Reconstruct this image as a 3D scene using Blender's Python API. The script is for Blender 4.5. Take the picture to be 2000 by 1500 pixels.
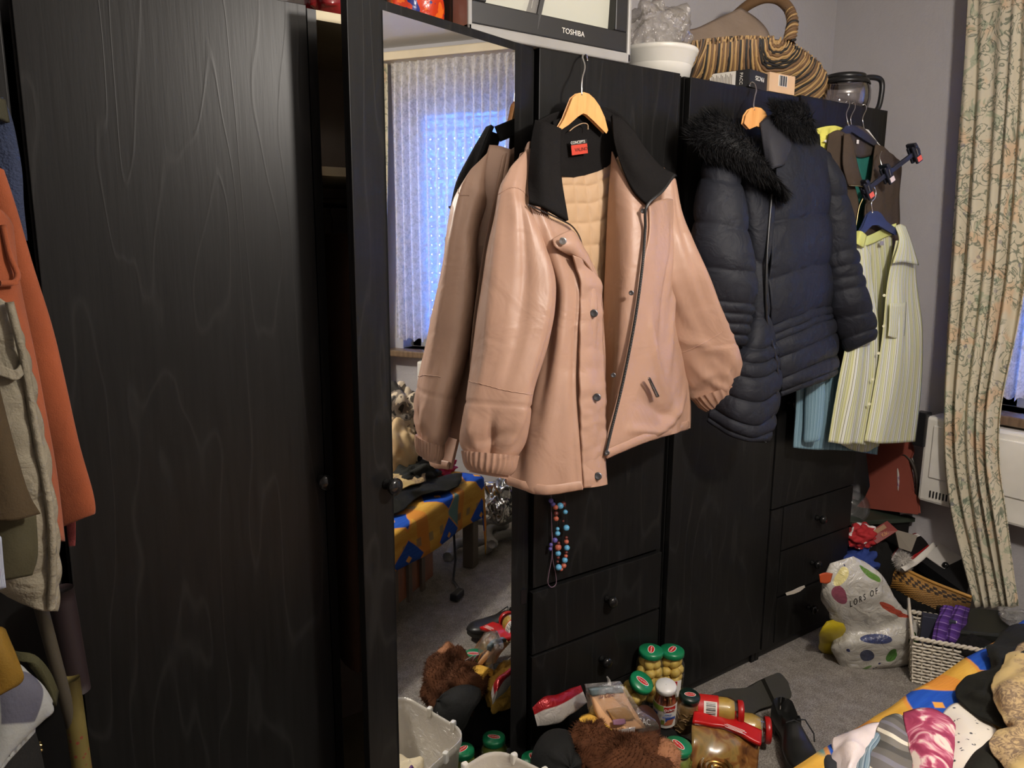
import bpy, math, random
import numpy as np
from mathutils import Vector, Matrix, Quaternion, noise
R = math.radians
rnd = random.Random(7)
for o in list(bpy.data.objects): bpy.data.objects.remove(o, do_unlink=True)
sc = bpy.context.scene
COL = sc.collection

# ------------------------------------------------------------------ camera
SD, F = 1.52, 1519.5
PITCH, YAW, ROLL = 0.1862, 0.6231, 0.0067
CAM = Vector((0, -SD, .963 * SD))
FW = Vector((math.sin(YAW) * math.cos(PITCH), math.cos(YAW) * math.cos(PITCH), -math.sin(PITCH)))
_r = Vector((math.cos(YAW), -math.sin(YAW), 0)); _u = _r.cross(FW)
RT = _r * math.cos(ROLL) + _u * math.sin(ROLL)
UP = -_r * math.sin(ROLL) + _u * math.cos(ROLL)
cd = bpy.data.cameras.new('camera'); cam = bpy.data.objects.new('camera', cd); COL.objects.link(cam)
cd.sensor_width = 36; cd.sensor_fit = 'HORIZONTAL'; cd.lens = F / 2000 * 36; cd.clip_start = .02
cam.matrix_world = Matrix(((RT.x, UP.x, -FW.x, CAM.x), (RT.y, UP.y, -FW.y, CAM.y), (RT.z, UP.z, -FW.z, CAM.z), (0, 0, 0, 1)))
sc.camera = cam

# ------------------------------------------------------------------ sky, lamp, exposure
w = bpy.data.worlds.new('world'); sc.world = w; w.use_nodes = True
bg = w.node_tree.nodes['Background']; bg.inputs['Color'].default_value = (.56, .72, 1.0, 1); bg.inputs['Strength'].default_value = 27.0
ld = bpy.data.lights.new('ceiling_bulb', 'POINT'); ld.energy = 98; ld.color = (1, .925, .84); ld.shadow_soft_size = .07
lamp = bpy.data.objects.new('ceiling_bulb', ld); COL.objects.link(lamp); lamp.location = (1.22, -1.55, 2.10)
sc.view_settings.view_transform = 'Standard'; sc.view_settings.look = 'None'
sc.view_settings.gamma = 1; sc.view_settings.use_curve_mapping = False
sc.view_settings.exposure = 0.0
sc.cycles.max_bounces = 8

# ------------------------------------------------------------------ pixel helpers: where a sight line meets a real plane of the room
def ray(x, y): return FW * F + RT * (x - 1000) + UP * (750 - y)
def on(ax, x, y, d):
    v = ray(x, y); i = 'XYZ'.index(ax); return CAM + v * ((d - CAM[i]) / v[i])
def onX(x, y, d): return on('X', x, y, d)
def onY(x, y, d): return on('Y', x, y, d)
def onZ(x, y, d): return on('Z', x, y, d)
def nz(p, s, seed=0.):
    return noise.noise(Vector((p[0] * s[0] + seed, p[1] * s[1] + seed * 1.7, p[2] * s[2] - seed)))
def smooth(a, b, x):
    t = min(1, max(0, (x - a) / (b - a))); return t * t * (3 - 2 * t)
def bump1(x, c, w_): return math.exp(-((x - c) / w_) ** 2)

# ------------------------------------------------------------------ materials
def S(r, g, b):
    f = lambda c: (c / 255 / 12.92) if c / 255 <= .04045 else ((c / 255 + .055) / 1.055) ** 2.4
    return (f(r), f(g), f(b), 1)
class NT:
    def __init__(s, name):
        s.m = bpy.data.materials.new(name); s.m.use_nodes = True; s.t = s.m.node_tree; s.n = s.t.nodes; s.l = s.t.links
        s.b = s.n['Principled BSDF']; s.out = s.n['Material Output']; s._c = None
    def link(s, a, b): s.l.new(a, b)
    def co(s, kind='Object'):
        if s._c is None: s._c = s.n.new('ShaderNodeTexCoord')
        return s._c.outputs[kind]
    def mp(s, scale=(1, 1, 1), kind='Object', rot=(0, 0, 0), loc=(0, 0, 0)):
        m = s.n.new('ShaderNodeMapping'); m.inputs['Scale'].default_value = scale; m.inputs['Rotation'].default_value = rot; m.inputs['Location'].default_value = loc
        s.link(s.co(kind), m.inputs['Vector']); return m.outputs[0]
    def noise(s, vec, scale=5, detail=4, rough=.5, dist=0):
        t = s.n.new('ShaderNodeTexNoise'); t.inputs['Scale'].default_value = scale; t.inputs['Detail'].default_value = detail
        t.inputs['Roughness'].default_value = rough; t.inputs['Distortion'].default_value = dist; s.link(vec, t.inputs['Vector']); return t.outputs['Fac']
    def voro(s, vec, scale=5, feature='F1', out='Distance'):
        t = s.n.new('ShaderNodeTexVoronoi'); t.feature = feature; t.inputs['Scale'].default_value = scale; s.link(vec, t.inputs['Vector']); return t.outputs[out]
    def wave(s, vec, scale=5, dist=0, dscale=1, bands='X', detail=2):
        t = s.n.new('ShaderNodeTexWave'); t.bands_direction = bands; t.inputs['Scale'].default_value = scale; t.inputs['Distortion'].default_value = dist
        t.inputs['Detail Scale'].default_value = dscale; t.inputs['Detail'].default_value = detail; s.link(vec, t.inputs['Vector']); return t.outputs['Fac']
    def ramp(s, fac, stops, const=False):
        t = s.n.new('ShaderNodeValToRGB'); e = t.color_ramp.elements
        if const: t.color_ramp.interpolation = 'CONSTANT'
        while len(e) < len(stops): e.new(.5)
        for i, (p, c) in enumerate(stops):
            e[i].position = p; e[i].color = c if len(c) == 4 else (*c, 1)
        s.link(fac, t.inputs[0]); return t.outputs[0]
    def mix(s, fac, a, b, mode='MIX'):
        t = s.n.new('ShaderNodeMixRGB'); t.blend_type = mode
        for i, v in enumerate((fac, a, b)):
            if hasattr(v, 'links') or hasattr(v, 'is_linked'): s.link(v, t.inputs[i])
            else: t.inputs[i].default_value = v
        return t.outputs[0]
    def math(s, op, a, b=0.):
        t = s.n.new('ShaderNodeMath'); t.operation = op
        for i, v in enumerate((a, b)):
            if hasattr(v, 'is_linked'): s.link(v, t.inputs[i])
            else: t.inputs[i].default_value = v
        return t.outputs[0]
    def sep(s, vec):
        t = s.n.new('ShaderNodeSeparateXYZ'); s.link(vec, t.inputs[0]); return t.outputs
    def bump(s, h, strength=.3, dist=.01):
        t = s.n.new('ShaderNodeBump'); t.inputs['Strength'].default_value = strength; t.inputs['Distance'].default_value = dist
        s.link(h, t.inputs['Height']); s.link(t.outputs[0], s.b.inputs['Normal'])
    def set(s, color=None, rough=None, metal=None, spec=None, sheen=None, trans=None, coat=None):
        b = s.b.inputs
        if color is not None:
            if hasattr(color, 'is_linked'): s.link(color, b['Base Color'])
            else: b['Base Color'].default_value = color
        if rough is not None: b['Roughness'].default_value = rough
        if metal is not None: b['Metallic'].default_value = metal
        if spec is not None: b['Specular IOR Level'].default_value = spec
        if sheen is not None: b['Sheen Weight'].default_value = sheen
        if coat is not None: b['Coat Weight'].default_value = coat
        return s.m
W1, K0 = (1, 1, 1, 1), (0, 0, 0, 1)
def plain(name, c, rough=.5, metal=0, spec=.5, var=.12, vs=6, bump=0, bs=60):
    n = NT(name); f = n.noise(n.mp(), vs, 3)
    d = tuple(max(0, v * (1 - var)) for v in c[:3]) + (1,); u = tuple(min(1, v * (1 + var)) for v in c[:3]) + (1,)
    n.set(n.ramp(f, [(.3, d), (.7, u)]), rough, metal, spec)
    if bump: n.bump(n.noise(n.mp(), bs, 4), bump, .004)
    return n.m
def fabric(name, c, rough=.8, wrinkle=.35, ws=14, weave=400, wv=.12, sheen=0., spec=.3, var=.15):
    n = NT(name); v = n.mp()
    f = n.noise(v, 7, 4, .6)
    d = tuple(x * (1 - var) for x in c[:3]) + (1,); u = tuple(min(1, x * (1 + var)) for x in c[:3]) + (1,)
    n.set(n.ramp(f, [(.3, d), (.7, u)]), rough, 0, spec, sheen)
    h = n.math('ADD', n.math('MULTIPLY', n.noise(v, ws, 3, .5, .8), 1.), n.math('MULTIPLY', n.noise(v, weave, 2), wv))
    n.bump(h, wrinkle, .02)
    return n.m
def clear(name, c=(1, 1, 1, 1), gloss=.06, rough=.05, opacity=0., body=(.8, .8, .8, 1)):
    """thin clear plastic or glass: see-through, with fresnel gloss and an optional milky body"""
    n = NT(name); tr = n.n.new('ShaderNodeBsdfTransparent'); tr.inputs[0].default_value = c
    gl = n.n.new('ShaderNodeBsdfGlossy'); gl.inputs['Roughness'].default_value = rough
    lw = n.n.new('ShaderNodeLayerWeight'); lw.inputs['Blend'].default_value = .35
    f = n.math('ADD', n.math('MULTIPLY', lw.outputs['Facing'], .45), gloss)
    df = n.n.new('ShaderNodeBsdfDiffuse'); df.inputs[0].default_value = body
    m0 = n.n.new('ShaderNodeMixShader'); m0.inputs[0].default_value = opacity; n.link(tr.outputs[0], m0.inputs[1]); n.link(df.outputs[0], m0.inputs[2])
    m1 = n.n.new('ShaderNodeMixShader'); n.link(f, m1.inputs[0]); n.link(m0.outputs[0], m1.inputs[1]); n.link(gl.outputs[0], m1.inputs[2])
    if rough > .08:
        b = n.n.new('ShaderNodeBump'); b.inputs['Strength'].default_value = .9; b.inputs['Distance'].default_value = .02
        n.link(n.noise(n.mp(), 28, 4, .6, 1.2), b.inputs['Height']); n.link(b.outputs[0], gl.inputs['Normal'])
    n.link(m1.outputs[0], n.out.inputs[0]); return n.m
M = {}
def black_oak(name, c0, c1, rough):
    n = NT(name)
    v = n.mp((1, 1, .055))
    g = n.noise(v, 120, 3, .6); big = n.noise(n.mp((1, 1, .16)), 7, 2, .5, .3)
    rings = n.math('PINGPONG', n.math('MULTIPLY', big, 15.), 1.)
    rings = n.ramp(rings, [(.0, (1, 1, 1)), (.14, (.12, .12, .12)), (.4, (0, 0, 0))])
    h = n.math('ADD', n.math('MULTIPLY', g, .6), n.math('MULTIPLY', rings, .45))
    n.set(n.mix(h, c0, c1), rough, 0, .24)
    n.bump(h, .16, .002); return n.m
M['oak'] = black_oak('black_oak_veneer', (.0036, .0035, .0036, 1), (.018, .0175, .017, 1), .38)
M['edge'] = plain('black_edge_band', (.012, .012, .012, 1), .5)
M['inside'] = plain('dark_wardrobe_lining', (.012, .011, .010, 1), .75)
M['cream'] = plain('cream_board', S(205, 192, 160), .6, bump=.03)
M['lining'] = plain('pale_back_board', S(214, 198, 186), .7, bump=.05)
M['knob'] = plain('black_lacquer', (.008, .008, .008, 1), .14)
def _mirror():
    n = NT('mirror_silver'); n.set((.86, .88, .88, 1), .012, 1.); return n.m
M['mirror'] = _mirror()
M['steel'] = plain('polished_steel', (.75, .74, .72, 1), .22, 1.)
M['dsteel'] = plain('dark_steel', (.18, .18, .19, 1), .3, 1.)
M['black'] = plain('black_plastic', (.012, .012, .013, 1), .35)
M['bmat'] = plain('matt_black', (.010, .010, .010, 1), .8)
M['white'] = plain('white_plastic', S(222, 218, 208), .4)
M['wpaper'] = plain('white_paper', S(225, 220, 210), .7)
def _wall(nm, c, s=1):
    n = NT(nm); v = n.mp(); f = n.noise(v, 3, 4, .6)
    n.set(n.ramp(f, [(.3, tuple(x * .94 for x in c[:3])), (.7, c)]), .9, 0, .2)
    n.bump(n.math('ADD', n.noise(v, 90, 4, .7), n.noise(v, 25, 3)), .35 * s, .006); return n.m
M['wall'] = _wall('plaster_wall', S(182, 178, 179))
M['ceil'] = _wall('white_ceiling', S(214, 210, 205), .4)
def _carpet():
    n = NT('grey_loop_carpet'); v = n.mp()
    a = n.noise(v, 260, 3, .7); b = n.noise(v, 22, 4, .7)
    f = n.math('ADD', n.math('MULTIPLY', a, .75), n.math('MULTIPLY', b, .3))
    n.set(n.ramp(f, [(.3, S(84, 79, 74)), (.52, S(144, 137, 129)), (.75, S(200, 192, 182))]), .95, 0, .1)
    n.bump(a, .9, .006); return n.m
M['carpet'] = _carpet()
M['wood'] = None
def _hwood(name, a, b):
    n = NT(name); g = n.noise(n.mp((1, 1, .12)), 60, 4, .6); n.set(n.ramp(g, [(.3, a), (.7, b)]), .35, 0, .5); return n.m
M['hwood'] = _hwood('beech_hanger_wood', S(214, 148, 84), S(236, 178, 112))
M['sillw'] = _hwood('brown_sill_wood', S(92, 74, 56), S(128, 104, 80))
M['bedw'] = _hwood('orange_brown_bed_panel', S(110, 62, 36), S(142, 84, 50))
M['bedleg'] = plain('grey_brown_bed_leg', S(92, 84, 76), .6)

# ------------------------------------------------------------------ mesh helpers
ORG = {}
class MB:
    def __init__(s): s.v = []; s.f = []; s.mi = []; s.uv = []
    def add(s, vs, fs, mi=0, uvs=None):
        o = len(s.v); s.v += [tuple(p) for p in vs]; s.uv += (uvs if uvs else [(0, 0)] * len(vs))
        for f in fs: s.f.append(tuple(i + o for i in f)); s.mi.append(mi)
        return s
    def box(s, lo, hi, mat=None, mi=0):
        x0, y0, z0 = lo; x1, y1, z1 = hi
        vs = [Vector(p) for p in ((x0, y0, z0), (x1, y0, z0), (x1, y1, z0), (x0, y1, z0), (x0, y0, z1), (x1, y0, z1), (x1, y1, z1), (x0, y1, z1))]
        if mat: vs = [mat @ p for p in vs]
        return s.add(vs, [(3, 2, 1, 0), (4, 5, 6, 7), (0, 1, 5, 4), (1, 2, 6, 5), (2, 3, 7, 6), (3, 0, 4, 7)], mi)
    def grid(s, rows, closed=False, mi=0, uvs=None):
        m, n = len(rows), len(rows[0]); vs = [p for r in rows for p in r]; fs = []
        for i in range(m - 1):
            for j in range(n if closed else n - 1):
                k = (j + 1) % n; fs.append((i * n + j, i * n + k, (i + 1) * n + k, (i + 1) * n + j))
        if uvs is None: uvs = [(j / max(1, n - 1), 1 - i / max(1, m - 1)) for i in range(m) for j in range(n)]
        return s.add(vs, fs, mi, uvs)
    def lathe(s, prof, mat=None, n=24, mi=0, caps=True):
        rows = []
        for r, z in prof: rows.append([Vector((r * math.cos(2 * math.pi * k / n), r * math.sin(2 * math.pi * k / n), z)) for k in range(n)])
        if mat: rows = [[mat @ p for p in q] for q in rows]
        s.grid(rows, True, mi)
        if caps:
            o = len(s.v) - n * len(prof)
            s.f.append(tuple(o + k for k in reversed(range(n)))); s.mi.append(mi)
            s.f.append(tuple(o + n * (len(prof) - 1) + k for k in range(n))); s.mi.append(mi)
        return s
    def tube(s, pts, r, n=8, mi=0, caps=True, flat=1.):
        pts = [Vector(p) for p in pts]; rows = []; up = None
        for i, p in enumerate(pts):
            t = (pts[min(i + 1, len(pts) - 1)] - pts[max(i - 1, 0)]).normalized()
            if up is None: up = Vector((0, 0, 1)) if abs(t.z) < .9 else Vector((0, 1, 0))
            a = t.cross(up).normalized(); b = a.cross(t).normalized(); up = b
            rr = r(i / (len(pts) - 1)) if callable(r) else r
            rows.append([p + a * rr * math.cos(2 * math.pi * k / n) + b * rr * flat * math.sin(2 * math.pi * k / n) for k in range(n)])
        s.grid(rows, True, mi)
        if caps:
            o = len(s.v) - n * len(pts)
            s.f.append(tuple(o + k for k in range(n))); s.mi.append(mi)
            s.f.append(tuple(o + n * (len(pts) - 1) + k for k in reversed(range(n)))); s.mi.append(mi)
        return s
    def ball(s, c, rad, n=12, m=8, mi=0, mat=None):
        rows = []
        for i in range(m + 1):
            a = math.pi * i / m
            rows.append([Vector((rad[0] * math.sin(a) * math.cos(2 * math.pi * k / n), rad[1] * math.sin(a) * math.sin(2 * math.pi * k / n), -rad[2] * math.cos(a))) for k in range(n)])
        rows = [[(mat @ p if mat else p) + Vector(c) for p in r] for r in rows]
        return s.grid(rows, True, mi)
    def prism(s, poly, z0, z1, mat=None, mi=0):
        n = len(poly); vs = [Vector((x, y, z0)) for x, y in poly] + [Vector((x, y, z1)) for x, y in poly]
        if mat: vs = [mat @ p for p in vs]
        return s.add(vs, [tuple(reversed(range(n))), tuple(range(n, 2 * n))] + [(i, (i + 1) % n, n + (i + 1) % n, n + i) for i in range(n)], mi)
    def build(s, name, mat, parent=None, smooth=False, bevel=0, solid=0, sub=0, label=None, origin=None, off=-1):
        og = ORG[parent.name] if parent else (Vector(origin) if origin is not None else None)
        if og is None:
            a = np.array(s.v); lo, hi = a.min(0), a.max(0); og = Vector(((lo[0] + hi[0]) / 2, (lo[1] + hi[1]) / 2, lo[2]))
        me = bpy.data.meshes.new(name); me.from_pydata([(p[0] - og[0], p[1] - og[1], p[2] - og[2]) for p in s.v], [], s.f)
        for m in (mat if isinstance(mat, (list, tuple)) else [mat]): me.materials.append(m)
        me.polygons.foreach_set('material_index', s.mi)
        me.polygons.foreach_set('use_smooth', [smooth] * len(s.f))
        ul = me.uv_layers.new(name='UVMap'); li = np.zeros(len(me.loops), dtype=np.int32); me.loops.foreach_get('vertex_index', li)
        ul.data.foreach_set('uv', np.array(s.uv, dtype=np.float32)[li].ravel())
        me.update()
        o = bpy.data.objects.new(name, me); COL.objects.link(o)
        if parent: o.parent = parent
        else: o.location = og
        ORG[o.name] = Vector(og)
        if bevel:
            b = o.modifiers.new('bevel', 'BEVEL'); b.width = bevel; b.segments = 2; b.limit_method = 'ANGLE'; b.angle_limit = R(40)
        if solid:
            b = o.modifiers.new('solid', 'SOLIDIFY'); b.thickness = solid; b.offset = off
        if sub:
            b = o.modifiers.new('sub', 'SUBSURF'); b.levels = sub; b.render_levels = sub
        if label: o['label'] = label
        return o
def tag(o, label, cat, group=None, kind=None):
    if label: o['label'] = label
    if cat: o['category'] = cat
    if group: o['group'] = group
    if kind: o['kind'] = kind
    return o
def thing(name, label, cat, loc, group=None):
    o = bpy.data.objects.new(name, None); COL.objects.link(o); o.location = loc; o.empty_display_size = .05
    ORG[o.name] = Vector(loc); return tag(o, label, cat, group)
def struct(o): o['kind'] = 'structure'; return o
def frame(o, x, y):
    """matrix with origin o, x axis along x, y roughly along y"""
    x = Vector(x).normalized(); z = x.cross(Vector(y)).normalized(); y = z.cross(x)
    return Matrix(((x.x, y.x, z.x, o[0]), (x.y, y.y, z.y, o[1]), (x.z, y.z, z.z, o[2]), (0, 0, 0, 1)))
def axis(o, d, spin=0):
    q = Vector(d).normalized().to_track_quat('Z', 'Y'); return Matrix.Translation(Vector(o)) @ q.to_matrix().to_4x4() @ Matrix.Rotation(spin, 4, 'Z')
def text(s, size, mat4, mat, parent, name='lettering', align='CENTER', depth=.0004, label=None):
    cu = bpy.data.curves.new('t', 'FONT'); cu.body = s; cu.size = size; cu.align_x = align; cu.align_y = 'CENTER'; cu.extrude = depth; cu.resolution_u = 3
    ob = bpy.data.objects.new('t', cu); COL.objects.link(ob)
    me = bpy.data.meshes.new_from_object(ob.evaluated_get(bpy.context.evaluated_depsgraph_get()))
    bpy.data.objects.remove(ob); bpy.data.curves.remove(cu)
    me.transform(Matrix.Translation(-ORG[parent.name]) @ mat4); me.materials.clear(); me.materials.append(mat)
    o = bpy.data.objects.new(name, me); COL.objects.link(o); o.parent = parent; ORG[o.name] = ORG[parent.name]
    if label: o['label'] = label
    return o
def cr(pts, t):
    """Catmull-Rom through tuples, t in 0..1"""
    n = len(pts) - 1
    if n == 1: return tuple(a + (b - a) * t for a, b in zip(*pts))
    x = min(t * n, n - 1e-9); i = int(x); f = x - i
    p1, p2 = pts[i], pts[i + 1]
    p0 = pts[i - 1] if i > 0 else tuple(2 * a - b for a, b in zip(p1, p2)); p3 = pts[i + 2] if i + 2 <= n else tuple(2 * b - a for a, b in zip(p1, p2))
    return tuple(.5 * (2 * b + (c - a) * f + (2 * a - 5 * b + 4 * c - d) * f * f + (-a + 3 * b - 3 * c + d) * f ** 3) for a, b, c, d in zip(p0, p1, p2, p3))
def surf(rows, nu, nv, ax='Y', disp=None, toward=None):
    """cloth through control points (px, py, depth on axis ax); disp(u, v, p) pushes along the normal towards the room"""
    cr_rows = [[cr(r, j / nu) for j in range(nu + 1)] for r in rows]
    P = []
    for i in range(nv + 1):
        P.append([on(ax, *cr([r[j] for r in cr_rows], i / nv)) for j in range(nu + 1)])
    if disp:
        Q = []
        for i in range(nv + 1):
            row = []
            for j in range(nu + 1):
                a = P[i][min(j + 1, nu)] - P[i][max(j - 1, 0)]; b = P[min(i + 1, nv)][j] - P[max(i - 1, 0)][j]
                nn = a.cross(b)
                if nn.length < 1e-9: row.append(P[i][j]); continue
                nn.normalize()
                if nn.dot(CAM - P[i][j]) < 0: nn = -nn
                row.append(P[i][j] + nn * disp(j / nu, i / nv, P[i][j]))
            Q.append(row)
        P = Q
    return P
def cloth(name, rows, mat, parent=None, nu=30, nv=40, ax='Y', disp=None, thick=.003, label=None, origin=None):
    P = surf(rows, nu, nv, ax, disp); b = MB().grid(P)
    return b.build(name, mat, parent, smooth=True, solid=thick, label=label, origin=origin, off=0)
def ringpts(rows, n, m, disp=None, ax='Y', k=.6):
    out = []
    for i in range(m + 1):
        v = i / m; q = cr(rows, v); xl, yl, xr, yr, d = q[:5]; kk = q[5] if len(q) > 5 else k
        c = on(ax, (xl + xr) / 2, (yl + yr) / 2, d); dep = (c - CAM).dot(FW) / F
        e = (RT * (xr - xl) - UP * (yr - yl)) * .5 * dep
        g = c - CAM; g = (g - e * (g.dot(e) / max(e.length_squared, 1e-9))).normalized() * e.length * kk
        ring = []
        for j in range(n):
            th = 2 * math.pi * j / n; dirv = (e * math.cos(th) - g * math.sin(th)); p = c + dirv
            if disp: p = p + dirv.normalized() * disp(th, v, p)
            ring.append(p)
        out.append(ring)
    return out
def sleeve(name, rows, mat, parent=None, n=32, m=50, disp=None, ax='Y', k=.6, label=None, cap0=True, cap1=True, origin=None):
    P = ringpts(rows, n, m, disp, ax, k); b = MB()
    uv = [(j / n, 1 - i / m) for i in range(m + 1) for j in range(n)]
    b.grid(P, True, uvs=uv)
    for flag, row, inw in ((cap0, P[0], P[1]), (cap1, P[-1], P[-2])):
        if flag:
            c = sum(row, Vector()) / n; c2 = sum(inw, Vector()) / n; c = c + (c2 - c) * .8
            o = len(b.v); b.add(list(row) + [c], [(j, (j + 1) % n, n) for j in range(n)])
    return b.build(name, mat, parent, smooth=True, label=label, origin=origin)
def on_obj(o, x, y, lift=.0008):
    from mathutils.bvhtree import BVHTree
    k = o.name
    if k not in BV:
        BV[k] = BVHTree.FromPolygons([v.co + ORG[k] for v in o.data.vertices], [tuple(p.vertices) for p in o.data.polygons])
    d = ray(x, y).normalized(); h = BV[k].ray_cast(CAM, d)
    return None if h[0] is None else h[0] - d * lift
BV = {}
def creases(u, v, lst):
    s = 0.
    for u0, v0, u1, v1, a, w_ in lst:
        du, dv = u1 - u0, v1 - v0; t = max(0, min(1, ((u - u0) * du + (v - v0) * dv) / (du * du + dv * dv)))
        d = math.hypot(u - u0 - du * t, (v - v0 - dv * t)); s += a * math.exp(-(d / w_) ** 2) * (.35 + .65 * math.sin(math.pi * min(1, max(0, t * .9 + .05))))
    return s
def seam(o, pts, r, mat, parent, n=60, lift=.0005, name='seam', wob=0.):
    q = [on_obj(o, *cr(pts, i / n), lift) for i in range(n + 1)]; q = [p for p in q if p is not None]
    if len(q) > 3:
        if wob: q = [p + Vector((0, 0, wob * math.sin(i * 1.3))) for i, p in enumerate(q)]
        return MB().tube(q, r, 5).build(name, mat, parent, smooth=True)
def crumple(name, c, size, mat, parent=None, amp=.25, fs=2.2, seed=0., n=64, m=36, label=None, rot=0., sub=0, base=None):
    """a heap of soft cloth: a flattened mound with sharp folds"""
    rows = []; c = Vector(c)
    for i in range(m + 1):
        a = math.pi * i / m; row = []
        for j in range(n):
            t = 2 * math.pi * j / n; d = Vector((math.sin(a) * math.cos(t), math.sin(a) * math.sin(t), -math.cos(a)))
            q = d * fs + Vector((seed, seed * 2, -seed)); f = 1 + amp * (1.1 * (abs(noise.noise(q * .8)) * 2 - .4) + .5 * noise.noise(q * 1.7) + .22 * abs(noise.noise(q * 3.1)))
            p = Vector((d.x * size[0] * f, d.y * size[1] * f, (d.z * f * .5 + .5) * size[2] if d.z > -.6 else (d.z * .5 + .5) * size[2]))
            p = Matrix.Rotation(rot, 3, 'Z') @ p; p = p + c
            if base is not None: p.z = max(p.z, base)
            row.append(p)
        rows.append(row)
    return MB().grid(rows, True).build(name, mat, parent, smooth=True, label=label, sub=sub)
def blades(rows_fn, count, ln, mat, name, parent, seed=1, width=.0012, droop=.4, label=None):
    """short hairs as thin triangles; rows_fn(r) -> (point, normal)"""
    r = random.Random(seed); b = MB(); vs = []; fs = []
    for _ in range(count):
        p, nn = rows_fn(r); nn = Vector(nn).normalized()
        t = Vector((r.gauss(0, 1), r.gauss(0, 1), r.gauss(0, 1))); t = (t - nn * t.dot(nn)).normalized()
        L = ln * r.uniform(.5, 1.2); q = p + (nn + t * r.uniform(0, .9) + Vector((0, 0, -droop))).normalized() * L
        wv = nn.cross(t).normalized() * width; o = len(vs)
        vs += [p - wv, p + wv, q]; fs.append((o, o + 1, o + 2))
    b.add(vs, fs); o = b.build(name, mat, parent, label=label); o['kind'] = 'stuff'; return o

# ================================================================== ROOM
XW, YB, ZC = 3.05, .475, 2.42
X0, Y0 = -1.5, -3.1
struct(MB().box((X0, Y0, -.08), (XW + .3, YB + .1, 0)).build('floor', M['carpet']))
struct(MB().box((X0, Y0, ZC), (XW + .3, YB + .1, ZC + .08)).build('ceiling', M['ceil']))
struct(MB().box((X0 - .1, YB, 0), (XW + .3, YB + .1, ZC)).build('wall_back', M['wall']))
struct(MB().box((X0 - .1, Y0, 0), (X0, YB, ZC)).build('wall_left', M['wall']))
struct(MB().box((X0 - .1, Y0 - .1, 0), (XW + .3, Y0, ZC)).build('wall_front', M['wall']))
WY0, WY1, WZ0, WZ1 = -1.50, -.27, .86, 2.16
wr = MB().box((XW, Y0, 0), (XW + .3, WY0, ZC)).box((XW, WY1, 0), (XW + .3, YB, ZC)).box((XW, WY0, 0), (XW + .3, WY1, WZ0)).box((XW, WY0, WZ1), (XW + .3, WY1, ZC))
struct(wr.build('wall_right', M['wall']))
struct(MB().box((XW - .13, -1.8, 2.335), (XW, -.02, 2.365)).box((XW - .14, -1.8, 2.328), (XW - .13, -.02, 2.368)).build('trim_1', plain('cream_curtain_pelmet', S(206, 190, 160), .5), bevel=.006))
struct(MB().box((XW - .09, WY0 - .08, WZ0 - .035), (XW + .12, WY1 + .08, WZ0)).build('trim_2', M['sillw'], bevel=.006))
struct(MB().box((XW - .015, Y0, 0), (XW, YB, .07)).build('baseboard_right', M['white']))
win = bpy.data.objects.new('window_1', None); COL.objects.link(win); win.location = (XW + .12, (WY0 + WY1) / 2, WZ0); ORG['window_1'] = Vector(win.location); win['kind'] = 'structure'
fb = MB(); fx0, fx1 = XW + .10, XW + .16; t = .06; ym = (WY0 + WY1) / 2
for lo, hi in (((WY0, WZ0), (WY0 + t, WZ1)), ((WY1 - t, WZ0), (WY1, WZ1)), ((WY0, WZ0), (WY1, WZ0 + t)), ((WY0, WZ1 - t), (WY1, WZ1)), ((ym - .05, WZ0), (ym + .05, WZ1))):
    fb.box((fx0, lo[0], lo[1]), (fx1, hi[0], hi[1]))
fb.build('window_frame', M['white'], win, bevel=.004)
gm = clear('window_glass', (1, 1, 1, 1), .03, .02)
for a, b in ((WY0 + t, ym - .05), (ym + .05, WY1 - t)): MB().box((fx0 + .028, a, WZ0 + t), (fx0 + .032, b, WZ1 - t)).build('pane', gm, win)
def _slat():
    n = NT('shutter_slat_plastic'); tl = n.n.new('ShaderNodeBsdfTranslucent'); tl.inputs[0].default_value = S(150, 185, 235)
    df = n.n.new('ShaderNodeBsdfDiffuse'); df.inputs[0].default_value = S(190, 190, 190); m = n.n.new('ShaderNodeMixShader'); m.inputs[0].default_value = .55
    n.link(df.outputs[0], m.inputs[1]); n.link(tl.outputs[0], m.inputs[2]); n.link(m.outputs[0], n.out.inputs[0]); return n.m
slm = _slat(); sh = .052; k = 0; z = WZ0 - .01
while z < WZ1:
    b = MB(); x = XW + .25
    b.box((x, WY0 - .01, z), (x + .006, WY1 + .01, z + sh - .006))
    # the lip between two slats is pierced: short bars leave a row of light slots
    if z > WZ0 + .05 and z < WZ1 - .2:
        yy = WY0
        while yy < WY1: b.box((x, yy, z + sh - .006), (x + .006, yy + .042, z + sh)); yy += .050
    else: b.box((x, WY0, z + sh - .006), (x + .006, WY1, z + sh))
    b.build('shutter_slat', slm, win); z += sh; k += 1

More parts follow.
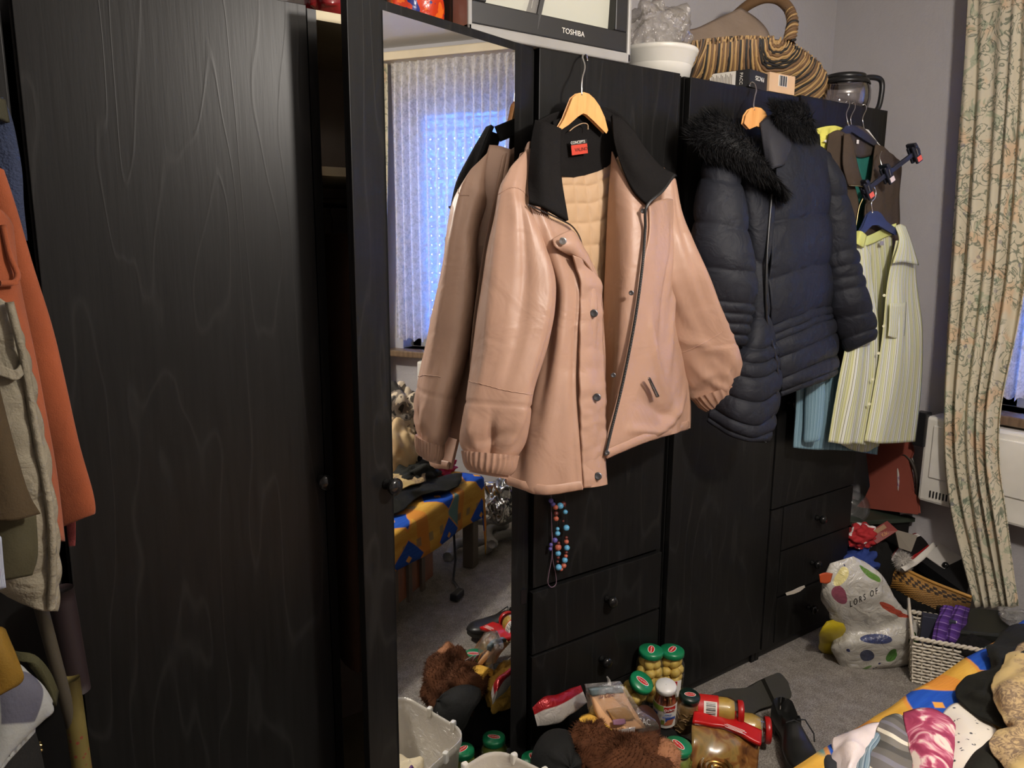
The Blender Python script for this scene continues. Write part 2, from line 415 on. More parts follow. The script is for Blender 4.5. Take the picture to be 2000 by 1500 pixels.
# lace net curtain
def _lace():
    n = NT('white_lace_net'); v = n.mp()
    tl = n.n.new('ShaderNodeBsdfTranslucent'); tl.inputs[0].default_value = (.9, .9, .92, 1)
    df = n.n.new('ShaderNodeBsdfDiffuse'); df.inputs[0].default_value = S(225, 218, 208)
    tp = n.n.new('ShaderNodeBsdfTransparent')
    m1 = n.n.new('ShaderNodeMixShader'); m1.inputs[0].default_value = .42; n.link(df.outputs[0], m1.inputs[1]); n.link(tl.outputs[0], m1.inputs[2])
    pat = n.noise(v, 26, 3, .6, 1.5); fine = n.noise(v, 130, 2, .6)
    f = n.ramp(n.math('ADD', n.math('MULTIPLY', pat, .6), n.math('MULTIPLY', fine, .4)), [(.40, (.55, .55, .55)), (.56, (.93, .93, .93))])
    m2 = n.n.new('ShaderNodeMixShader'); n.link(f, m2.inputs[0]); n.link(tp.outputs[0], m2.inputs[1]); n.link(m1.outputs[0], m2.inputs[2]); n.link(m2.outputs[0], n.out.inputs[0]); return n.m
rows = []; nu = 420; nv = 30
for i in range(nv + 1):
    v = i / nv; z = 2.325 - v * (2.325 - .925); row = []
    for j in range(nu + 1):
        u = j / nu; y = -1.49 + u * 1.23
        a = .010 + .016 * smooth(0, .12, v); ph = u * 2 * math.pi * 26 + 1.6 * math.sin(u * 13) + .5 * math.sin(v * 3 + u * 9)
        row.append(Vector((XW - .085 + a * math.sin(ph), y, z + (.008 * math.sin(u * 2 * math.pi * 48) if i == nv else 0))))
    rows.append(row)
lace = MB().grid(rows).build('lace_curtain', _lace(), smooth=True)
tag(lace, 'long white lace net curtain in front of the shuttered window', 'curtain')

# floral side curtains
def _floral():
    n = NT('cream_floral_curtain'); v = n.mp()
    base = n.mix(n.noise(v, 5, 3), S(190, 180, 156), S(204, 196, 176))
    peach = n.ramp(n.noise(n.mp(loc=(3, 1, 7)), 9, 2, .5, .6), [(.56, K0), (.63, W1)])
    c = n.mix(n.math('MULTIPLY', peach, .55), base, S(206, 168, 132))
    g = n.ramp(n.noise(n.mp(loc=(9, 4, 2)), 13, 2, .5, 1.6), [(.60, K0), (.64, W1)])
    c = n.mix(n.math('MULTIPLY', g, .55), c, S(128, 146, 122))
    ln = n.noise(n.mp(loc=(1, 8, 5)), 13, 2.5, .5, 2.6)
    l = n.ramp(n.math('ABSOLUTE', n.math('SUBTRACT', ln, .5)), [(.014, W1), (.034, K0)])
    gate = n.ramp(n.noise(n.mp(loc=(5, 5, 5)), 7, 1), [(.36, K0), (.42, W1)])
    c = n.mix(n.math('MULTIPLY', n.math('MULTIPLY', l, gate), .75), c, S(84, 98, 84))
    d = n.ramp(n.voro(n.mp(loc=(2, 2, 2)), 17), [(.10, W1), (.15, K0)])
    c = n.mix(n.math('MULTIPLY', d, .45), c, S(100, 96, 118))
    n.set(c, .85, 0, .2); n.bump(n.noise(v, 500, 2), .15, .002); return n.m
M['floral'] = _floral()
def pleats(k, amp, seed):
    def f(u, v, p): return amp * (.4 + .6 * smooth(0, .3, v)) * math.sin(u * 2 * math.pi * k + .9 * math.sin(v * 4 + seed) + 2.2 * noise.noise(Vector((u * 3.1, v * 1.6, seed + 5)))) * (.55 + .9 * abs(noise.noise(Vector((u * 4, v * 1.2, seed)))) * 1.6) + .012 * noise.noise(Vector((u * 6, v * 3, seed)))
    return f
cu = cloth('floral_curtain', [[(1892, -20, 2.93), (2040, -40, 2.93)], [(1884, 120, 2.93), (2038, 110, 2.93)], [(1870, 300, 2.93), (2030, 300, 2.93)], [(1857, 500, 2.92), (2012, 500, 2.92)], [(1849, 640, 2.91), (1988, 640, 2.91)],
    [(1843, 790, 2.885), (1955, 790, 2.885)], [(1845, 900, 2.88), (1950, 900, 2.88)], [(1858, 1000, 2.88), (1962, 1000, 2.88)], [(1882, 1100, 2.88), (1975, 1100, 2.88)], [(1903, 1185, 2.88), (1988, 1185, 2.88)]], M['floral'], nu=110, nv=60, ax='X', disp=pleats(5, .017, 1.))
tag(cu, 'cream floral curtain gathered in front of the white heater', 'curtain', 'floral drapes at the window')
rows = []
for i in range(41):
    v = i / 40; z = 2.325 - v * 2.14; row = []
    for j in range(91):
        u = j / 90; y = -1.74 + u * (.24 - .05 * bump1(v, .65, .3)); row.append(Vector((XW - .10 + .018 * math.sin(u * 2 * math.pi * 4.5 + .6 * math.sin(v * 4)), y, z)))
    rows.append(row)
tag(MB().grid(rows).build('floral_curtain', M['floral'], smooth=True), 'narrow cream floral drape seen only in the wardrobe mirror', 'curtain', 'floral drapes at the window')

# storage heater under the window
ht = thing('heater', 'white wall heater with slotted vent low on its front, partly behind the floral curtain', 'heater', (2.99, -.6, .43))
hX = 2.93
tl = onX(1808, 812, hX); bl = onX(1797, 978, hX)
MB().box((hX, -1.35, bl.z), (XW - .01, tl.y, tl.z)).build('casing', M['white'], ht, bevel=.012)
MB().box((hX - .006, -1.30, bl.z + .10), (hX + .002, tl.y - .035, tl.z - .03)).build('front_panel', M['white'], ht, bevel=.004)
for k in range(7): MB().box((hX - .004, tl.y - .05 - k * .012, bl.z + .025), (hX + .001, tl.y - .046 - k * .012, bl.z + .05)).build('vent_slot', M['bmat'], ht)
MB().box((hX - .012, tl.y - .01, tl.z - .12), (hX + .03, tl.y + .035, tl.z + .012)).build('bracket', M['black'], ht, bevel=.004)

# ================================================================== WARDROBES
HW = 1.896
XB = [(-.385, .108), (.120, .610), (.614, 1.156), (1.162, 1.664), (1.676, 2.168), (2.172, 2.672)]
def knob(parent, p, d=(0, -1, 0), s=1.):
    return MB().lathe([(0.0005, 0), (.011 * s, 0), (.011 * s, .004), (.007 * s, .010), (.0075 * s, .016), (.0155 * s, .021), (.0175 * s, .027), (.0165 * s, .032), (.011 * s, .036), (.0005, .0372)], axis(p, d), 20, caps=False).build('knob', M['knob'], parent, smooth=True)
def carcass(i, root, inner, back=None):
    x0, x1 = XB[i]; p = .018; yf = .021; yb = .455
    MB().box((x0, yf, 0), (x0 + p, yb, HW)).build('side_panel', M['oak'], root)
    MB().box((x1 - p, yf, 0), (x1, yb, HW)).build('side_panel', M['oak'], root)
    MB().box((x0 + p, yb - .006, .05), (x1 - p, yb, HW - p)).build('back_panel', back or inner, root)
    MB().box((x0 + p, yf, HW - p), (x1 - p, yb, HW)).build('top_panel', inner, root)
    MB().box((x0 + p, yf, .05), (x1 - p, yb, .068)).build('bottom_panel', inner, root)
    MB().box((x0 + p, yf + .01, 0), (x1 - p, yf + .028, .05)).build('plinth', M['edge'], root)
def board(name, x0, x1, z0, z1, root, y0=0., th=.018, mat='oak'):
    return MB().box((x0, y0, z0), (x1, y0 + th, z1)).build(name, M[mat], root, bevel=.0012)
labs = ['black wardrobe behind the orange and beige jackets', 'plain black wardrobe with one knob beside the ajar mirror door', 'black wardrobe with the ajar mirror door and cream shelves inside', 'black wardrobe under the television with two drawers below its door',
        'plain tall black wardrobe behind the navy puffer coat', 'black end wardrobe with three low drawers behind the striped shirt']
wd = []
for i in range(6):
    r = thing('wardrobe', labs[i], 'wardrobe', ((XB[i][0] + XB[i][1]) / 2, .23, 0), 'black wardrobes along the wall'); wd.append(r)
    carcass(i, r, M['cream'] if i == 2 else M['inside'], M['lining'] if i == 2 else None)
g = .003
d = board('door', XB[0][0] + g, XB[0][1] - g, .06, HW, wd[0])
d = board('door', XB[1][0] + g, XB[1][1] - .006, .06, HW, wd[1]); knob(d, onY(637, 942, -.025) + Vector((0, .025, 0)), s=1.05)
d = board('door', XB[3][0] + g, XB[3][1] - .026, .555, HW, wd[3])
for z0, z1, kx in ((.368, .545, 1.424), (.19, .36, 1.41)):
    d = board('drawer', XB[3][0] - .002, XB[3][1] - .022, z0, z1, wd[3], y0=-.006); knob(d, (kx, -.006, (z0 + z1) / 2), s=.95)
board('filler_panel', XB[3][0] + g, XB[3][1] - .022, .06, .182, wd[3])
d = board('door', XB[4][0] + g, XB[4][1] - g, .05, HW - .004, wd[4]); 
d = board('door', XB[5][0] + g, XB[5][1] - g, .566, HW + .002, wd[5]); knob(d, onY(1540, 785, 0), s=.95)
for z0, z1, kx in ((.402, .56, 2.445), (.23, .396, 2.436), (.055, .222, 2.436)):
    d = board('drawer', XB[5][0] + g + .07, XB[5][1] - g, z0, z1, wd[5]); knob(d, (kx, 0, (z0 + z1) / 2), s=.9)
board('stile', XB[5][0] + g, XB[5][0] + .068, .05, .56, wd[5])
# mirror wardrobe interior
for z in (1.585,): MB().box((XB[2][0] + .018, .03, z), (XB[2][1] - .018, .44, z + .018)).build('shelf', M['cream'], wd[2])
MB().tube([(XB[2][0] + .018, .24, 1.54), (XB[2][1] - .018, .24, 1.54)], .012, 10).build('hanging_rail', M['steel'], wd[2], smooth=True)
# mirror door, hinged on its far edge and standing ajar
hx, hy = 1.154, .009; ang = R(15.66); tdir = Vector((math.cos(ang), math.sin(ang), 0)); ndir = Vector((math.sin(ang), -math.cos(ang), 0))
DM = Matrix(((tdir.x, -ndir.x, 0, hx), (tdir.y, -ndir.y, 0, hy), (0, 0, 1, 0), (0, 0, 0, 1)))   # local x along the door, -y to the room
door = MB().box((-.55, 0, .045), (0, .018, HW), DM).build('mirror_door', M['oak'], wd[2], bevel=.0012)
MB().box((-.468, -.003, .075), (-.073, -.0005, 1.877), DM).build('mirror_glass', M['mirror'], door)
knob(door, DM @ Vector((-.485, 0, .963)), ndir, 1.05)
pr = MB().box((XB[2][1] - .03, .0, .52), (XB[2][1] - .012, .03, .56)).build('hinge', M['dsteel'], wd[2])
# garments on the rail inside
ic = fabric('brown_hanging_cloth', S(70, 48, 34), .9); ic2 = fabric('dark_hanging_cloth', S(30, 26, 24), .9)
def hung(name, lab, x, y, z0, z1, wx, wy, m, seed):
    rows = []
    for i in range(31):
        v = i / 30; row = []
        for j in range(36):
            th = 2 * math.pi * j / 36; s = .35 + .65 * smooth(0, .18, v); f = 1 + .16 * math.sin(5 * th + seed) * smooth(.1, .5, v)
            row.append(Vector((x + wx * s * f * math.cos(th), y + wy * (.5 + .5 * smooth(0, .1, v)) * f * math.sin(th), z1 + (z0 - z1) * v)))
        rows.append(row)
    b = MB().grid(rows, True)
    b.tube([(x, y, z1 - .01), (x, y, z1 + .03), (x, y + .012, z1 + .052), (x, y, z1 + .062)], .002, 6)
    return tag(b.build(name, m, smooth=True), lab, 'coat', 'clothes inside the mirror wardrobe')
hung('hanging_coat', 'brown coat hanging inside the wardrobe behind the ajar mirror door', .725, .20, .45, 1.47, .05, .17, ic, 1)
hung('hanging_coat', 'dark coat hanging deeper inside the mirror wardrobe', .86, .22, .5, 1.47, .055, .17, ic2, 2)

# ================================================================== ON TOP OF THE WARDROBES
# television
tv = thing('television', 'silver and black tube television standing on top of the wardrobe', 'television', (1.21, .2, HW))
tx0, tx1, tz1 = .965, 1.449, HW + .40; ty = .0
M['tvs'] = plain('silver_tv_shell', S(150, 148, 144), .4); M['tvb'] = plain('black_tv_bezel', S(30, 29, 29), .45)
b = MB()
for (xa, za, xb_, zb) in ((tx0, HW, tx1, HW + .024), (tx0, tz1 - .02, tx1, tz1), (tx0, HW, tx0 + .012, tz1), (tx1 - .012, HW, tx1, tz1)): b.box((xa, ty - .006, za), (xb_, ty + .06, zb))
b.build('silver_frame', M['tvs'], tv, bevel=.004)
b = MB(); sx0, sx1, sz0, sz1 = tx0 + .05, tx1 - .052, HW + .072, tz1 - .045
for (xa, za, xb_, zb) in ((tx0 + .012, HW + .024, tx1 - .012, sz0), (tx0 + .012, sz1, tx1 - .012, tz1 - .02), (tx0 + .012, sz0, sx0, sz1), (sx1, sz0, tx1 - .012, sz1)): b.box((xa, ty - .003, za), (xb_, ty + .05, zb))
b.build('bezel', M['tvb'], tv, bevel=.003)
rows = []
for i in range(17):
    row = []
    for j in range(21):
        u, v = j / 20 * 2 - 1, i / 16 * 2 - 1; row.append(Vector((sx0 + (sx1 - sx0) * (u + 1) / 2, ty + .012 + .014 * (u * u + v * v) * .5, sz0 + (sz1 - sz0) * (v + 1) / 2)))
    rows.append(row)
ns = NT('grey_tube_glass'); ns.set(S(188, 188, 174), .18, 0, .6)
MB().grid(rows).build('screen', ns.m, tv, smooth=True)
MB().add([(tx0 + .02, ty + .06, HW + .01), (tx1 - .02, ty + .06, HW + .01), (tx1 - .02, ty + .06, tz1 - .02), (tx0 + .02, ty + .06, tz1 - .02), (tx0 + .1, ty + .40, HW + .03), (tx1 - .1, ty + .40, HW + .03), (tx1 - .1, ty + .40, tz1 - .1), (tx0 + .1, ty + .40, tz1 - .1)],
         [(0, 1, 5, 4), (1, 2, 6, 5), (2, 3, 7, 6), (3, 0, 4, 7), (4, 5, 6, 7)]).build('rear_shell', M['tvb'], tv)
text('TOSHIBA', .017, frame((1.262, ty - .0035, HW + .046), (1, 0, 0), (0, 0, 1)), M['white'], tv, 'maker_lettering')
# framed glass panel leaning beside the TV
pf = thing('picture_frame', 'dark glass picture frame with pale outline and patch leaning against the television', 'picture frame', (1.10, -.0, HW))
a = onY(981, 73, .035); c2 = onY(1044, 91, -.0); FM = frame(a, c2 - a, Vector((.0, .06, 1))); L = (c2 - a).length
b = MB()
for lo, hi in (((0, 0), (L, .012)), ((L - .012, 0), (L, .30)), ((0, 0), (.014, .30)), ((0, .288), (L, .30))): b.box((lo[0], lo[1], -.016), (hi[0], hi[1], .002), FM)
b.build('frame', M['tvb'], pf, bevel=.002)
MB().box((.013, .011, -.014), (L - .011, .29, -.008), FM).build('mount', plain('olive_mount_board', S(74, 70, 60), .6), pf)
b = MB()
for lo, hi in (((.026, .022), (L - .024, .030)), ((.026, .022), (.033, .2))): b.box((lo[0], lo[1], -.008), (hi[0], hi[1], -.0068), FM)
b.build('pale_outline', plain('pale_outline_strip', S(170, 164, 150), .6), pf)  # pale strips along the bottom and one side, under the glass
MB().box((.052, .082, -.008), (L - .026, .14, -.0065), FM).build('pale_patch', plain('off_white_patch', S(214, 212, 200), .5), pf, bevel=.002)  # off-white rectangular patch under the glass
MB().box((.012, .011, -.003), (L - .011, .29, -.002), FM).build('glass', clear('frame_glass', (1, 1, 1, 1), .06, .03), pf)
# dark storage box
a = onY(880, 60, .06); c2 = onY(968, 75, .06)
bx = MB().box((a.x, .06, HW), (c2.x + .03, .36, HW + .34)).box((a.x - .004, .055, HW + .30), (c2.x + .034, .365, HW + .345)).build('storage_box', plain('olive_brown_card', S(58, 50, 40), .8), bevel=.004)
tag(bx, 'dark olive-brown cardboard box standing behind the framed glass panel', 'box')
# orange snack bag
def _snack():
    n = NT('orange_foil_snack_bag'); v = n.mp(); f = n.noise(v, 22, 2, .5, .8)
    c = n.ramp(f, [(.30, S(40, 50, 120)), (.40, S(196, 60, 30)), (.52, S(226, 104, 34)), (.62, S(238, 176, 86)), (.70, S(200, 50, 36))], True); n.set(c, .25, 0, .6); n.bump(n.noise(v, 40, 3), .3, .01); return n.m
p0 = onY(838, 30, .02)
rows = []
for i in range(21):
    v = i / 20; row = []
    for j in range(28):
        th = 2 * math.pi * j / 28; wv = .058 * (1 + .08 * math.sin(v * 9)); dv = .034 * math.sin(math.pi * min(1, .12 + v * .88)) + .004
        row.append(Vector((p0.x + wv * math.cos(th) + .004 * math.sin(9 * v + 3 * th), .075 + dv * math.sin(th) + .004 * math.sin(7 * th), HW + .26 * v)))
    rows.append(row)
tag(MB().grid(rows, True).build('snack_bag', _snack(), smooth=True), 'orange and red foil snack bag standing on the wardrobe above the mirror', 'snack bag')
tag(crumple('cloth_bundle', onY(762, 5, .09) * 0 + Vector((onY(766, 0, .1).x, .1, HW)), (.045, .04, .05), fabric('navy_bundle_cloth', S(26, 34, 62), .7), amp=.15, seed=3), 'small dark blue bundle beside the orange snack bag', 'cloth')
pr = onY(652, 8, .07)
tag(crumple('gift_bag', (pr.x, .085, HW), (.055, .045, .12), plain('red_metallic_paper', S(120, 16, 22), .25, 0, .7, bump=.5, bs=40), amp=.2, seed=8), 'crumpled shiny red wrapping on the shelf end above the mirror wardrobe', 'wrapping')
# white bucket with a clear bag in it
bc = Vector((1.700, .150, HW)); bk = thing('bucket', 'white ribbed plastic bucket between the television and the wicker basket', 'bucket', bc)
MB().lathe([(.001, .002), (.090, .002), (.096, .03), (.099, .045), (.102, .047), (.104, .060), (.107, .062), (.109, .074), (.113, .077), (.116, .086), (.114, .090), (.109, .088), (.100, .05), (.092, .008), (.001, .008)], Matrix.Translation(bc), 40, caps=False).build('body', M['white'], bk, smooth=True)
cb = crumple('plastic_bag', bc + Vector((-.005, .0, .02)), (.088, .085, .19), clear('clear_bag_film', (.93, .92, .90, 1), .10, .14, .20, S(206, 198, 188)), amp=.34, fs=2.4, seed=12, n=56, m=30)
tag(cb, 'crumpled clear plastic bag stuffed into the white bucket', 'plastic bag')
# wicker basket with hoop handle
bs = thing('wicker_basket', 'large dark and tan wicker basket with a hoop handle on the wardrobe top', 'basket', (2.29, .25, HW))
bcx, bcy = 2.13, .235; RX, RY, RZ = .45, .175, .235
def bsurf(s, t, k=1.):
    """s along X -1..1, t 0 front rim .. 1 bottom (front half)"""
    rx = math.sqrt(max(0, 1 - min(1, abs(s)) ** 2.1)); th = t * math.pi / 2
    rim = HW + .165 - .075 * abs(s) ** 1.7
    return Vector((bcx + RX * s * k, bcy - RY * rx * math.cos(th) ** .8 * k, rim - (rim - HW - .004) * math.sin(th) ** 1.0))
rows = []
for i in range(13):
    t = i / 12; rows.append([bsurf(-1 + 2 * j / 40, t) for j in range(41)])
M['wick_d'] = plain('dark_wicker', S(70, 56, 44), .6); M['wick_t'] = plain('tan_wicker', S(176, 142, 92), .55); M['wick_b'] = plain('brown_wicker', S(116, 88, 60), .6); M['wick_k'] = plain('black_wicker', S(38, 36, 34), .6)
back = [[Vector((p.x, 2 * bcy - p.y, p.z)) for p in r] for r in rows]
MB().grid(rows).grid(back).build('woven_body', M['wick_d'], bs, smooth=True)
MS = [M['wick_t'], M['wick_b'], M['wick_k']]
b = MB(); r2 = random.Random(5); es = -.08
for k in range(62):                                              # upright canes on the long side
    s = -.97 + k * (es - .10 + .97) / 62; mi = r2.choice([0, 0, 1, 2, 0, 1]); pts = []; w1 = r2.uniform(0, 6)
    for i in range(13):
        t = i / 12 * .95; ss = s + .012 * math.sin(t * 9 + w1) + .07 * t * t * smooth(-.6, -.1, s); p = bsurf(min(.99, ss), t, 1.012); p.z += .003; pts.append(p)
    b.tube(pts, .0034, 5, mi, caps=False)
for k in range(34):                                              # the round eye woven about the handle foot
    rr = .022 + k * .0135
    for seg in range(1):
        pts = []; mi = (0, 1, 0, 2, 1)[k % 5] if k not in (6, 7, 15) else 2; w1 = r2.uniform(0, 6)
        for i in range(31):
            a = math.pi * (1.02 + .96 * i / 30); sx = es + .03 + rr * (1.05 if math.cos(a) > 0 else .55) * math.cos(a) / RX; tz = -rr * .62 * math.sin(a)
            if sx > .985: sx = .985 - (sx - .985) * .05
            t = min(1, max(0., math.asin(min(1, tz / .165)) / (math.pi / 2))); t = min(t, .97)
            p = bsurf(sx, t, 1.014); p += Vector((0, -.001 * math.sin(9 * a + w1), .002 * math.sin(11 * a + w1))); pts.append(p)
        b.tube(pts, .0046, 5, mi, caps=False)
        b.tube([p + Vector((0, -.001, .006)) for p in pts], .0028, 4, r2.choice((0, 1, 0)), caps=False)
wv = b.build('canes', MS, bs, smooth=True); wv['kind'] = 'stuff'
hp = [onY(1541, 84, .068), onY(1546, 60, .075), onY(1548, 40, .095), onY(1541, 18, .125), onY(1522, 0, .165), onY(1495, -4, .205), onY(1468, 6, .25), onY(1446, 22, .29), onY(1424, 44, .34), onY(1404, 74, .385)]
hp2 = [Vector(cr([tuple(p) for p in hp], i / 60)) for i in range(61)]
MB().tube(hp2, .0165, 12).build('handle', M['wick_b'], bs, smooth=True)
b = MB()
for k in range(5):
    pts = []
    for i in range(161):
        t = i / 160; q = Vector(cr([tuple(p) for p in hp], t)); tn = (Vector(cr([tuple(p) for p in hp], min(1, t + .01))) - Vector(cr([tuple(p) for p in hp], max(0, t - .01)))).normalized()
        a = Vector((0, 1, 0)); c_ = tn.cross(a); th = t * 2 * math.pi * 5.5 + k * 1.256; pts.append(q + (a * math.cos(th) + c_ * math.sin(th)) * .0165)
    b.tube(pts, .0042, 5, k % 3, caps=False)
b.build('handle_wrapping', MS, bs, smooth=True)['kind'] = 'stuff'
# taupe cloth bag lying in the basket
tb = cloth('cloth_bag', [[(1330, 66, .26), (1358, 60, .26), (1402, 40, .26), (1444, 18, .26)], [(1333, 90, .23), (1375, 80, .22), (1420, 62, .22), (1474, 40, .24)], [(1336, 118, .20), (1390, 100, .19), (1440, 84, .19), (1498, 66, .20)], [(1340, 140, .22), (1390, 125, .22), (1440, 110, .22), (1505, 95, .22)]],
           fabric('taupe_bag_cloth', S(146, 128, 112), .8, .2), nu=24, nv=16, thick=.02, disp=lambda u, v, p: .006 * nz(p, (9, 9, 9)))
tag(tb, 'flat taupe cloth bag lying in the wicker basket', 'bag')
# cartons in front of the basket
cn = thing('carton', 'black carton with white side standing corner-on before the basket', 'box', (2.03, .1, HW))
e0 = onY(1463, 167, .004); e0.z = HW; lft = onY(1384, 156, .125) - e0; lft.z = 0; rgt = onY(1502, 167, .022) - e0; rgt.z = 0; hh = onY(1463, 134, .004).z - HW
P4 = [e0, e0 + rgt, e0 + rgt + lft, e0 + lft]
b = MB().add([p for p in P4] + [p + Vector((0, 0, hh)) for p in P4], [(3, 2, 1, 0), (4, 5, 6, 7), (0, 1, 5, 4), (1, 2, 6, 5), (2, 3, 7, 6), (3, 0, 4, 7)])
b.build('body', plain('black_carton', S(32, 32, 34), .5), cn)
LM = frame(e0, -lft, (0, 0, 1)); LM.translation = e0 + lft
ll = lft.length; nrm = Vector((LM[0][2], LM[1][2], LM[2][2]))
MB().box((.004, .001, 0), (ll - .042, hh - .001, .0006), LM).build('printed_panel', M['wpaper'], cn)
b = MB()
for k in range(14): b.box((.01 + (ll - .06) * k / 14, .004, .0006), (.0118 + (ll - .06) * k / 14, hh - .006 - .004 * (k % 3), .0009), LM)
b.build('small_print', plain('grey_print', S(120, 112, 100), .7), cn)['kind'] = 'stuff'
text('PACC', .013, frame(e0 + lft * .20 + nrm * .0008 + Vector((0, 0, hh * .5)), (0, 0, -1), lft * -1), M['wpaper'], cn)
RM = frame(e0, rgt, (0, 0, 1)); text('PACES', .018, frame(e0 + rgt * .5 + Vector((RM[0][2], RM[1][2], 0)) * .0006 + Vector((0, 0, hh * .60)), -rgt, (0, 0, -1)), M['wpaper'], cn)
bb = thing('small_box', 'small beige box with a barcode beside the black carton', 'box', (2.12, .09, HW))
p0 = onY(1504, 143, .012); p1 = onY(1554, 147, .012)
MB().box((p0.x, .012, HW), (p1.x, .055, (p0.z + p1.z) / 2)).build('body', plain('beige_card', S(212, 176, 138), .7), bb, bevel=.001)
bw = p1.x - p0.x; zt = (p0.z + p1.z) / 2
MB().box((p0.x + bw * .34, .0112, zt - .035), (p0.x + bw * .68, .012, zt - .004)).build('barcode_label', M['wpaper'], bb)
b = MB()
for k in range(9): b.box((p0.x + bw * (.37 + k * .032), .0106, zt - .034), (p0.x + bw * (.37 + k * .032) + .0012 * (1 + k % 3), .0112, zt - .005))
b.build('barcode', M['black'], bb)['kind'] = 'stuff'
# glass coffee carafe
cf = Vector((2.575, .11, HW)); ca = thing('coffee_carafe', 'glass coffee carafe with black lid and handle at the wardrobe end', 'carafe', cf)
MB().lathe([(.001, .002), (.070, .002), (.080, .012), (.086, .04), (.085, .07), (.077, .098), (.068, .112), (.066, .112), (.075, .097), (.083, .07), (.084, .04), (.078, .014), (.001, .006)], Matrix.Translation(cf), 40, caps=False).build('glass_body', clear('carafe_glass', (.86, .84, .84, 1), .12, .03), ca, smooth=True)
MB().lathe([(.001, .128), (.05, .126), (.066, .122), (.070, .110), (.066, .106), (.060, .112), (.001, .112)], Matrix.Translation(cf), 32, caps=False).build('lid', M['black'], ca, smooth=True)
MB().lathe([(.0805, .090), (.0830, .090), (.0760, .106), (.0735, .106)], Matrix.Translation(cf), 40, caps=False).build('collar_band', M['black'], ca, smooth=True)
hd = Vector((.93, -.36, 0)).normalized()
hpz = [(.066, .117), (.105, .122), (.138, .118), (.150, .10), (.150, .06), (.142, .022), (.118, .004), (.084, .006)]
MB().tube([cf + hd * cr([(a_, z_) for a_, z_ in hpz], i / 30)[0] + Vector((0, 0, cr([(a_, z_) for a_, z_ in hpz], i / 30)[1])) for i in range(31)], .0095, 10).build('handle', M['black'], ca, smooth=True)
MB().box((-.012, -.006, .008), (.004, .006, .118), Matrix.Translation(cf + hd * .092) @ Matrix.Rotation(math.atan2(hd.y, hd.x), 4, 'Z')).build('handle_bracket', M['black'], ca, bevel=.003)

# ================================================================== GARMENTS
def hook(parent, top, base, r=.0022, side=1, drop=.0, mat='steel'):
    """wire hook: over the wardrobe edge at top, S-bend down to base"""
    top = Vector(top); base = Vector(base); h = top.z - base.z; a = (base - top); a.z = 0
    pts = [top + Vector((-.004 * side, .016, -.012)), top + Vector((-.003 * side, .012, .000)), top + Vector((0, .004, .006)), top + Vector((.004 * side, -.008, .004)), top + Vector((.009 * side, -.012, -.012)) + a * .2,
           top + Vector((.006 * side, -.012, -h * .35)) + a * .4, base + Vector((-.006 * side, 0, h * .45)), base + Vector((-.006 * side, 0, h * .25)), base + Vector((0, 0, h * .02)), base + Vector((0, 0, -.005))]
    q = [Vector(cr([tuple(p) for p in pts], i / 50)) for i in range(51)]
    return MB().tube(q, r, 8).build('hook', M[mat], parent, smooth=True)
def hanger_bar(parent, apex, half, dropz, mat, depth=.014, hgt=.046, name='shoulder_bar', curve=.02, spread=None):
    """arched flat hanger bar centred on apex, running along X"""
    out = [];
    for sgn in (-1, 1):
        pass
    rows = []
    for i in range(41):
        u = i / 40 * 2 - 1; x = half * u; zc = -dropz * (abs(u) ** 1.25); hh = hgt * (1 - .55 * abs(u) ** 1.5)
        y = -curve * u * u
        c = Vector(apex) + Vector((x, y, zc)); rows.append([c + Vector((0, -depth / 2, 0)), c + Vector((0, -depth / 2, -hh)), c + Vector((0, depth / 2, -hh)), c + Vector((0, depth / 2, 0))])
    b = MB().grid(rows, True); o = len(b.v); b.f += [(0, 1, 2, 3), (o - 1, o - 2, o - 3, o - 4)]; b.mi += [0, 0]
    return b.build(name, mat, parent, bevel=.003, smooth=False)
def button(parent, p, nrm, r, mat, name='button'):
    return MB().lathe([(.0004, 0), (r, 0), (r, .0018), (r * .86, .0032), (r * .62, .0026), (.0004, .0024)], axis(p, nrm), 18, caps=False).build(name, mat, parent, smooth=True)
def pxpath(pts, n): return [cr(pts, i / n) for i in range(n + 1)]
def px_tube(name, pts, r, mat, parent, n=60, ax='Y', k=6):
    return MB().tube([on(ax, *p) for p in pxpath(pts, n)], r, k).build(name, mat, parent, smooth=True)
def zipper(name, pts, parent, mat, w=.0042, n=150):
    """a chain of separate teeth along a path"""
    P = [on('Y', *p) for p in pxpath(pts, n)]; b = MB()
    for i in range(0, n):
        a, c = P[i], P[i + 1]; t = (c - a)
        if t.length < 1e-5: continue
        m = frame((a + c) / 2, t, CAM - a); L = t.length
        b.box((-L * .30, -w / 2, -.0012), (L * .30, w / 2, .0022), m)
    return b.build(name, mat, parent)
TOCAM = lambda p: (CAM - p).normalized()

# ---------------------------------------------------------------- pink-beige jacket on the fourth wardrobe
M['pink'] = fabric('pink_beige_nylon', S(172, 137, 117), .42, .30, 10, 700, .03, 0., .40, .05)
M['pinkl'] = fabric('peach_quilted_lining', S(190, 158, 124), .6, .12, 16, 500, .03, 0, .4, .05)
M['fleece'] = fabric('black_fleece', (.011, .010, .010, 1), .95, .25, 30, 500, .3, .0, .1)
jk = thing('jacket', 'open pink-beige jacket with black fleece collar and quilted lining on a wooden hanger', 'jacket', onY(1140, 560, -.1))
def wr(amp, sx, sz, seed, fine=.0):
    def f(u, v, p): return amp * (nz(p, (sx, sx, sz), seed) + .5 * nz(p, (sx * 2.1, sx * 2.1, sz * 1.7), seed + 3)) + fine * nz(p, (40, 40, 25), seed)
    return f
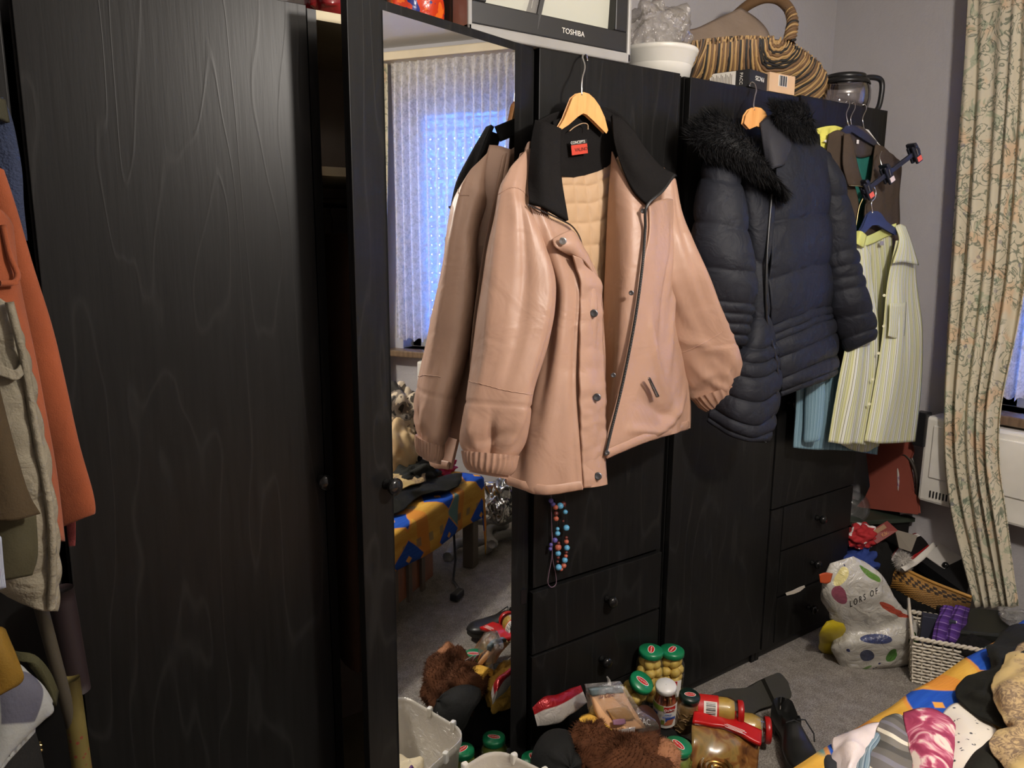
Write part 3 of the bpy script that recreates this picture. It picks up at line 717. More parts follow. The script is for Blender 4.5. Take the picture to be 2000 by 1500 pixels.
# back with quilted lining
def quilt(u, v, p):
    a = abs(math.sin(u * math.pi * 7)) ** .5; b_ = abs(math.sin((v * 11 + .3 * u) * math.pi)) ** .5; return .006 * min(a, b_) + .004 * nz(p, (8, 8, 8), 2)
cloth('quilted_lining', [[(1062, 330, -.05), (1110, 330, -.045), (1150, 334, -.045), (1200, 312, -.05), (1225, 330, -.05)], [(1072, 430, -.06), (1120, 430, -.05), (1160, 430, -.05), (1195, 420, -.06), (1225, 430, -.06)],
    [(1085, 560, -.07), (1130, 560, -.06), (1165, 560, -.055), (1195, 560, -.06), (1230, 560, -.07)], [(1100, 720, -.08), (1140, 720, -.07), (1170, 720, -.065), (1200, 720, -.07), (1230, 700, -.08)], [(1100, 890, -.09), (1140, 890, -.08), (1175, 880, -.075), (1205, 865, -.08), (1230, 850, -.09)]], M['pinkl'], jk, 90, 140, disp=quilt, label='peach quilted lining')
cloth('back_panel', [[(1016, 300, -.04), (1100, 262, -.025), (1190, 250, -.025), (1300, 340, -.03)], [(966, 500, -.055), (1100, 500, -.025), (1200, 500, -.025), (1330, 500, -.035)], [(938, 700, -.065), (1100, 700, -.03), (1200, 700, -.03), (1335, 660, -.04)], [(950, 890, -.07), (1100, 912, -.035), (1200, 880, -.035), (1335, 826, -.05)]], M['pink'], jk, 30, 40, disp=lambda u, v, p: 0)
cloth('side_panel', [[(1034, 276, -.075), (1030, 280, -.055), (1026, 290, -.03)], [(1018, 420, -.11), (1008, 420, -.075), (1000, 420, -.035)], [(1015, 600, -.13), (1000, 600, -.09), (985, 600, -.04)], [(1000, 880, -.14), (985, 880, -.10), (972, 880, -.06)]], M['pink'], jk, 10, 30, disp=lambda u, v, p: .004 * nz(p, (9, 9, 4), 8))
# black neck facing
cloth('neck_facing', [[(1080, 236, -.055), (1110, 226, -.05), (1150, 216, -.045), (1180, 214, -.05), (1204, 228, -.055)], [(1082, 280, -.06), (1115, 272, -.05), (1150, 262, -.047), (1180, 262, -.05), (1208, 272, -.06)], [(1086, 330, -.062), (1115, 328, -.052), (1150, 324, -.05), (1182, 312, -.052), (1212, 296, -.06)], [(1090, 343, -.064), (1118, 346, -.054), (1150, 340, -.052), (1182, 328, -.054), (1200, 312, -.06)]], M['fleece'], jk, 24, 24)
lp = thing('x', None, None, (0, 0, 0)); bpy.data.objects.remove(lp)
# label in the neck
c0 = onY(1131, 288, -.066); LB = frame(c0, onY(1153, 284.5, -.066) - onY(1108, 290.5, -.070), (0, 0, 1)); lw = .026
o = MB().box((-lw, -.0155, 0), (lw, .0075, .0012), LB).build('brand_label', plain('red_label', S(196, 62, 42), .7), jk)
MB().box((-lw, .0070, .0011), (lw, .0165, .0018), LB).build('label_top', M['bmat'], o)
text('CONCEPTS', .0092, LB @ Matrix.Translation((-.004, .0118, .0019)), M['wpaper'], o); text('VALINO', .0115, LB @ Matrix.Translation((.005, -.005, .0014)), plain('label_ink', S(60, 16, 12), .8), o)
b = MB(); b.tube([onY(*p, -.068) for p in pxpath([(1112, 256), (1122, 248), (1137, 241), (1147, 243), (1148, 253)], 16)], .0026, 6, flat=.4); b.build('hanging_loop', M['pinkl'], jk, smooth=True)
# left front (viewer's side)
LFC = [(.36, .10, .28, .95, .012, .11), (.60, .3, .64, .95, -.008, .07), (.08, .40, .24, .95, .010, .08), (.80, .2, .84, .55, .006, .05)]
RFC = [(.30, .50, .62, .74, .011, .035), (.28, .72, .75, .86, -.010, .035), (.50, .95, .92, .70, .012, .04), (.55, .15, .50, .5, -.010, .05), (.2, .85, .6, .95, .008, .03), (.75, .3, .62, .6, .010, .04)]
def lf(u, v, p): return creases(u, v, LFC) + .018 * nz(p, (6, 6, 1.8), 4) + .010 * nz(p, (14, 14, 4.5), 9) * smooth(.05, .4, v) + .004 * bump1(u, .62, .02) * smooth(.25, .3, v)
LFR = [[(1034, 402, -.130), (1052, 418, -.135), (1080, 432, -.140), (1106, 442, -.140)], [(1050, 470, -.135), (1075, 480, -.15), (1105, 490, -.155), (1141, 497, -.15)], [(1078, 560, -.125), (1100, 562, -.165), (1132, 565, -.175), (1170, 562, -.16)], [(1066, 650, -.120), (1095, 655, -.175), (1132, 655, -.19), (1176, 650, -.17)],
       [(1040, 760, -.120), (1080, 765, -.185), (1132, 765, -.21), (1180, 760, -.19)], [(1012, 860, -.120), (1066, 870, -.195), (1135, 868, -.225), (1181, 860, -.205)], [(988, 930, -.125), (1062, 946, -.20), (1140, 938, -.235), (1181, 926, -.22)], [(990, 944, -.130), (1062, 963, -.20), (1140, 953, -.237), (1181, 946, -.225)]]
lfp = cloth('front_panel', LFR, M['pink'], jk, 60, 120, disp=lf, thick=.006)
# stitched placket strip and hem of the left front
pl_rows = [[(1116, 498, -.184), (1134, 506, -.184), (1158, 530, -.172)], [(1133, 552, -.186), (1150, 556, -.186), (1173, 562, -.172)], [(1132, 655, -.197), (1152, 655, -.196), (1177, 650, -.178)], [(1132, 765, -.217), (1155, 765, -.217), (1181, 760, -.197)], [(1136, 868, -.232), (1158, 866, -.230), (1182, 860, -.212)], [(1140, 953, -.242), (1160, 951, -.240), (1182, 947, -.228)]]
cloth('placket', pl_rows, M['pink'], jk, 16, 90, disp=lambda u, v, p: .004 * nz(p, (12, 12, 26), 5) + .003 * nz(p, (30, 30, 60), 1), thick=.005)
cloth('hem', [[(989, 930, -.133), (1062, 947, -.21), (1135, 939, -.242)], [(991, 945, -.136), (1062, 965, -.21), (1138, 955, -.244)]], M['pink'], jk, 50, 8, disp=lambda u, v, p: .003 * math.sin(v * math.pi) + .002 * nz(p, (50, 50, 20), 3), thick=.006)
# turned snap flap at the chest
cloth('snap_flap', [[(1078, 468, -.168), (1100, 456, -.172), (1120, 452, -.168), (1140, 487, -.162)], [(1086, 484, -.180), (1106, 478, -.186), (1128, 478, -.186), (1150, 505, -.175)], [(1112, 496, -.176), (1126, 500, -.184), (1142, 512, -.184), (1162, 540, -.172)]], M['pink'], jk, 18, 14, thick=.005, disp=lambda u, v, p: .003 * nz(p, (20, 20, 20), 6))
button(jk, onY(1099, 471, -.192), TOCAM(onY(1099, 471, -.19)), .0085, M['steel'], 'snap')
for x, y, d in ((1160, 612, -.196), (1166, 776, -.222), (1168, 930, -.242)): button(jk, onY(x, y, d - .004), TOCAM(onY(x, y, d)), .0092, M['dsteel'])
# inner facing beside the lining, then the zip-side front
def rf(u, v, p): return creases(u, v, RFC) + .018 * nz(p, (5, 5, 2.2), 14) + .010 * nz(p, (13, 13, 6), 19)
cloth('inner_facing', [[(1196, 296, -.085), (1212, 330, -.11), (1236, 372, -.14), (1262, 404, -.16)], [(1190, 400, -.08), (1208, 410, -.12), (1232, 425, -.155), (1264, 450, -.175)], [(1184, 500, -.08), (1202, 505, -.125), (1226, 512, -.165), (1256, 520, -.185)], [(1180, 620, -.085), (1197, 620, -.13), (1214, 622, -.17), (1240, 625, -.195)],
    [(1180, 740, -.09), (1192, 742, -.135), (1202, 745, -.18), (1218, 745, -.205)], [(1178, 850, -.10), (1184, 850, -.15), (1188, 848, -.19), (1194, 842, -.215)], [(1180, 893, -.11), (1182, 893, -.16), (1183, 892, -.20), (1185, 890, -.22)]], M['pink'], jk, 30, 90, disp=lambda u, v, p: .006 * nz(p, (10, 10, 4), 3), thick=.005)
cloth('front_panel', [[(1262, 404, -.162), (1284, 392, -.135), (1304, 390, -.11), (1320, 400, -.09)], [(1264, 460, -.178), (1290, 470, -.16), (1310, 470, -.13), (1330, 480, -.09)], [(1256, 520, -.188), (1282, 540, -.175), (1308, 560, -.14), (1330, 580, -.09)], [(1240, 625, -.198), (1276, 640, -.19), (1308, 660, -.15), (1338, 680, -.09)],
    [(1218, 745, -.208), (1266, 745, -.20), (1308, 748, -.155), (1341, 755, -.10)], [(1194, 845, -.218), (1252, 825, -.21), (1306, 815, -.16), (1342, 805, -.105)], [(1183, 894, -.224), (1250, 866, -.215), (1306, 848, -.165), (1341, 836, -.11)]], M['pink'], jk, 60, 110, disp=rf, thick=.006)
cloth('hem', [[(1184, 878, -.229), (1250, 850, -.220), (1306, 833, -.170), (1342, 822, -.115)], [(1184, 895, -.230), (1250, 867, -.221), (1306, 849, -.171), (1342, 838, -.116)]], M['pink'], jk, 40, 8, disp=lambda u, v, p: .003 * math.sin(v * math.pi) + .002 * nz(p, (50, 50, 20), 3), thick=.006)
zp = [(1318, 343, -.160), (1296, 373, -.182), (1265, 403, -.188), (1262, 450, -.186), (1257, 515, -.198), (1243, 620, -.208), (1220, 740, -.218), (1196, 840, -.228), (1184, 890, -.234)]
zipper('zipper', zp, jk, M['dsteel'], .0055, 170)
px_tube('zip_tape', [(x - 2, y, d + .002) for x, y, d in zp], .0036, M['bmat'], jk, 90)
zipper('zipper', [(1031, 399, -.150), (1060, 412, -.156), (1098, 430, -.160), (1118, 442, -.160), (1132, 462, -.160), (1140, 490, -.160)], jk, M['dsteel'], .0055, 60)
for x, y, d in ((1256, 412, -.176), (1233, 572, -.196), (1198, 733, -.212), (1186, 884, -.232)): button(jk, onY(x, y, d - .002), TOCAM(onY(x, y, d)), .006, M['dsteel'], 'snap')
pk = cloth('pocket_welt', [[(1265, 738, -.220), (1269, 737, -.220)], [(1282, 776, -.212), (1287, 774, -.211)]], M['dsteel'], jk, 4, 10, thick=.004)
zipper('pocket_zip', [(1266, 738, -.2265), (1284, 774, -.2185)], pk, M['steel'], .005, 22)
# collar
cloth('collar', [[(1046, 236, -.075), (1066, 240, -.095), (1094, 252, -.085)], [(1038, 285, -.09), (1062, 292, -.125), (1094, 300, -.10)], [(1033, 345, -.11), (1062, 352, -.15), (1096, 356, -.12)], [(1033, 396, -.14), (1068, 408, -.165), (1105, 432, -.15)]], M['fleece'], jk, 24, 30, thick=.010, disp=lambda u, v, p: .006 * nz(p, (12, 12, 8), 7), label='black fleece collar')
cloth('collar', [[(1194, 226, -.075), (1214, 234, -.085), (1240, 262, -.085)], [(1200, 280, -.10), (1228, 290, -.125), (1266, 300, -.115)], [(1218, 336, -.125), (1250, 334, -.15), (1292, 330, -.135)], [(1238, 376, -.15), (1276, 362, -.168), (1315, 343, -.150)], [(1264, 402, -.172), (1292, 376, -.176), (1318, 345, -.152)]], M['fleece'], jk, 24, 30, thick=.010, disp=lambda u, v, p: .005 * nz(p, (12, 12, 8), 17), label='black fleece collar')
cloth('collar_stand', [[(1046, 238, -.07), (1090, 218, -.04), (1150, 208, -.03), (1200, 216, -.04), (1240, 258, -.07)], [(1048, 270, -.06), (1090, 250, -.03), (1150, 240, -.025), (1200, 250, -.03), (1240, 290, -.06)]], M['fleece'], jk, 30, 8, thick=.006)
# shoulder caps and sleeves
SC = {21: [(.22, .1, .30, .66, .012, .06), (.58, .15, .52, .68, -.011, .06), (.80, .3, .74, .7, .009, .05), (.18, .74, .34, .98, .013, .045), (.45, .78, .50, 1., -.014, .04), (.78, .72, .62, .98, .013, .045), (.3, .9, .7, .84, -.008, .03)],
      33: [(.30, .08, .46, .6, .012, .06), (.68, .1, .72, .6, -.010, .06), (.18, .60, .72, .70, .009, .03), (.30, .74, .58, .98, .014, .04), (.58, .70, .80, .95, -.014, .04), (.2, .86, .5, .80, .010, .03), (.75, .72, .55, .84, .010, .03)]}
def slv(seed, v0=.72):
    def f(th, v, p):
        g = .017 * nz(p, (6, 6, 2.2), seed) + .008 * nz(p, (13, 13, 5), seed + 5) - .009 * abs(nz(p, (9, 9, 3.5), seed + 2))
        if 0 <= th <= math.pi: g += creases(1 - th / math.pi, v, SC[seed]) * math.sin(th) ** .5
        g += -.003 * bump1(v, v0, .006) + .012 * nz(p, (18, 18, 9), seed + 9) * smooth(v0, 1, v) - .012 * abs(nz(p, (24, 24, 14), seed + 11)) * smooth(v0 + .05, 1, v)
        return g
    return f
sl1 = sleeve('sleeve', [(1020, 284, 1042, 300, -.075, 0.95), (990, 338, 1034, 398, -.095, 0.86), (972, 376, 1056, 436, -.105, 0.77), (958, 460, 1076, 478, -.120, 0.66), (944, 560, 1091, 560, -.13, 0.59), (927, 665, 1076, 672, -.14, 0.57), (908, 752, 1050, 765, -.15, 0.59), (898, 815, 1040, 822, -.155, 0.59), (896, 860, 1030, 862, -.155, 0.57), (904, 892, 1010, 902, -.155, 0.53)], M['pink'], jk, 44, 110, slv(21), k=.5)
def cuffd(k): return lambda th, v, p: .0030 * (1 - 2 * abs(math.sin(th * k * .5 + 1.5 * nz(p, (14, 14, 14), 3))) ** .6) * (1 - .35 * v) + .002 * math.sin(v * math.pi)
sleeve('cuff', [(902, 880, 1014, 890, -.155, .55), (905, 898, 1008, 910, -.155, .56), (909, 910, 1002, 922, -.155, .56), (914, 918, 997, 929, -.155, .55)], M['pink'], jk, 160, 16, cuffd(30))
sleeve('inner_cuff', [(918, 910, 995, 922, -.150, .5), (916, 922, 992, 936, -.150, .5)], M['pink'], jk, 40, 6, cap1=True)
sl2 = sleeve('sleeve', [(1300, 330, 1318, 348, -.085, 0.80), (1282, 392, 1338, 420, -.10, 0.64), (1262, 440, 1358, 470, -.115, 0.56), (1252, 530, 1386, 530, -.125, 0.48), (1272, 610, 1416, 598, -.13, 0.44), (1300, 672, 1440, 655, -.135, 0.44), (1322, 722, 1452, 706, -.135, 0.44), (1342, 764, 1456, 738, -.135, 0.42), (1364, 794, 1452, 760, -.135, 0.40)], M['pink'], jk, 44, 110, slv(33, .66), k=.5)
sleeve('cuff', [(1352, 780, 1456, 744, -.135, .5), (1364, 793, 1456, 757, -.135, .52), (1374, 801, 1453, 767, -.135, .52), (1380, 805, 1449, 773, -.135, .5)], M['pink'], jk, 160, 16, cuffd(26))
sleeve('inner_cuff', [(1384, 800, 1444, 772, -.13, .45), (1390, 808, 1440, 784, -.13, .45)], M['pink'], jk, 40, 6)
# stitched seams laid on the cloth
for o_, pts in ((sl1, [(900, 742), (940, 750), (985, 762), (1046, 772)]), (sl1, [(973, 380), (988, 370), (1005, 366), (1022, 374), (1040, 398)]), (lfp, [(1131, 560), (1129, 655), (1129, 765), (1133, 868), (1137, 935)]), (sl2, [(1318, 694), (1350, 682), (1385, 664), (1412, 648)])):
    seam(o_, pts, .0011, M['pink'], jk, wob=.0006)
# beech hanger of the jacket
h1 = thing('coat_hanger', 'beech hanger with steel hook carrying the pink-beige jacket', 'hanger', onY(1140, 190, -.09), 'wooden coat hangers')
HM = lambda pts, d: [onY(x, y, d) for x, y in pts]
def flat_hanger(parent, outline, d0, d1, mat, name='shoulder_bar'):
    A = [onY(x, y, d0 + (d1 - d0) * .5) for x, y in outline]; B = [p + Vector((0, (d1 - d0) * .5, 0)) for p in A]; n = len(A)
    return MB().add(A + B, [tuple(range(n)), tuple(reversed(range(n, 2 * n)))] + [(i, (i + 1) % n, n + (i + 1) % n, n + i) for i in range(n)]).build(name, mat, parent, bevel=.003)
arch = [(1088, 256), (1096, 246), (1104, 232), (1112, 212), (1120, 192), (1130, 184), (1140, 182), (1150, 185), (1160, 194), (1170, 208), (1180, 230), (1186, 254), (1184, 258), (1176, 250), (1160, 234), (1147, 222), (1139, 219), (1128, 226), (1110, 242)]
flat_hanger(h1, arch, -.086, -.064, M['hwood'])
px_tube('hook', [(1147, 118, -.004), (1145, 108, -.008), (1141, 106, -.014), (1138, 112, -.03), (1142, 125, -.05), (1142, 136, -.06), (1138, 150, -.07), (1136, 165, -.074), (1136, 186, -.075)], .0021, M['steel'], h1, 50, k=8)
# dark jacket hanging behind it, glimpsed at the shoulder and hem
# bead necklaces on the knob of that door
nk = thing('necklace', 'loop of turquoise and terracotta beads hanging below the pink-beige jacket', 'necklace', onY(1092, 1000, -.02), 'necklaces on the door')
MB().tube([onY(*p, -.02) for p in pxpath([(1078, 940), (1088, 1000), (1088, 1060), (1092, 1108), (1098, 1114), (1104, 1095), (1107, 1050), (1106, 1000), (1100, 950), (1092, 930)], 60)], .0008, 5).build('cord', M['bmat'], nk)
tq = plain('turquoise_bead', S(96, 166, 202), .4); tc = plain('terracotta_bead', S(176, 92, 70), .5); dk_ = plain('dark_red_bead', S(96, 42, 36), .4); vb = plain('violet_bead', S(98, 88, 160), .35)
for x, y, r, m in ((1106, 1031, 6.5, tq), (1106, 1050, 3.5, dk_), (1106, 1058, 5.2, tc), (1107, 1070, 6, tq), (1106, 1079, 3.5, dk_), (1105, 1086, 4, tc), (1103, 1094, 6, tq), (1101, 1105, 5.5, tc), (1096, 1112, 4, tc), (1091, 1108, 6.5, tq), (1089, 1097, 3, dk_), (1090, 1089, 3.5, dk_), (1090, 1081, 5.8, tq), (1090, 1069, 6.8, tc), (1091, 1061, 3.6, dk_), (1085, 991, 5.5, tc), (1086, 1003, 5, dk_), (1086, 1013, 5.5, tc), (1089, 1042, 5.5, tq), (1089, 1033, 4, tq), (1100, 985, 6, dk_), (1094, 988, 7, tq), (1104, 1000, 5, tq), (1100, 1018, 2.5, dk_)):
    c = onY(x, y, -.022); rr = r * (c - CAM).dot(FW) / F; MB().ball(c, (rr, rr, rr * .92), 12, 8).build('bead', m, nk, smooth=True)
n2 = thing('necklace', 'thin violet cord with lilac beads ending in a long empty loop', 'necklace', onY(1080, 1100, -.012), 'necklaces on the door')
MB().tube([onY(*p, -.012) for p in pxpath([(1076, 935), (1077, 1000), (1078, 1050), (1078, 1085), (1072, 1120), (1070, 1138), (1077, 1147), (1086, 1140), (1085, 1120), (1079, 1088), (1079, 1040)], 60)], .0012, 6).build('cord', plain('violet_cord', S(104, 82, 96), .5), n2, smooth=True)
for x, y, r in ((1084, 1055, 5.5), (1076, 1064, 4), (1075, 1072, 4), (1080, 985, 5), (1076, 978, 5)):
    c = onY(x, y, -.016); rr = r * (c - CAM).dot(FW) / F; MB().ball(c, (rr, rr, rr), 10, 7).build('bead', vb, n2, smooth=True)

# ---------------------------------------------------------------- navy puffer coat
M['navy'] = fabric('navy_puffer_nylon', S(30, 32, 40), .62, .4, 18, 600, .05, 0, .25, .08)
M['fur'] = plain('black_faux_fur', S(12, 12, 15), .7, 0, .3)
pf_ = thing('puffer_coat', 'navy quilted puffer coat with black fur collar on a wooden hanger', 'coat', onY(1510, 500, -.1))
def puff(seams, amp, seed, soft=.35):
    def val(v):
        lo, hi = 0., 1.
        for s_ in seams:
            if s_ <= v: lo = s_
            else: hi = s_; break
        t = (v - lo) / max(1e-6, hi - lo); return (4 * t * (1 - t)) ** soft * min(1, (hi - lo) / .10 + .25)
    def f(u, v, p):
        vv = v if u is None else v
        return amp * val(min(.9999, max(0, vv + .006 * nz(p, (14, 14, 4), seed)))) + .25 * amp * nz(p, (22, 22, 14), seed + 2)
    return f
cloth('back_panel', [[(1400, 290, -.03), (1490, 262, -.03), (1600, 262, -.03)], [(1390, 500, -.03), (1490, 500, -.03), (1620, 500, -.03)], [(1395, 800, -.035), (1490, 780, -.03), (1615, 735, -.03)]], M['navy'], pf_, 20, 30)
# front with zip edge
cloth('front_panel', [[(1512, 300, -.12), (1545, 268, -.115), (1580, 272, -.10), (1618, 300, -.07)], [(1508, 385, -.14), (1548, 378, -.155), (1588, 372, -.13), (1622, 380, -.08)], [(1500, 480, -.16), (1545, 470, -.175), (1590, 460, -.15), (1626, 460, -.085)], [(1498, 570, -.17), (1545, 556, -.185), (1588, 540, -.155), (1622, 535, -.09)],
    [(1501, 640, -.17), (1548, 622, -.185), (1590, 605, -.155), (1622, 600, -.09)], [(1514, 690, -.18), (1556, 672, -.195), (1596, 655, -.165), (1628, 640, -.095)], [(1519, 745, -.18), (1560, 728, -.2), (1600, 712, -.165), (1630, 700, -.10)], [(1519, 772, -.175), (1560, 757, -.19), (1600, 745, -.16), (1628, 732, -.10)]],
    M['navy'], pf_, 60, 150, disp=puff([.0, .22, .385, .565, .61, .65, .74, .84, .94], .013, 3, .5), thick=.008)
cloth('front_panel', [[(1440, 330, -.10), (1460, 350, -.13), (1482, 370, -.145), (1508, 385, -.15)], [(1452, 430, -.11), (1468, 450, -.14), (1482, 470, -.155), (1500, 480, -.165)], [(1460, 560, -.12), (1472, 570, -.15), (1484, 575, -.165), (1497, 570, -.175)], [(1452, 640, -.13), (1470, 645, -.17), (1486, 645, -.185), (1501, 640, -.18)],
    [(1425, 690, -.13), (1455, 705, -.185), (1486, 705, -.205), (1514, 692, -.19)], [(1402, 745, -.12), (1445, 768, -.19), (1484, 772, -.215), (1518, 750, -.195)], [(1390, 800, -.12), (1435, 826, -.19), (1474, 836, -.215), (1508, 815, -.195)], [(1385, 822, -.115), (1430, 850, -.18), (1470, 860, -.205), (1494, 862, -.195)]],
    M['navy'], pf_, 50, 150, disp=puff([0, .2, .38, .52, .58, .64, .74, .84, .93], .012, 9, .5), thick=.008)
px_tube('zip_tape', [(1507, 380, -.166), (1499, 480, -.180), (1496, 570, -.190), (1500, 640, -.192), (1514, 692, -.205), (1519, 750, -.208), (1508, 815, -.208), (1494, 864, -.205)], .0042, M['black'], pf_, 80)
sleeve('sleeve', [(1388, 298, 1418, 302, -.09, 1.), (1374, 340, 1442, 350, -.11, .9), (1362, 410, 1455, 425, -.13, .75), (1356, 480, 1466, 500, -.145, .7), (1362, 540, 1474, 548, -.155, .68), (1372, 590, 1468, 600, -.16, .66), (1384, 640, 1458, 645, -.16, .64), (1400, 672, 1452, 676, -.16, .6)], M['navy'], pf_, 40, 130, lambda th, v, p: puff([0, .16, .33, .52, .70, .76, .82, .9], .010, 21, .5)(None, v, p), k=.65)
sleeve('sleeve', [(1596, 285, 1612, 292, -.07, 1.), (1594, 340, 1642, 345, -.085, .9), (1604, 420, 1660, 415, -.10, .8), (1614, 490, 1668, 478, -.115, .75), (1620, 545, 1680, 532, -.125, .72), (1626, 600, 1694, 586, -.135, .72), (1640, 650, 1706, 632, -.14, .7), (1656, 688, 1708, 664, -.145, .65)], M['navy'], pf_, 40, 130, lambda th, v, p: puff([0, .22, .45, .52, .58, .64, .78, .9], .0095, 27, .5)(None, v, p), k=.7)
cloth('inner_collar', [[(1484, 240, -.09), (1505, 226, -.10), (1530, 240, -.11), (1560, 262, -.11)], [(1490, 285, -.11), (1508, 280, -.13), (1530, 285, -.14), (1548, 292, -.13)], [(1500, 340, -.12), (1510, 330, -.14), (1524, 325, -.15), (1532, 322, -.14)]], fabric('slate_collar_cloth', S(44, 44, 50), .7, .2), pf_, 16, 16, thick=.006)
def fur_mass(rows, seed, n, ln):
    core = sleeve('fur_core', rows, M['fur'], pf_, 30, 40, lambda th, v, p: .014 * nz(p, (16, 16, 16), seed))
    P = ringpts(rows, 40, 60, lambda th, v, p: .012 * nz(p, (16, 16, 16), seed))
    def fn(r):
        i = r.randrange(60); j = r.randrange(40); p = P[i][j].lerp(P[i + 1][(j + 1) % 40], r.random()); c = sum(P[i], Vector()) / 40
        return p, (p - c)
    blades(fn, n, ln, M['fur'], 'fur_trim', pf_, seed, .0009, .35)
fur_mass([(1346, 268, 1372, 300, -.09, 1), (1370, 240, 1420, 318, -.11, .8), (1405, 226, 1478, 345, -.14, .7), (1440, 248, 1528, 362, -.16, .65), (1480, 305, 1532, 376, -.16, .6), (1492, 368, 1520, 382, -.155, .6)], 3, 9000, .034)
fur_mass([(1508, 210, 1516, 236, -.11, .8), (1520, 204, 1548, 262, -.12, .7), (1550, 206, 1580, 268, -.12, .7), (1582, 212, 1596, 258, -.11, .8)], 5, 4500, .030)
h2 = thing('coat_hanger', 'beech hanger hooked on the wardrobe above the navy puffer coat', 'hanger', onY(1476, 230, -.08), 'wooden coat hangers')
flat_hanger(h2, [(1455, 240), (1458, 226), (1465, 216), (1475, 211), (1486, 213), (1494, 220), (1500, 232), (1504, 246), (1495, 250), (1478, 244), (1464, 250)], -.098, -.078, M['hwood'])
px_tube('hook', [(1464, 168, -.004), (1468, 161, -.010), (1474, 164, -.02), (1477, 176, -.045), (1474, 190, -.065), (1472, 204, -.082), (1473, 216, -.088)], .0021, M['steel'], h2, 40, k=8)
# dark second coat behind: hem and black fold under the puffer
bc2 = sleeve('dark_coat', [(1560, 300, 1600, 300, -.030, .2), (1556, 500, 1640, 500, -.030, .2), (1560, 640, 1660, 630, -.032, .2), (1568, 730, 1668, 712, -.034, .2)], fabric('dark_brown_coat_cloth', S(44, 34, 28), .85, .3), None, 24, 40, lambda th, v, p: .004 * nz(p, (15, 15, 6), 2))
tag(bc2, 'dark brown garment whose hem shows under the puffer coat sleeve', 'coat')

# ---------------------------------------------------------------- brown jacket with teal lining, yellow top, hangers
M['brown'] = fabric('brown_corduroy_cloth', S(70, 58, 48), .85, .25, 14, 500, .2)
bj = thing('jacket', 'brown sleeveless jacket with teal lining at the wardrobe end', 'jacket', onY(1690, 380, -.07))
cloth('lining', [[(1655, 270, -.045), (1685, 262, -.04), (1716, 290, -.045)], [(1655, 350, -.045), (1685, 350, -.04), (1716, 350, -.045)], [(1650, 470, -.05), (1675, 470, -.045), (1700, 470, -.05)]], fabric('teal_lining', S(44, 110, 100), .6, .3), bj, 16, 30, label='teal lining')
cloth('back_yoke', [[(1655, 252, -.05), (1680, 246, -.045), (1712, 276, -.05)], [(1660, 300, -.052), (1682, 308, -.048), (1712, 300, -.052)]], fabric('grey_brown_satin', S(70, 62, 56), .4, .3), bj, 12, 10)
cloth('front_panel', [[(1618, 262, -.05), (1636, 254, -.06), (1655, 262, -.07)], [(1612, 330, -.055), (1640, 330, -.075), (1662, 330, -.085)], [(1616, 400, -.055), (1648, 400, -.08), (1674, 400, -.09)], [(1622, 480, -.05), (1644, 480, -.07), (1662, 480, -.085)], [(1626, 620, -.045), (1644, 620, -.06), (1660, 620, -.07)]], M['brown'], bj, 20, 50, disp=wr(.006, 14, 5, 3), thick=.005)
cloth('lapel', [[(1648, 262, -.08), (1658, 262, -.085), (1664, 275, -.088)], [(1646, 320, -.09), (1662, 322, -.10), (1676, 330, -.10)], [(1656, 362, -.095), (1672, 364, -.105), (1688, 366, -.10)]], M['brown'], bj, 12, 16, thick=.005)
cloth('front_panel', [[(1712, 282, -.07), (1730, 290, -.06), (1748, 308, -.045)], [(1704, 340, -.085), (1730, 340, -.08), (1760, 322, -.045)], [(1690, 400, -.09), (1725, 400, -.085), (1756, 380, -.045)], [(1684, 480, -.09), (1722, 480, -.08), (1757, 450, -.045)], [(1684, 620, -.07), (1722, 620, -.065), (1752, 600, -.045)]], M['brown'], bj, 24, 50, disp=wr(.006, 14, 5, 8), thick=.005)
px_tube('zip_edge', [(1660, 362, -.110), (1686, 366, -.112), (1686, 385, -.105), (1678, 405, -.10), (1672, 440, -.10), (1664, 480, -.092)], .0016, plain('brass_zip', S(190, 170, 120), .35, .8), bj, 50)
MB().box((-.006, -.006, 0), (.006, .006, .001), frame(onY(1675, 277, -.056), (1, 0, 0), (0, 0, 1))).build('size_tag', M['wpaper'], bj)
h3 = thing('clothes_hanger', 'black hanger inside the brown jacket collar', 'hanger', onY(1665, 240, -.06), 'hangers on the end wardrobe')
flat_hanger(h3, [(1640, 262), (1652, 248), (1660, 244), (1672, 248), (1700, 268), (1716, 284), (1708, 284), (1686, 270), (1664, 256), (1652, 262)], -.066, -.056, M['black'])
px_tube('hook', [(1652, 200, -.004), (1657, 197, -.012), (1659, 206, -.03), (1653, 222, -.05), (1655, 236, -.06), (1658, 246, -.062)], .0017, M['steel'], h3, 40)
h4 = thing('clothes_hanger', 'white plastic hanger behind the brown jacket shoulder', 'hanger', onY(1700, 262, -.04), 'hangers on the end wardrobe')
flat_hanger(h4, [(1678, 254), (1684, 252), (1696, 255), (1704, 266), (1716, 282), (1734, 300), (1756, 316), (1752, 322), (1730, 308), (1708, 290), (1692, 274), (1682, 266)], -.040, -.030, M['white'])
px_tube('hook', [(1684, 205, -.004), (1690, 205, -.012), (1692, 213, -.02), (1685, 230, -.032), (1686, 244, -.035), (1689, 256, -.035)], .0017, M['steel'], h4, 40)
h5 = thing('clothes_hanger', 'wire hook rising beside the black hanger, yellow top below it', 'hanger', onY(1665, 240, -.04), 'hangers on the end wardrobe')
px_tube('hook', [(1664, 202, -.004), (1669, 201, -.012), (1670, 211, -.025), (1662, 228, -.042), (1662, 240, -.045), (1664, 248, -.045)], .0017, M['steel'], h5, 40)
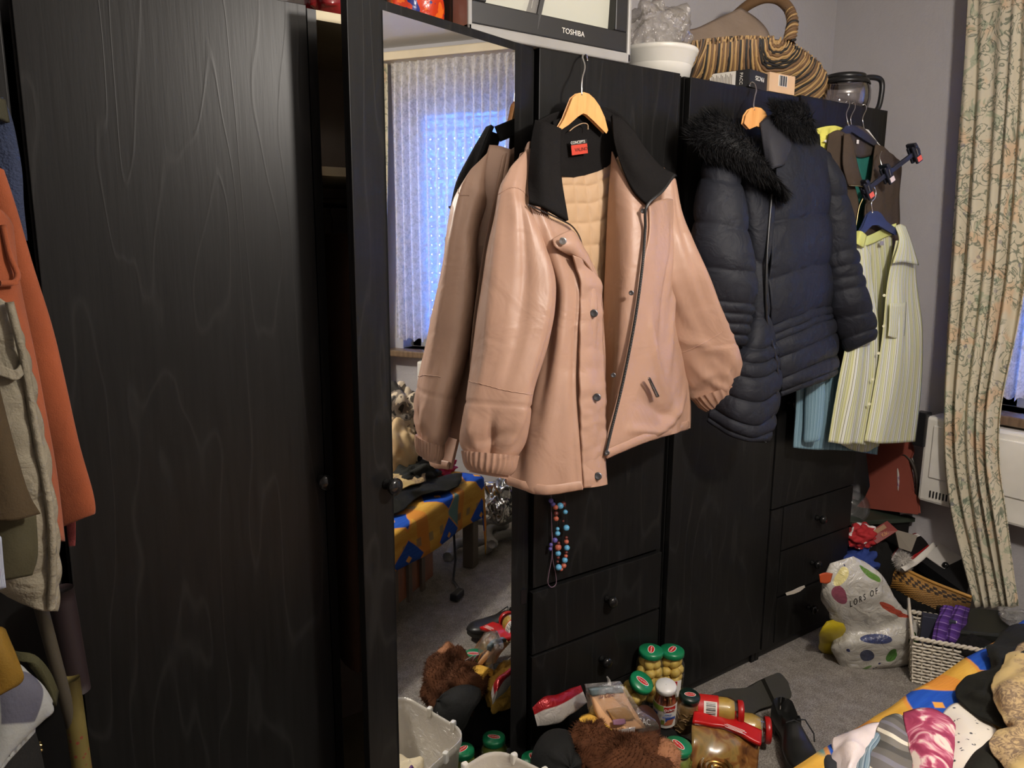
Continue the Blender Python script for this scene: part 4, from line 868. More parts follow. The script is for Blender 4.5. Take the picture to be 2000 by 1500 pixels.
flat_hanger(h5, [(1612, 276), (1640, 258), (1664, 246), (1690, 262), (1712, 282), (1706, 286), (1664, 258), (1618, 280)], -.048, -.040, M['white'])
yt = cloth('yellow_blouse', [[(1592, 252, -.022), (1612, 247, -.03), (1632, 246, -.032), (1654, 254, -.03)], [(1592, 292, -.02), (1612, 292, -.034), (1634, 292, -.036), (1660, 300, -.03)], [(1600, 380, -.02), (1620, 380, -.034), (1640, 380, -.036), (1660, 400, -.03)], [(1604, 560, -.02), (1624, 560, -.034), (1640, 560, -.036), (1660, 560, -.03)]], fabric('pale_yellow_cloth', S(220, 214, 104), .8, .3), nu=24, nv=40, disp=lambda u, v, p: .005 * math.sin(u * 22) * smooth(0, .1, v), thick=.004)
tag(yt, 'pale yellow top showing between the puffer coat fur and brown jacket', 'top')
# trouser hanger with clips
tr = thing('clip_hanger', 'navy bar hanger with orange-marked clips sticking out past the wardrobe end', 'hanger', onY(1740, 330, -.13))
A, B_ = onY(1690, 372, -.115), onY(1790, 296, -.165)
b = MB(); fm = frame(A, B_ - A, (0, 0, 1)); L = (B_ - A).length; b.box((-.01, -.0075, -.005), (L + .012, .0075, .005), fm); b.build('bar', plain('navy_plastic', S(30, 32, 46), .45), tr, bevel=.002)
nvp = plain('navy_black_plastic', S(22, 24, 34), .4); orr = plain('orange_red_mark', S(216, 92, 72), .5)
for t, nm in ((.02, 0), (.42, 1), (.955, 2)):
    c = A.lerp(B_, t); m = frame(c, B_ - A, (0, 0, 1))
    cl = MB().box((-.014, -.030, -.013), (.014, .024, -.004), m).box((-.013, -.033, .004), (.013, .026, .013), m).box((-.006, .02, -.018), (.006, .034, .018), m).build('clip', nvp, tr, bevel=.003)
    MB().box((-.009, -.028, .0130), (.009, -.012, .0145), m).build('mark', orr if nm != 1 else plain('pale_mark', S(206, 190, 190), .5), cl)
    MB().tube([m @ Vector((-.002, -.006, .014)), m @ Vector((-.002, .016, .016))], .0014, 6).build('spring', M['steel'], cl)
px_tube('hook', [(1722, 296, -.10), (1718, 306, -.115), (1722, 322, -.125), (1726, 332, -.13)], .0015, M['steel'], tr, 20)

# ---------------------------------------------------------------- striped shirt
def stripes(name, cols, bands, kind='UV', bump=.2):
    n = NT(name); s_ = n.sep(n.co(kind)); x = n.math('FRACT', n.math('MULTIPLY', s_[0], bands))
    c = n.ramp(x, cols, True); n.set(c, .85, 0, .2); n.bump(n.noise(n.mp(), 300, 2), bump, .002); return n.m
ST = [(0, S(206, 206, 160)), (.14, S(186, 186, 124)), (.22, S(212, 212, 190)), (.42, S(92, 92, 70)), (.465, S(208, 208, 194)), (.60, S(214, 216, 212)), (.70, S(118, 116, 88)), (.74, S(202, 204, 160)), (.90, S(140, 138, 104)), (.94, S(206, 206, 178))]
M['stripe'] = stripes('lime_white_striped_cotton', ST, 8)
M['stripe2'] = stripes('lime_white_striped_cotton_sleeve', ST, 5)
ss = thing('shirt', 'lime and white striped shirt on a navy hanger', 'shirt', onY(1710, 650, -.13))
def shf(seed): return lambda u, v, p: .007 * math.sin(u * 9 + seed + 2 * nz(p, (4, 4, 2), seed)) * smooth(.1, .5, v) + .004 * nz(p, (14, 14, 5), seed)
cloth('back_panel', [[(1672, 470, -.10), (1700, 462, -.095), (1740, 448, -.10)], [(1672, 560, -.10), (1705, 560, -.09), (1745, 560, -.10)], [(1668, 720, -.10), (1700, 720, -.09), (1740, 720, -.10)], [(1640, 868, -.10), (1680, 882, -.095), (1720, 872, -.10)]], M['stripe'], ss, 24, 50, disp=shf(2))
cloth('front_panel', [[(1668, 462, -.115), (1678, 468, -.122), (1690, 480, -.125), (1700, 500, -.12)], [(1664, 540, -.12), (1680, 550, -.135), (1696, 560, -.135), (1706, 580, -.125)], [(1658, 640, -.12), (1678, 640, -.142), (1698, 640, -.142), (1712, 650, -.13)], [(1640, 740, -.12), (1666, 745, -.145), (1692, 745, -.145), (1710, 748, -.13)], [(1618, 864, -.115), (1644, 867, -.145), (1672, 867, -.145), (1688, 868, -.13)]], M['stripe2'], ss, 40, 90, disp=shf(5), thick=.003)
cloth('front_panel', [[(1750, 470, -.14), (1764, 470, -.13), (1776, 478, -.12), (1786, 500, -.105)], [(1736, 550, -.15), (1754, 552, -.15), (1772, 555, -.135), (1790, 560, -.11)], [(1728, 650, -.155), (1752, 650, -.16), (1776, 650, -.145), (1798, 650, -.11)], [(1712, 750, -.155), (1742, 752, -.165), (1772, 752, -.15), (1796, 752, -.115)], [(1690, 862, -.15), (1722, 866, -.165), (1754, 866, -.15), (1784, 862, -.115)]], M['stripe'], ss, 44, 90, disp=shf(11), thick=.003)
cloth('collar', [[(1748, 442, -.12), (1758, 438, -.13), (1768, 442, -.125)], [(1756, 470, -.145), (1768, 472, -.15), (1780, 474, -.13)], [(1744, 514, -.165), (1766, 512, -.16), (1794, 518, -.135)]], M['stripe2'], ss, 14, 14, thick=.004)
cloth('collar', [[(1672, 452, -.115), (1682, 452, -.13), (1692, 460, -.13)], [(1668, 474, -.13), (1676, 478, -.14), (1686, 484, -.135)]], fabric('plain_lime_cotton', S(204, 206, 120), .85, .2), ss, 10, 10, thick=.004)
cloth('collar_stand', [[(1682, 466, -.115), (1706, 456, -.105), (1730, 444, -.105), (1750, 436, -.12)], [(1686, 482, -.115), (1708, 474, -.105), (1732, 462, -.105), (1752, 456, -.12)]], fabric('lime_collar_band', S(206, 210, 132), .85, .2), ss, 20, 8, thick=.003)
cloth('pocket', [[(1738, 592, -.163), (1756, 592, -.163), (1770, 590, -.152)], [(1736, 640, -.166), (1752, 642, -.166), (1768, 640, -.156)], [(1734, 656, -.166), (1750, 661, -.166), (1766, 656, -.156)]], M['stripe'], ss, 10, 12, thick=.0012)
MB().box((-.011, -.007, 0), (.011, .007, .001), frame(onY(1722, 475, -.112), (1, 0, 0), (0, 0, 1))).build('brand_label', plain('grey_label', S(150, 146, 158), .8), ss)
pb = plain('pearl_button', S(206, 202, 170), .3)
for x, y in ((1727, 577), (1726, 637), (1716, 690), (1705, 741), (1698, 789)): button(ss, onY(x, y, -.160), TOCAM(onY(x, y, -.16)), .005, pb)
h6 = thing('clothes_hanger', 'navy plastic hanger carrying the lime striped shirt', 'hanger', onY(1708, 430, -.12), 'hangers on the end wardrobe')
flat_hanger(h6, [(1672, 466), (1686, 444), (1696, 420), (1704, 414), (1714, 414), (1722, 420), (1730, 432), (1752, 450), (1750, 458), (1732, 448), (1716, 438), (1704, 438), (1690, 452), (1680, 468)], -.132, -.116, plain('navy_hanger_plastic', S(40, 50, 86), .4))
px_tube('hook', [(1696, 362, -.112), (1703, 361, -.118), (1710, 372, -.12), (1709, 386, -.122), (1702, 396, -.123), (1704, 416, -.124)], .0019, M['steel'], h6, 40, k=8)
# light blue knitted sweater under the shirt
M['knit'] = stripes('light_blue_rib_knit', [(0, S(116, 146, 160)), (.5, S(130, 160, 174)), (.8, S(100, 130, 144))], 18, bump=.6)
sw = thing('sweater', 'light blue ribbed sweater hanging under the striped shirt', 'sweater', onY(1620, 800, -.06))
cloth('body', [[(1556, 700, -.05), (1600, 690, -.06), (1660, 690, -.055), (1724, 690, -.045)], [(1553, 800, -.055), (1600, 795, -.07), (1660, 790, -.065), (1722, 790, -.05)], [(1549, 874, -.055), (1590, 878, -.07), (1655, 880, -.065), (1712, 888, -.05)]], M['knit'], sw, 60, 40, disp=lambda u, v, p: .005 * nz(p, (12, 12, 6), 3), thick=.006)
sleeve('sleeve', [(1576, 700, 1612, 700, -.095, .5), (1573, 780, 1610, 780, -.095, .5), (1570, 835, 1606, 832, -.095, .5), (1569, 858, 1602, 856, -.095, .5), (1572, 864, 1596, 862, -.095, .4)], M['knit'], sw, 28, 40, lambda th, v, p: .003 * nz(p, (20, 20, 10), 5))

# ---------------------------------------------------------------- clothes hung at the left wardrobe
M['orange'] = fabric('orange_fleece', S(140, 72, 42), .9, .22, 14, 500, .2, .1)
oj = thing('jacket', 'orange fleece jacket with long sleeves hanging before the end wardrobe', 'jacket', onY(80, 700, -.2))
sleeve('sleeve', [(-60, 300, 4, 330, -.20, .6), (-50, 400, 30, 410, -.20, .6), (-20, 520, 62, 520, -.20, .6), (10, 640, 100, 640, -.20, .6), (40, 760, 128, 750, -.20, .6), (70, 880, 156, 870, -.20, .55), (96, 980, 180, 960, -.20, .5), (112, 1024, 185, 1000, -.20, .4), (121, 1030, 178, 1006, -.20, .25)], M['orange'], oj, 36, 60, lambda th, v, p: .006 * nz(p, (9, 9, 3), 3), k=.5)
cloth('front_panel', [[(-60, 380, -.25), (-20, 400, -.26), (6, 420, -.25), (18, 440, -.24)], [(-60, 480, -.26), (-10, 500, -.27), (20, 530, -.265), (34, 545, -.25)], [(-60, 600, -.27), (0, 620, -.28), (40, 650, -.275), (64, 680, -.255)], [(-40, 760, -.275), (30, 770, -.285), (62, 780, -.28), (84, 790, -.26)], [(0, 900, -.28), (60, 905, -.29), (86, 910, -.285), (104, 915, -.265)], [(40, 1040, -.28), (88, 1050, -.29), (108, 1054, -.285), (120, 1058, -.265)]], M['orange'], oj, 30, 60, disp=lambda u, v, p: .008 * nz(p, (9, 9, 3), 13), thick=.006)
cloth('pocket_edge', [[(-40, 545, -.285), (0, 548, -.288), (34, 546, -.285)], [(-40, 556, -.287), (0, 560, -.290), (36, 556, -.285)]], M['orange'], oj, 12, 6, thick=.006)
px_tube('front_hem', [(6, 440, -.268), (20, 500, -.276), (34, 536, -.278), (26, 552, -.286), (0, 553, -.292)], .004, M['orange'], oj, 30)
dn = thing('jacket', 'navy padded jacket behind the orange fleece jacket', 'jacket', onY(20, 350, -.1))
M['dnavy'] = fabric('navy_terry_cloth', S(48, 56, 78), .95, .5, 40, 300, .6)
sleeve('sleeve', [(-60, 205, 4, 190, -.10, .6), (-60, 260, 22, 240, -.10, .6), (-50, 330, 38, 330, -.10, .6), (-40, 400, 44, 400, -.10, .55), (-30, 470, 52, 470, -.10, .5)], M['dnavy'], dn, 30, 40, lambda th, v, p: .005 * nz(p, (14, 14, 8), 3))
cloth('collar', [[(-60, 196, -.12), (-20, 188, -.13), (8, 196, -.12)], [(-60, 240, -.14), (-14, 230, -.15), (16, 240, -.13)]], fabric('olive_collar', S(58, 56, 42), .9), dn, 12, 8, thick=.006)
qv = thing('jacket', 'beige quilted jacket hanging in front of the orange one', 'jacket', onY(60, 950, -.32))
M['quilt'] = fabric('beige_quilted_cotton', S(126, 119, 102), .75, .5, 26, 400, .1)
cloth('front_panel', [[(-60, 560, -.36), (-20, 570, -.37), (10, 600, -.365), (28, 640, -.345)], [(-60, 700, -.365), (-10, 700, -.375), (30, 705, -.37), (50, 712, -.35)], [(-60, 830, -.37), (10, 830, -.385), (52, 830, -.38), (72, 830, -.355)], [(-60, 980, -.37), (25, 985, -.385), (76, 985, -.38), (100, 985, -.355)], [(-60, 1100, -.365), (35, 1105, -.38), (80, 1100, -.375), (107, 1095, -.355)], [(20, 1160, -.355), (55, 1178, -.372), (84, 1190, -.37), (104, 1192, -.352)]], M['quilt'], qv, 44, 110,
      disp=lambda u, v, p: .0035 * abs(math.sin(v * math.pi * 9 + u * 3 + nz(p, (6, 6, 6)))) * smooth(.35, .7, u) + .004 * nz(p, (20, 20, 20), 2), thick=.012)
px_tube('edge_binding', [(18, 590, -.385), (46, 700, -.388), (68, 830, -.392), (96, 985, -.392), (103, 1095, -.388), (100, 1188, -.382)], .005, M['quilt'], qv, 50)
cloth('armhole_band', [[(-40, 700, -.385), (0, 712, -.392), (30, 722, -.392), (48, 690, -.38)], [(-40, 722, -.388), (0, 734, -.395), (34, 742, -.395), (54, 712, -.382)]], M['quilt'], qv, 14, 6, thick=.006)
ob = cloth('brown_coat', [[(-60, 640, -.42), (-20, 700, -.43), (0, 760, -.42)], [(-60, 820, -.43), (-10, 840, -.44), (24, 860, -.43)], [(-60, 950, -.43), (10, 955, -.44), (52, 960, -.43)], [(-60, 1010, -.43), (20, 1015, -.44), (76, 1003, -.43)]], fabric('olive_brown_cloth', S(62, 50, 32), .9, .3), nu=20, nv=30, thick=.008, disp=lambda u, v, p: .006 * nz(p, (10, 10, 4), 4))
tag(ob, 'olive-brown coat corner overlapping the beige quilted jacket', 'coat')
ol = cloth('olive_lining', [[(-60, 1000, -.405), (20, 1008, -.415), (68, 1000, -.405)], [(-60, 1080, -.405), (20, 1085, -.415), (72, 1080, -.405)], [(-60, 1130, -.405), (0, 1132, -.41), (62, 1122, -.405)]], fabric('dark_olive_lining', S(62, 58, 40), .9, .2), nu=14, nv=14, thick=.006)
tag(ol, 'dark olive cloth panel below the olive-brown coat corner', 'cloth')
sleeve('hanging_loop', [(128, 1012, 148, 1008, -.16, .3), (132, 1050, 148, 1048, -.14, .3), (134, 1067, 147, 1066, -.14, .3)], fabric('maroon_strap', S(100, 42, 40), .8), oj, 12, 12, label='short maroon loop')
ck = cloth('checked_cloth', [[(-30, 1040, -.44), (-4, 1045, -.44), (3, 1050, -.44)], [(-30, 1100, -.44), (-2, 1105, -.44), (8, 1110, -.44)], [(-30, 1150, -.44), (0, 1150, -.44), (12, 1146, -.44)]], stripes('blue_white_check', [(0, S(190, 194, 204)), (.5, S(90, 100, 124))], 14), nu=8, nv=12, thick=.004)
tag(ck, 'blue and white checked cloth sliver at the frame edge', 'cloth')

# ================================================================== BED, BEDSPREAD AND THE CLOTHES ON IT
bed = thing('bed', 'low bed with slatted side panel and square legs under the yellow bedspread', 'bed', (1.3, -1.1, 0))
for x in (.42, 2.355):
    for y in (-.752, -1.52): MB().box((x - .027, y - .027, 0), (x + .027, y + .027, .36)).build('leg', M['bedleg'], bed, bevel=.003)
MB().box((.42, -.752, .265), (2.355, -.735, .365)).box((.42, -1.53, .265), (2.355, -1.51, .365)).box((.41, -1.53, .265), (.43, -.74, .365)).box((2.345, -1.53, .265), (2.365, -.74, .365)).build('frame_rail', M['bedw'], bed, bevel=.002)
MB().box((.45, -.752, .11), (1.98, -.738, .265)).build('drawer_front', M['bedw'], bed)
for k in range(15): MB().box((.47 + k * .1, -.738, .09), (.495 + k * .1, -.726, .27)).build('slat', M['bedleg'], bed)
MB().box((.43, -1.5, .31), (2.34, -.76, .39)).build('mattress', M['wpaper'], bed, bevel=.02)
def _spread():
    n = NT('yellow_blue_bedspread'); s_ = n.sep(n.co('UV')); U, V = s_[0], s_[1]           # metres along and across
    def fr(x, k, off=0.): return n.math('ABSOLUTE', n.math('SUBTRACT', n.math('FRACT', n.math('ADD', n.math('MULTIPLY', x, k), off)), .5))
    wob = n.math('MULTIPLY', n.math('SUBTRACT', n.noise(n.mp(kind='UV'), 9, 2), .5), .09)
    base = n.ramp(n.noise(n.mp((1, 3, 1), 'UV'), 8, 3), [(.3, S(196, 146, 52)), (.7, S(222, 174, 76))])
    pk = n.ramp(fr(U, 3.1, .3), [(.0, K0), (.36, K0), (.38, W1)]); base = n.mix(n.math('MULTIPLY', pk, .8), base, S(206, 128, 50))
    tl = n.ramp(n.math('ADD', fr(U, 1.4), wob), [(.0, W1), (.055, W1), (.075, K0)]); base = n.mix(tl, base, S(104, 140, 134))
    dm = n.math('ADD', n.math('MULTIPLY', fr(U, 3.1, .12), 1.), n.math('MULTIPLY', fr(V, 5.2, .408), .75))
    dmask = n.ramp(n.math('ADD', dm, n.math('MULTIPLY', wob, .4)), [(.0, W1), (.29, W1), (.31, K0)]); line = n.ramp(dm, [(.285, K0), (.30, W1), (.335, W1), (.35, K0)])
    blue = n.mix(n.noise(n.mp((3, 30, 1), 'UV'), 4, 3), S(22, 62, 150), S(40, 92, 186))
    c = n.mix(n.math('MULTIPLY', line, .8), base, S(214, 140, 60)); c = n.mix(dmask, c, blue)
    eye = n.ramp(dm, [(.0, W1), (.05, W1), (.065, K0)]); c = n.mix(eye, c, S(226, 160, 70))
    mk = n.math('MULTIPLY', n.ramp(fr(U, 11, .2), [(.0, W1), (.16, W1), (.2, K0)]), n.ramp(fr(V, 6.2, .1), [(.0, W1), (.09, W1), (.12, K0)]))
    c = n.mix(n.math('MULTIPLY', n.math('MULTIPLY', mk, n.math('SUBTRACT', 1., dmask)), .6), c, S(96, 112, 104))
    n.set(c, .85, 0, .2); n.bump(n.noise(n.mp((1, 6, 6)), 40, 3), .25, .004); return n.m
rows = []; uvs = []; NB, NA = 70, 110
for i in range(NB + 1):
    b_ = i / NB * 1.28                                    # across, from the front hem
    row = []
    for j in range(NA + 1):
        a = j / NA * 2.24                                 # along, from the head end to the foot hem
        hang = .20 - .08 * smooth(1.2, .2, a / 2.1 * 1.2) + .03 * math.sin(a * 2.2 + 1.2)
        yy = b_ - hang
        y, dz = (-.715, yy) if yy < 0 else (-.715 - yy, 0)
        rr = .03
        if 0 <= yy < rr: y = -.715 - yy * yy / rr * .5 - yy * .3; dz = -(rr - yy) * .25
        if yy < 0: y += -.012 * 0 + .012 * math.sin(a * 9) * min(1, -yy * 8); dz = yy - .0075
        x = .33 + a; over = max(0, x - 2.405); x = min(x, 2.405) + .012 * math.sin(b_ * 8) * min(1, over * 10)
        z = .412 + dz - over + (.010 * noise.noise(Vector((a * 4, b_ * 5, 1))) + .005 * noise.noise(Vector((a * 11, b_ * 13, 4)))) * (1 if dz > -.01 else .4)
        row.append(Vector((x, y, z))); uvs.append((a, b_))
    rows.append(row)
bsp = MB().grid(rows, uvs=uvs).build('bedspread', _spread(), smooth=True, solid=.006, off=-1)
tag(bsp, 'yellow bedspread with blue diamonds and teal bands draped over the low bed', 'bedspread')

def lay(name, lab, cat, rows, mat, nu=24, nv=24, amp=.012, f=9, seed=1., thick=.006, group=None):
    o = cloth(name, rows, mat, None, nu, nv, 'Z', lambda u, v, p: amp * nz(p, (f, f, f), seed) + amp * .5 * nz(p, (f * 2.3, f * 2.3, f * 2), seed + 4), thick)
    return tag(o, lab, cat, group)
lay('black_garment', 'black garment lying over the yellow bedspread below the white wicker basket', 'garment', [[(1955, 1238, 0.431), (1985, 1228, 0.436), (2040, 1222, 0.436)], [(1928, 1262, 0.446), (1965, 1270, 0.466), (2040, 1275, 0.466)], [(1932, 1300, 0.446), (1962, 1306, 0.476), (2040, 1310, 0.476)], [(1892, 1322, 0.441), (1945, 1328, 0.466), (2040, 1340, 0.476)], [(1868, 1340, 0.436), (1925, 1355, 0.476), (2040, 1370, 0.476)], [(1870, 1366, 0.436), (1930, 1385, 0.456), (2040, 1400, 0.466)], [(1918, 1404, 0.446), (1955, 1416, 0.456), (2040, 1440, 0.466)]], fabric('black_jersey', S(22, 22, 16), .85, .3), 30, 40, .016, 10, 3)
n = NT('paisley_print'); f1 = n.noise(n.mp(), 60, 3, .6, 2.5); f2 = n.noise(n.mp(), 7, 2)
pc = n.mix(n.ramp(f1, [(.42, K0), (.58, W1)]), S(186, 160, 118), S(126, 106, 86)); pc = n.mix(n.ramp(f2, [(.46, K0), (.54, W1)]), pc, S(196, 170, 116)); n.set(pc, .8, 0, .2); n.bump(n.noise(n.mp(), 25, 3), .3, .01)
lay('paisley_dress', 'beige paisley dress with ruffled waist lying on the black garment', 'dress', [[(1990, 1262, 0.476), (2010, 1255, 0.486), (2060, 1250, 0.486)], [(1958, 1300, 0.486), (1985, 1296, 0.506), (2060, 1300, 0.516)], [(1940, 1338, 0.486), (1975, 1335, 0.516), (2060, 1335, 0.526)], [(1944, 1368, 0.486), (1980, 1362, 0.516), (2060, 1362, 0.526)], [(1957, 1398, 0.486), (1985, 1394, 0.506), (2060, 1392, 0.516)], [(1962, 1412, 0.496), (1990, 1405, 0.521), (2060, 1404, 0.526)], [(1968, 1424, 0.486), (1990, 1424, 0.506), (2060, 1424, 0.516)], [(1934, 1460, 0.476), (1985, 1452, 0.496), (2060, 1450, 0.506)], [(1962, 1500, 0.476), (1990, 1495, 0.496), (2060, 1490, 0.506)], [(1985, 1560, 0.466), (2010, 1560, 0.476), (2060, 1560, 0.486)]], n.m, 30, 70, .012, 14, 6)
n = NT('star_print_cotton'); vd = n.voro(n.mp(), 52); dots = n.ramp(vd, [(.20, W1), (.27, K0)]); gt = n.ramp(n.noise(n.mp(), 60, 2), [(.45, K0), (.5, W1)])
n.set(n.mix(n.math('MULTIPLY', dots, gt), S(222, 214, 200), S(52, 56, 66)), .85, 0, .2); n.bump(n.noise(n.mp(), 20, 3), .2, .01)
lay('star_shirt', 'white cotton cloth scattered with small dark stars on the bed', 'shirt', [[(1842, 1392, 0.421), (1858, 1378, 0.426), (1876, 1374, 0.426)], [(1852, 1420, 0.426), (1882, 1408, 0.436), (1906, 1400, 0.431)], [(1860, 1470, 0.426), (1900, 1450, 0.441), (1945, 1425, 0.436)], [(1858, 1530, 0.426), (1890, 1520, 0.436), (1930, 1500, 0.431)], [(1850, 1600, 0.426), (1880, 1590, 0.431), (1920, 1580, 0.426)]], n.m, 24, 30, .008, 9, 9)
lay('black_trousers', 'black cloth band crossing the star-print cotton at the bed corner', 'garment', [[(1966, 1418, 0.451), (1980, 1420, 0.456), (2040, 1430, 0.456)], [(1925, 1458, 0.451), (1955, 1462, 0.461), (2040, 1470, 0.466)], [(1888, 1496, 0.446), (1920, 1506, 0.461), (2030, 1520, 0.466)], [(1850, 1560, 0.446), (1900, 1570, 0.456), (2020, 1590, 0.461)]], fabric('black_twill', S(26, 25, 18), .8, .3), 20, 24, .010, 9, 11)
n = NT('pink_floral_print'); f1 = n.noise(n.mp((1, 1, .5)), 13, 3, .5, 1.8)
n.set(n.ramp(f1, [(.38, S(150, 56, 84)), (.47, S(170, 72, 100)), (.52, S(206, 128, 146)), (.58, S(228, 210, 196)), (.8, S(234, 216, 204))]), .8, 0, .2); n.bump(n.noise(n.mp(), 25, 3), .2, .01)
lay('floral_blouse', 'pink and white floral top between the grey striped shirt and star-print cotton', 'top', [[(1766, 1396, 0.426), (1790, 1388, 0.436), (1815, 1388, 0.441), (1842, 1392, 0.436), (1862, 1402, 0.426)], [(1770, 1430, 0.431), (1795, 1430, 0.446), (1820, 1430, 0.451), (1845, 1430, 0.446), (1864, 1432, 0.436)], [(1778, 1470, 0.431), (1800, 1470, 0.446), (1824, 1470, 0.451), (1848, 1470, 0.446), (1862, 1470, 0.436)], [(1790, 1540, 0.431), (1810, 1540, 0.446), (1830, 1540, 0.446), (1848, 1540, 0.441), (1858, 1540, 0.431)], [(1800, 1600, 0.426), (1815, 1600, 0.436), (1830, 1600, 0.436), (1842, 1600, 0.436), (1850, 1600, 0.426)]], n.m, 30, 30, .009, 12, 14)
gs = stripes('grey_white_stripe', [(0, S(118, 116, 110)), (.24, S(96, 94, 88)), (.46, S(134, 130, 122)), (.62, S(224, 216, 196)), (.72, S(112, 110, 106)), (.90, S(88, 86, 84))], 2.2)
n = NT('grey_white_stripe_across'); s_ = n.sep(n.co('UV')); n.set(n.ramp(n.math('FRACT', n.math('ADD', n.math('MULTIPLY', s_[1], 2.3), n.math('MULTIPLY', s_[0], .45))), [(0, S(108, 104, 98)), (.22, S(86, 84, 80)), (.44, S(124, 120, 112)), (.60, S(222, 214, 192)), (.70, S(108, 104, 102)), (.88, S(126, 124, 130))], True), .85, 0, .2); n.bump(n.noise(n.mp(), 30, 3), .2, .008)
lay('striped_shirt', 'grey shirt with dark bands and cream stripes beside the pink floral top', 'shirt', [[(1730, 1402, 0.421), (1748, 1394, 0.426), (1766, 1400, 0.426)], [(1716, 1422, 0.426), (1744, 1418, 0.441), (1772, 1424, 0.431)], [(1700, 1460, 0.426), (1738, 1458, 0.446), (1778, 1460, 0.431)], [(1678, 1500, 0.426), (1724, 1502, 0.446), (1784, 1506, 0.431)], [(1650, 1570, 0.426), (1700, 1580, 0.436), (1790, 1590, 0.426)]], n.m, 24, 30, .010, 9, 17)
lay('white_shirt', 'crumpled plain white shirt with pale blue sleeve at the bed edge', 'shirt', [[(1634, 1436, 0.406), (1668, 1424, 0.426), (1718, 1418, 0.426)], [(1628, 1448, 0.416), (1664, 1446, 0.451), (1706, 1440, 0.438)], [(1626, 1474, 0.416), (1660, 1480, 0.451), (1692, 1474, 0.438)], [(1624, 1510, 0.416), (1652, 1512, 0.446), (1678, 1506, 0.436)], [(1610, 1590, 0.416), (1640, 1590, 0.436), (1664, 1590, 0.431)]], fabric('white_shirting', S(222, 208, 204), .8, .3), 24, 24, .016, 12, 21)
lay('blue_sleeve', 'pale blue striped sleeve between the white shirt and grey shirt', 'garment', [[(1704, 1438, 0.431), (1712, 1434, 0.436), (1718, 1440, 0.431)], [(1686, 1460, 0.434), (1698, 1458, 0.444), (1708, 1462, 0.434)], [(1676, 1492, 0.434), (1690, 1490, 0.444), (1700, 1494, 0.434)], [(1660, 1560, 0.431), (1680, 1560, 0.436), (1694, 1560, 0.431)]], stripes('pale_blue_stripe', [(0, S(120, 140, 150)), (.5, S(150, 164, 172)), (.8, S(84, 104, 118))], 4), 12, 16, .008, 14, 23)
lay('denim_garment', 'dark denim garment at the corner of the bed by the black shoe', 'garment', [[(1598, 1490, 0.376), (1612, 1476, 0.406), (1630, 1472, 0.411)], [(1590, 1510, 0.376), (1612, 1504, 0.421), (1634, 1500, 0.421)], [(1580, 1580, 0.376), (1600, 1570, 0.416), (1626, 1570, 0.416)]], fabric('dark_denim', S(44, 46, 50), .9, .4), 14, 14, .01, 14, 25)
# heap on the far side of the bed, seen in the mirror
# heights below sit on a spread 2.5 cm lower than first measured
bedl = 'clothes heaped on the bed, seen in the mirror'
n = NT('camouflage_print'); n.set(n.ramp(n.noise(n.mp(), 12, 3, .5, .6), [(.36, S(40, 36, 32)), (.45, S(110, 100, 90)), (.53, S(186, 170, 146)), (.62, S(70, 62, 52))], True), .7, 0, .3)
tag(crumple('camo_bag', (2.24, -1.04, .52), (.12, .12, .30), n.m, amp=.3, seed=31, base=.415), 'grey and brown patterned cloth bag on top of the bed heap in the mirror', 'bag')
tag(crumple('beige_bag', (2.13, -.99, .41), (.11, .09, .28), plain('beige_paper_bag', S(196, 168, 126), .7, bump=.3, bs=20), amp=.13, seed=37, base=.415), 'crumpled beige paper bag on the bed reflected beside the mirror frame', 'bag')
tag(crumple('grey_hat', (2.36, -1.03, .50), (.09, .09, .15), fabric('grey_felt', S(110, 110, 116), .9), amp=.12, seed=41, base=.415), 'grey felt hat on the bed heap in the mirror', 'hat')
tag(crumple('black_jumper', (2.30, -1.0, .41), (.15, .11, .22), fabric('black_wool', S(26, 26, 26), .95, .5), amp=.4, seed=43, base=.415, n=56, m=30), 'heap of black jumper on the bed, reflected above the bedspread', 'jumper')
tag(crumple('dark_cardigan', (2.12, -.90, .41), (.17, .065, .12), fabric('charcoal_wool', S(40, 40, 36), .95, .5), amp=.4, seed=47, base=.415, n=56, m=30), 'charcoal cardigan low on the bed edge reflected in the mirror', 'cardigan')
tag(crumple('pink_scarf', (2.36, -.89, .41), (.08, .045, .07), fabric('magenta_scarf', S(190, 52, 96), .8), amp=.3, seed=53, base=.415), 'magenta scarf on the bed reflected beside the jacket cuff', 'scarf')
# under and behind the bed
for k, (x0, y0, x1, y1, r, z) in enumerate(((2.40, -.78, 2.78, -.70, .022, .022), (2.46, -.72, 2.82, -.80, .020, .06), (2.36, -.90, 2.72, -.76, .024, .024), (2.55, -.84, 2.86, -.70, .022, .10))):
    pts = [(x0 + (x1 - x0) * t / 12, y0 + (y1 - y0) * t / 12 + .03 * math.sin(t * .7 + k), z + r * .1 + .012 * math.sin(t * .9 + k * 2)) for t in range(13)]
    tag(MB().tube(pts, r, 10).build('grey_hose', plain('grey_hose', S(150, 148, 144), .6), smooth=True), ('thick grey hose lying flat nearest the drawers at the bed foot', 'thin grey hose resting across the other hoses', 'thickest grey hose, closest to the bed leg', 'grey hose lying on top of the hose pile by the silver foil')[k], 'hose', 'grey hoses on the carpet')
cbl = thing('power_cable', 'black power cable with a plug on the carpet beside the bed leg', 'cable', (2.2, -.72, 0))
MB().tube([(2.35, -.85, .34), (2.32, -.82, .20), (2.26, -.78, .06), (2.16, -.74, .012), (2.12, -.70, .010), (2.06, -.66, .012)], .006, 8).build('cord', M['black'], cbl, smooth=True)
MB().box((2.0, -.675, .003), (2.07, -.64, .035)).build('plug', M['black'], cbl, bevel=.006)
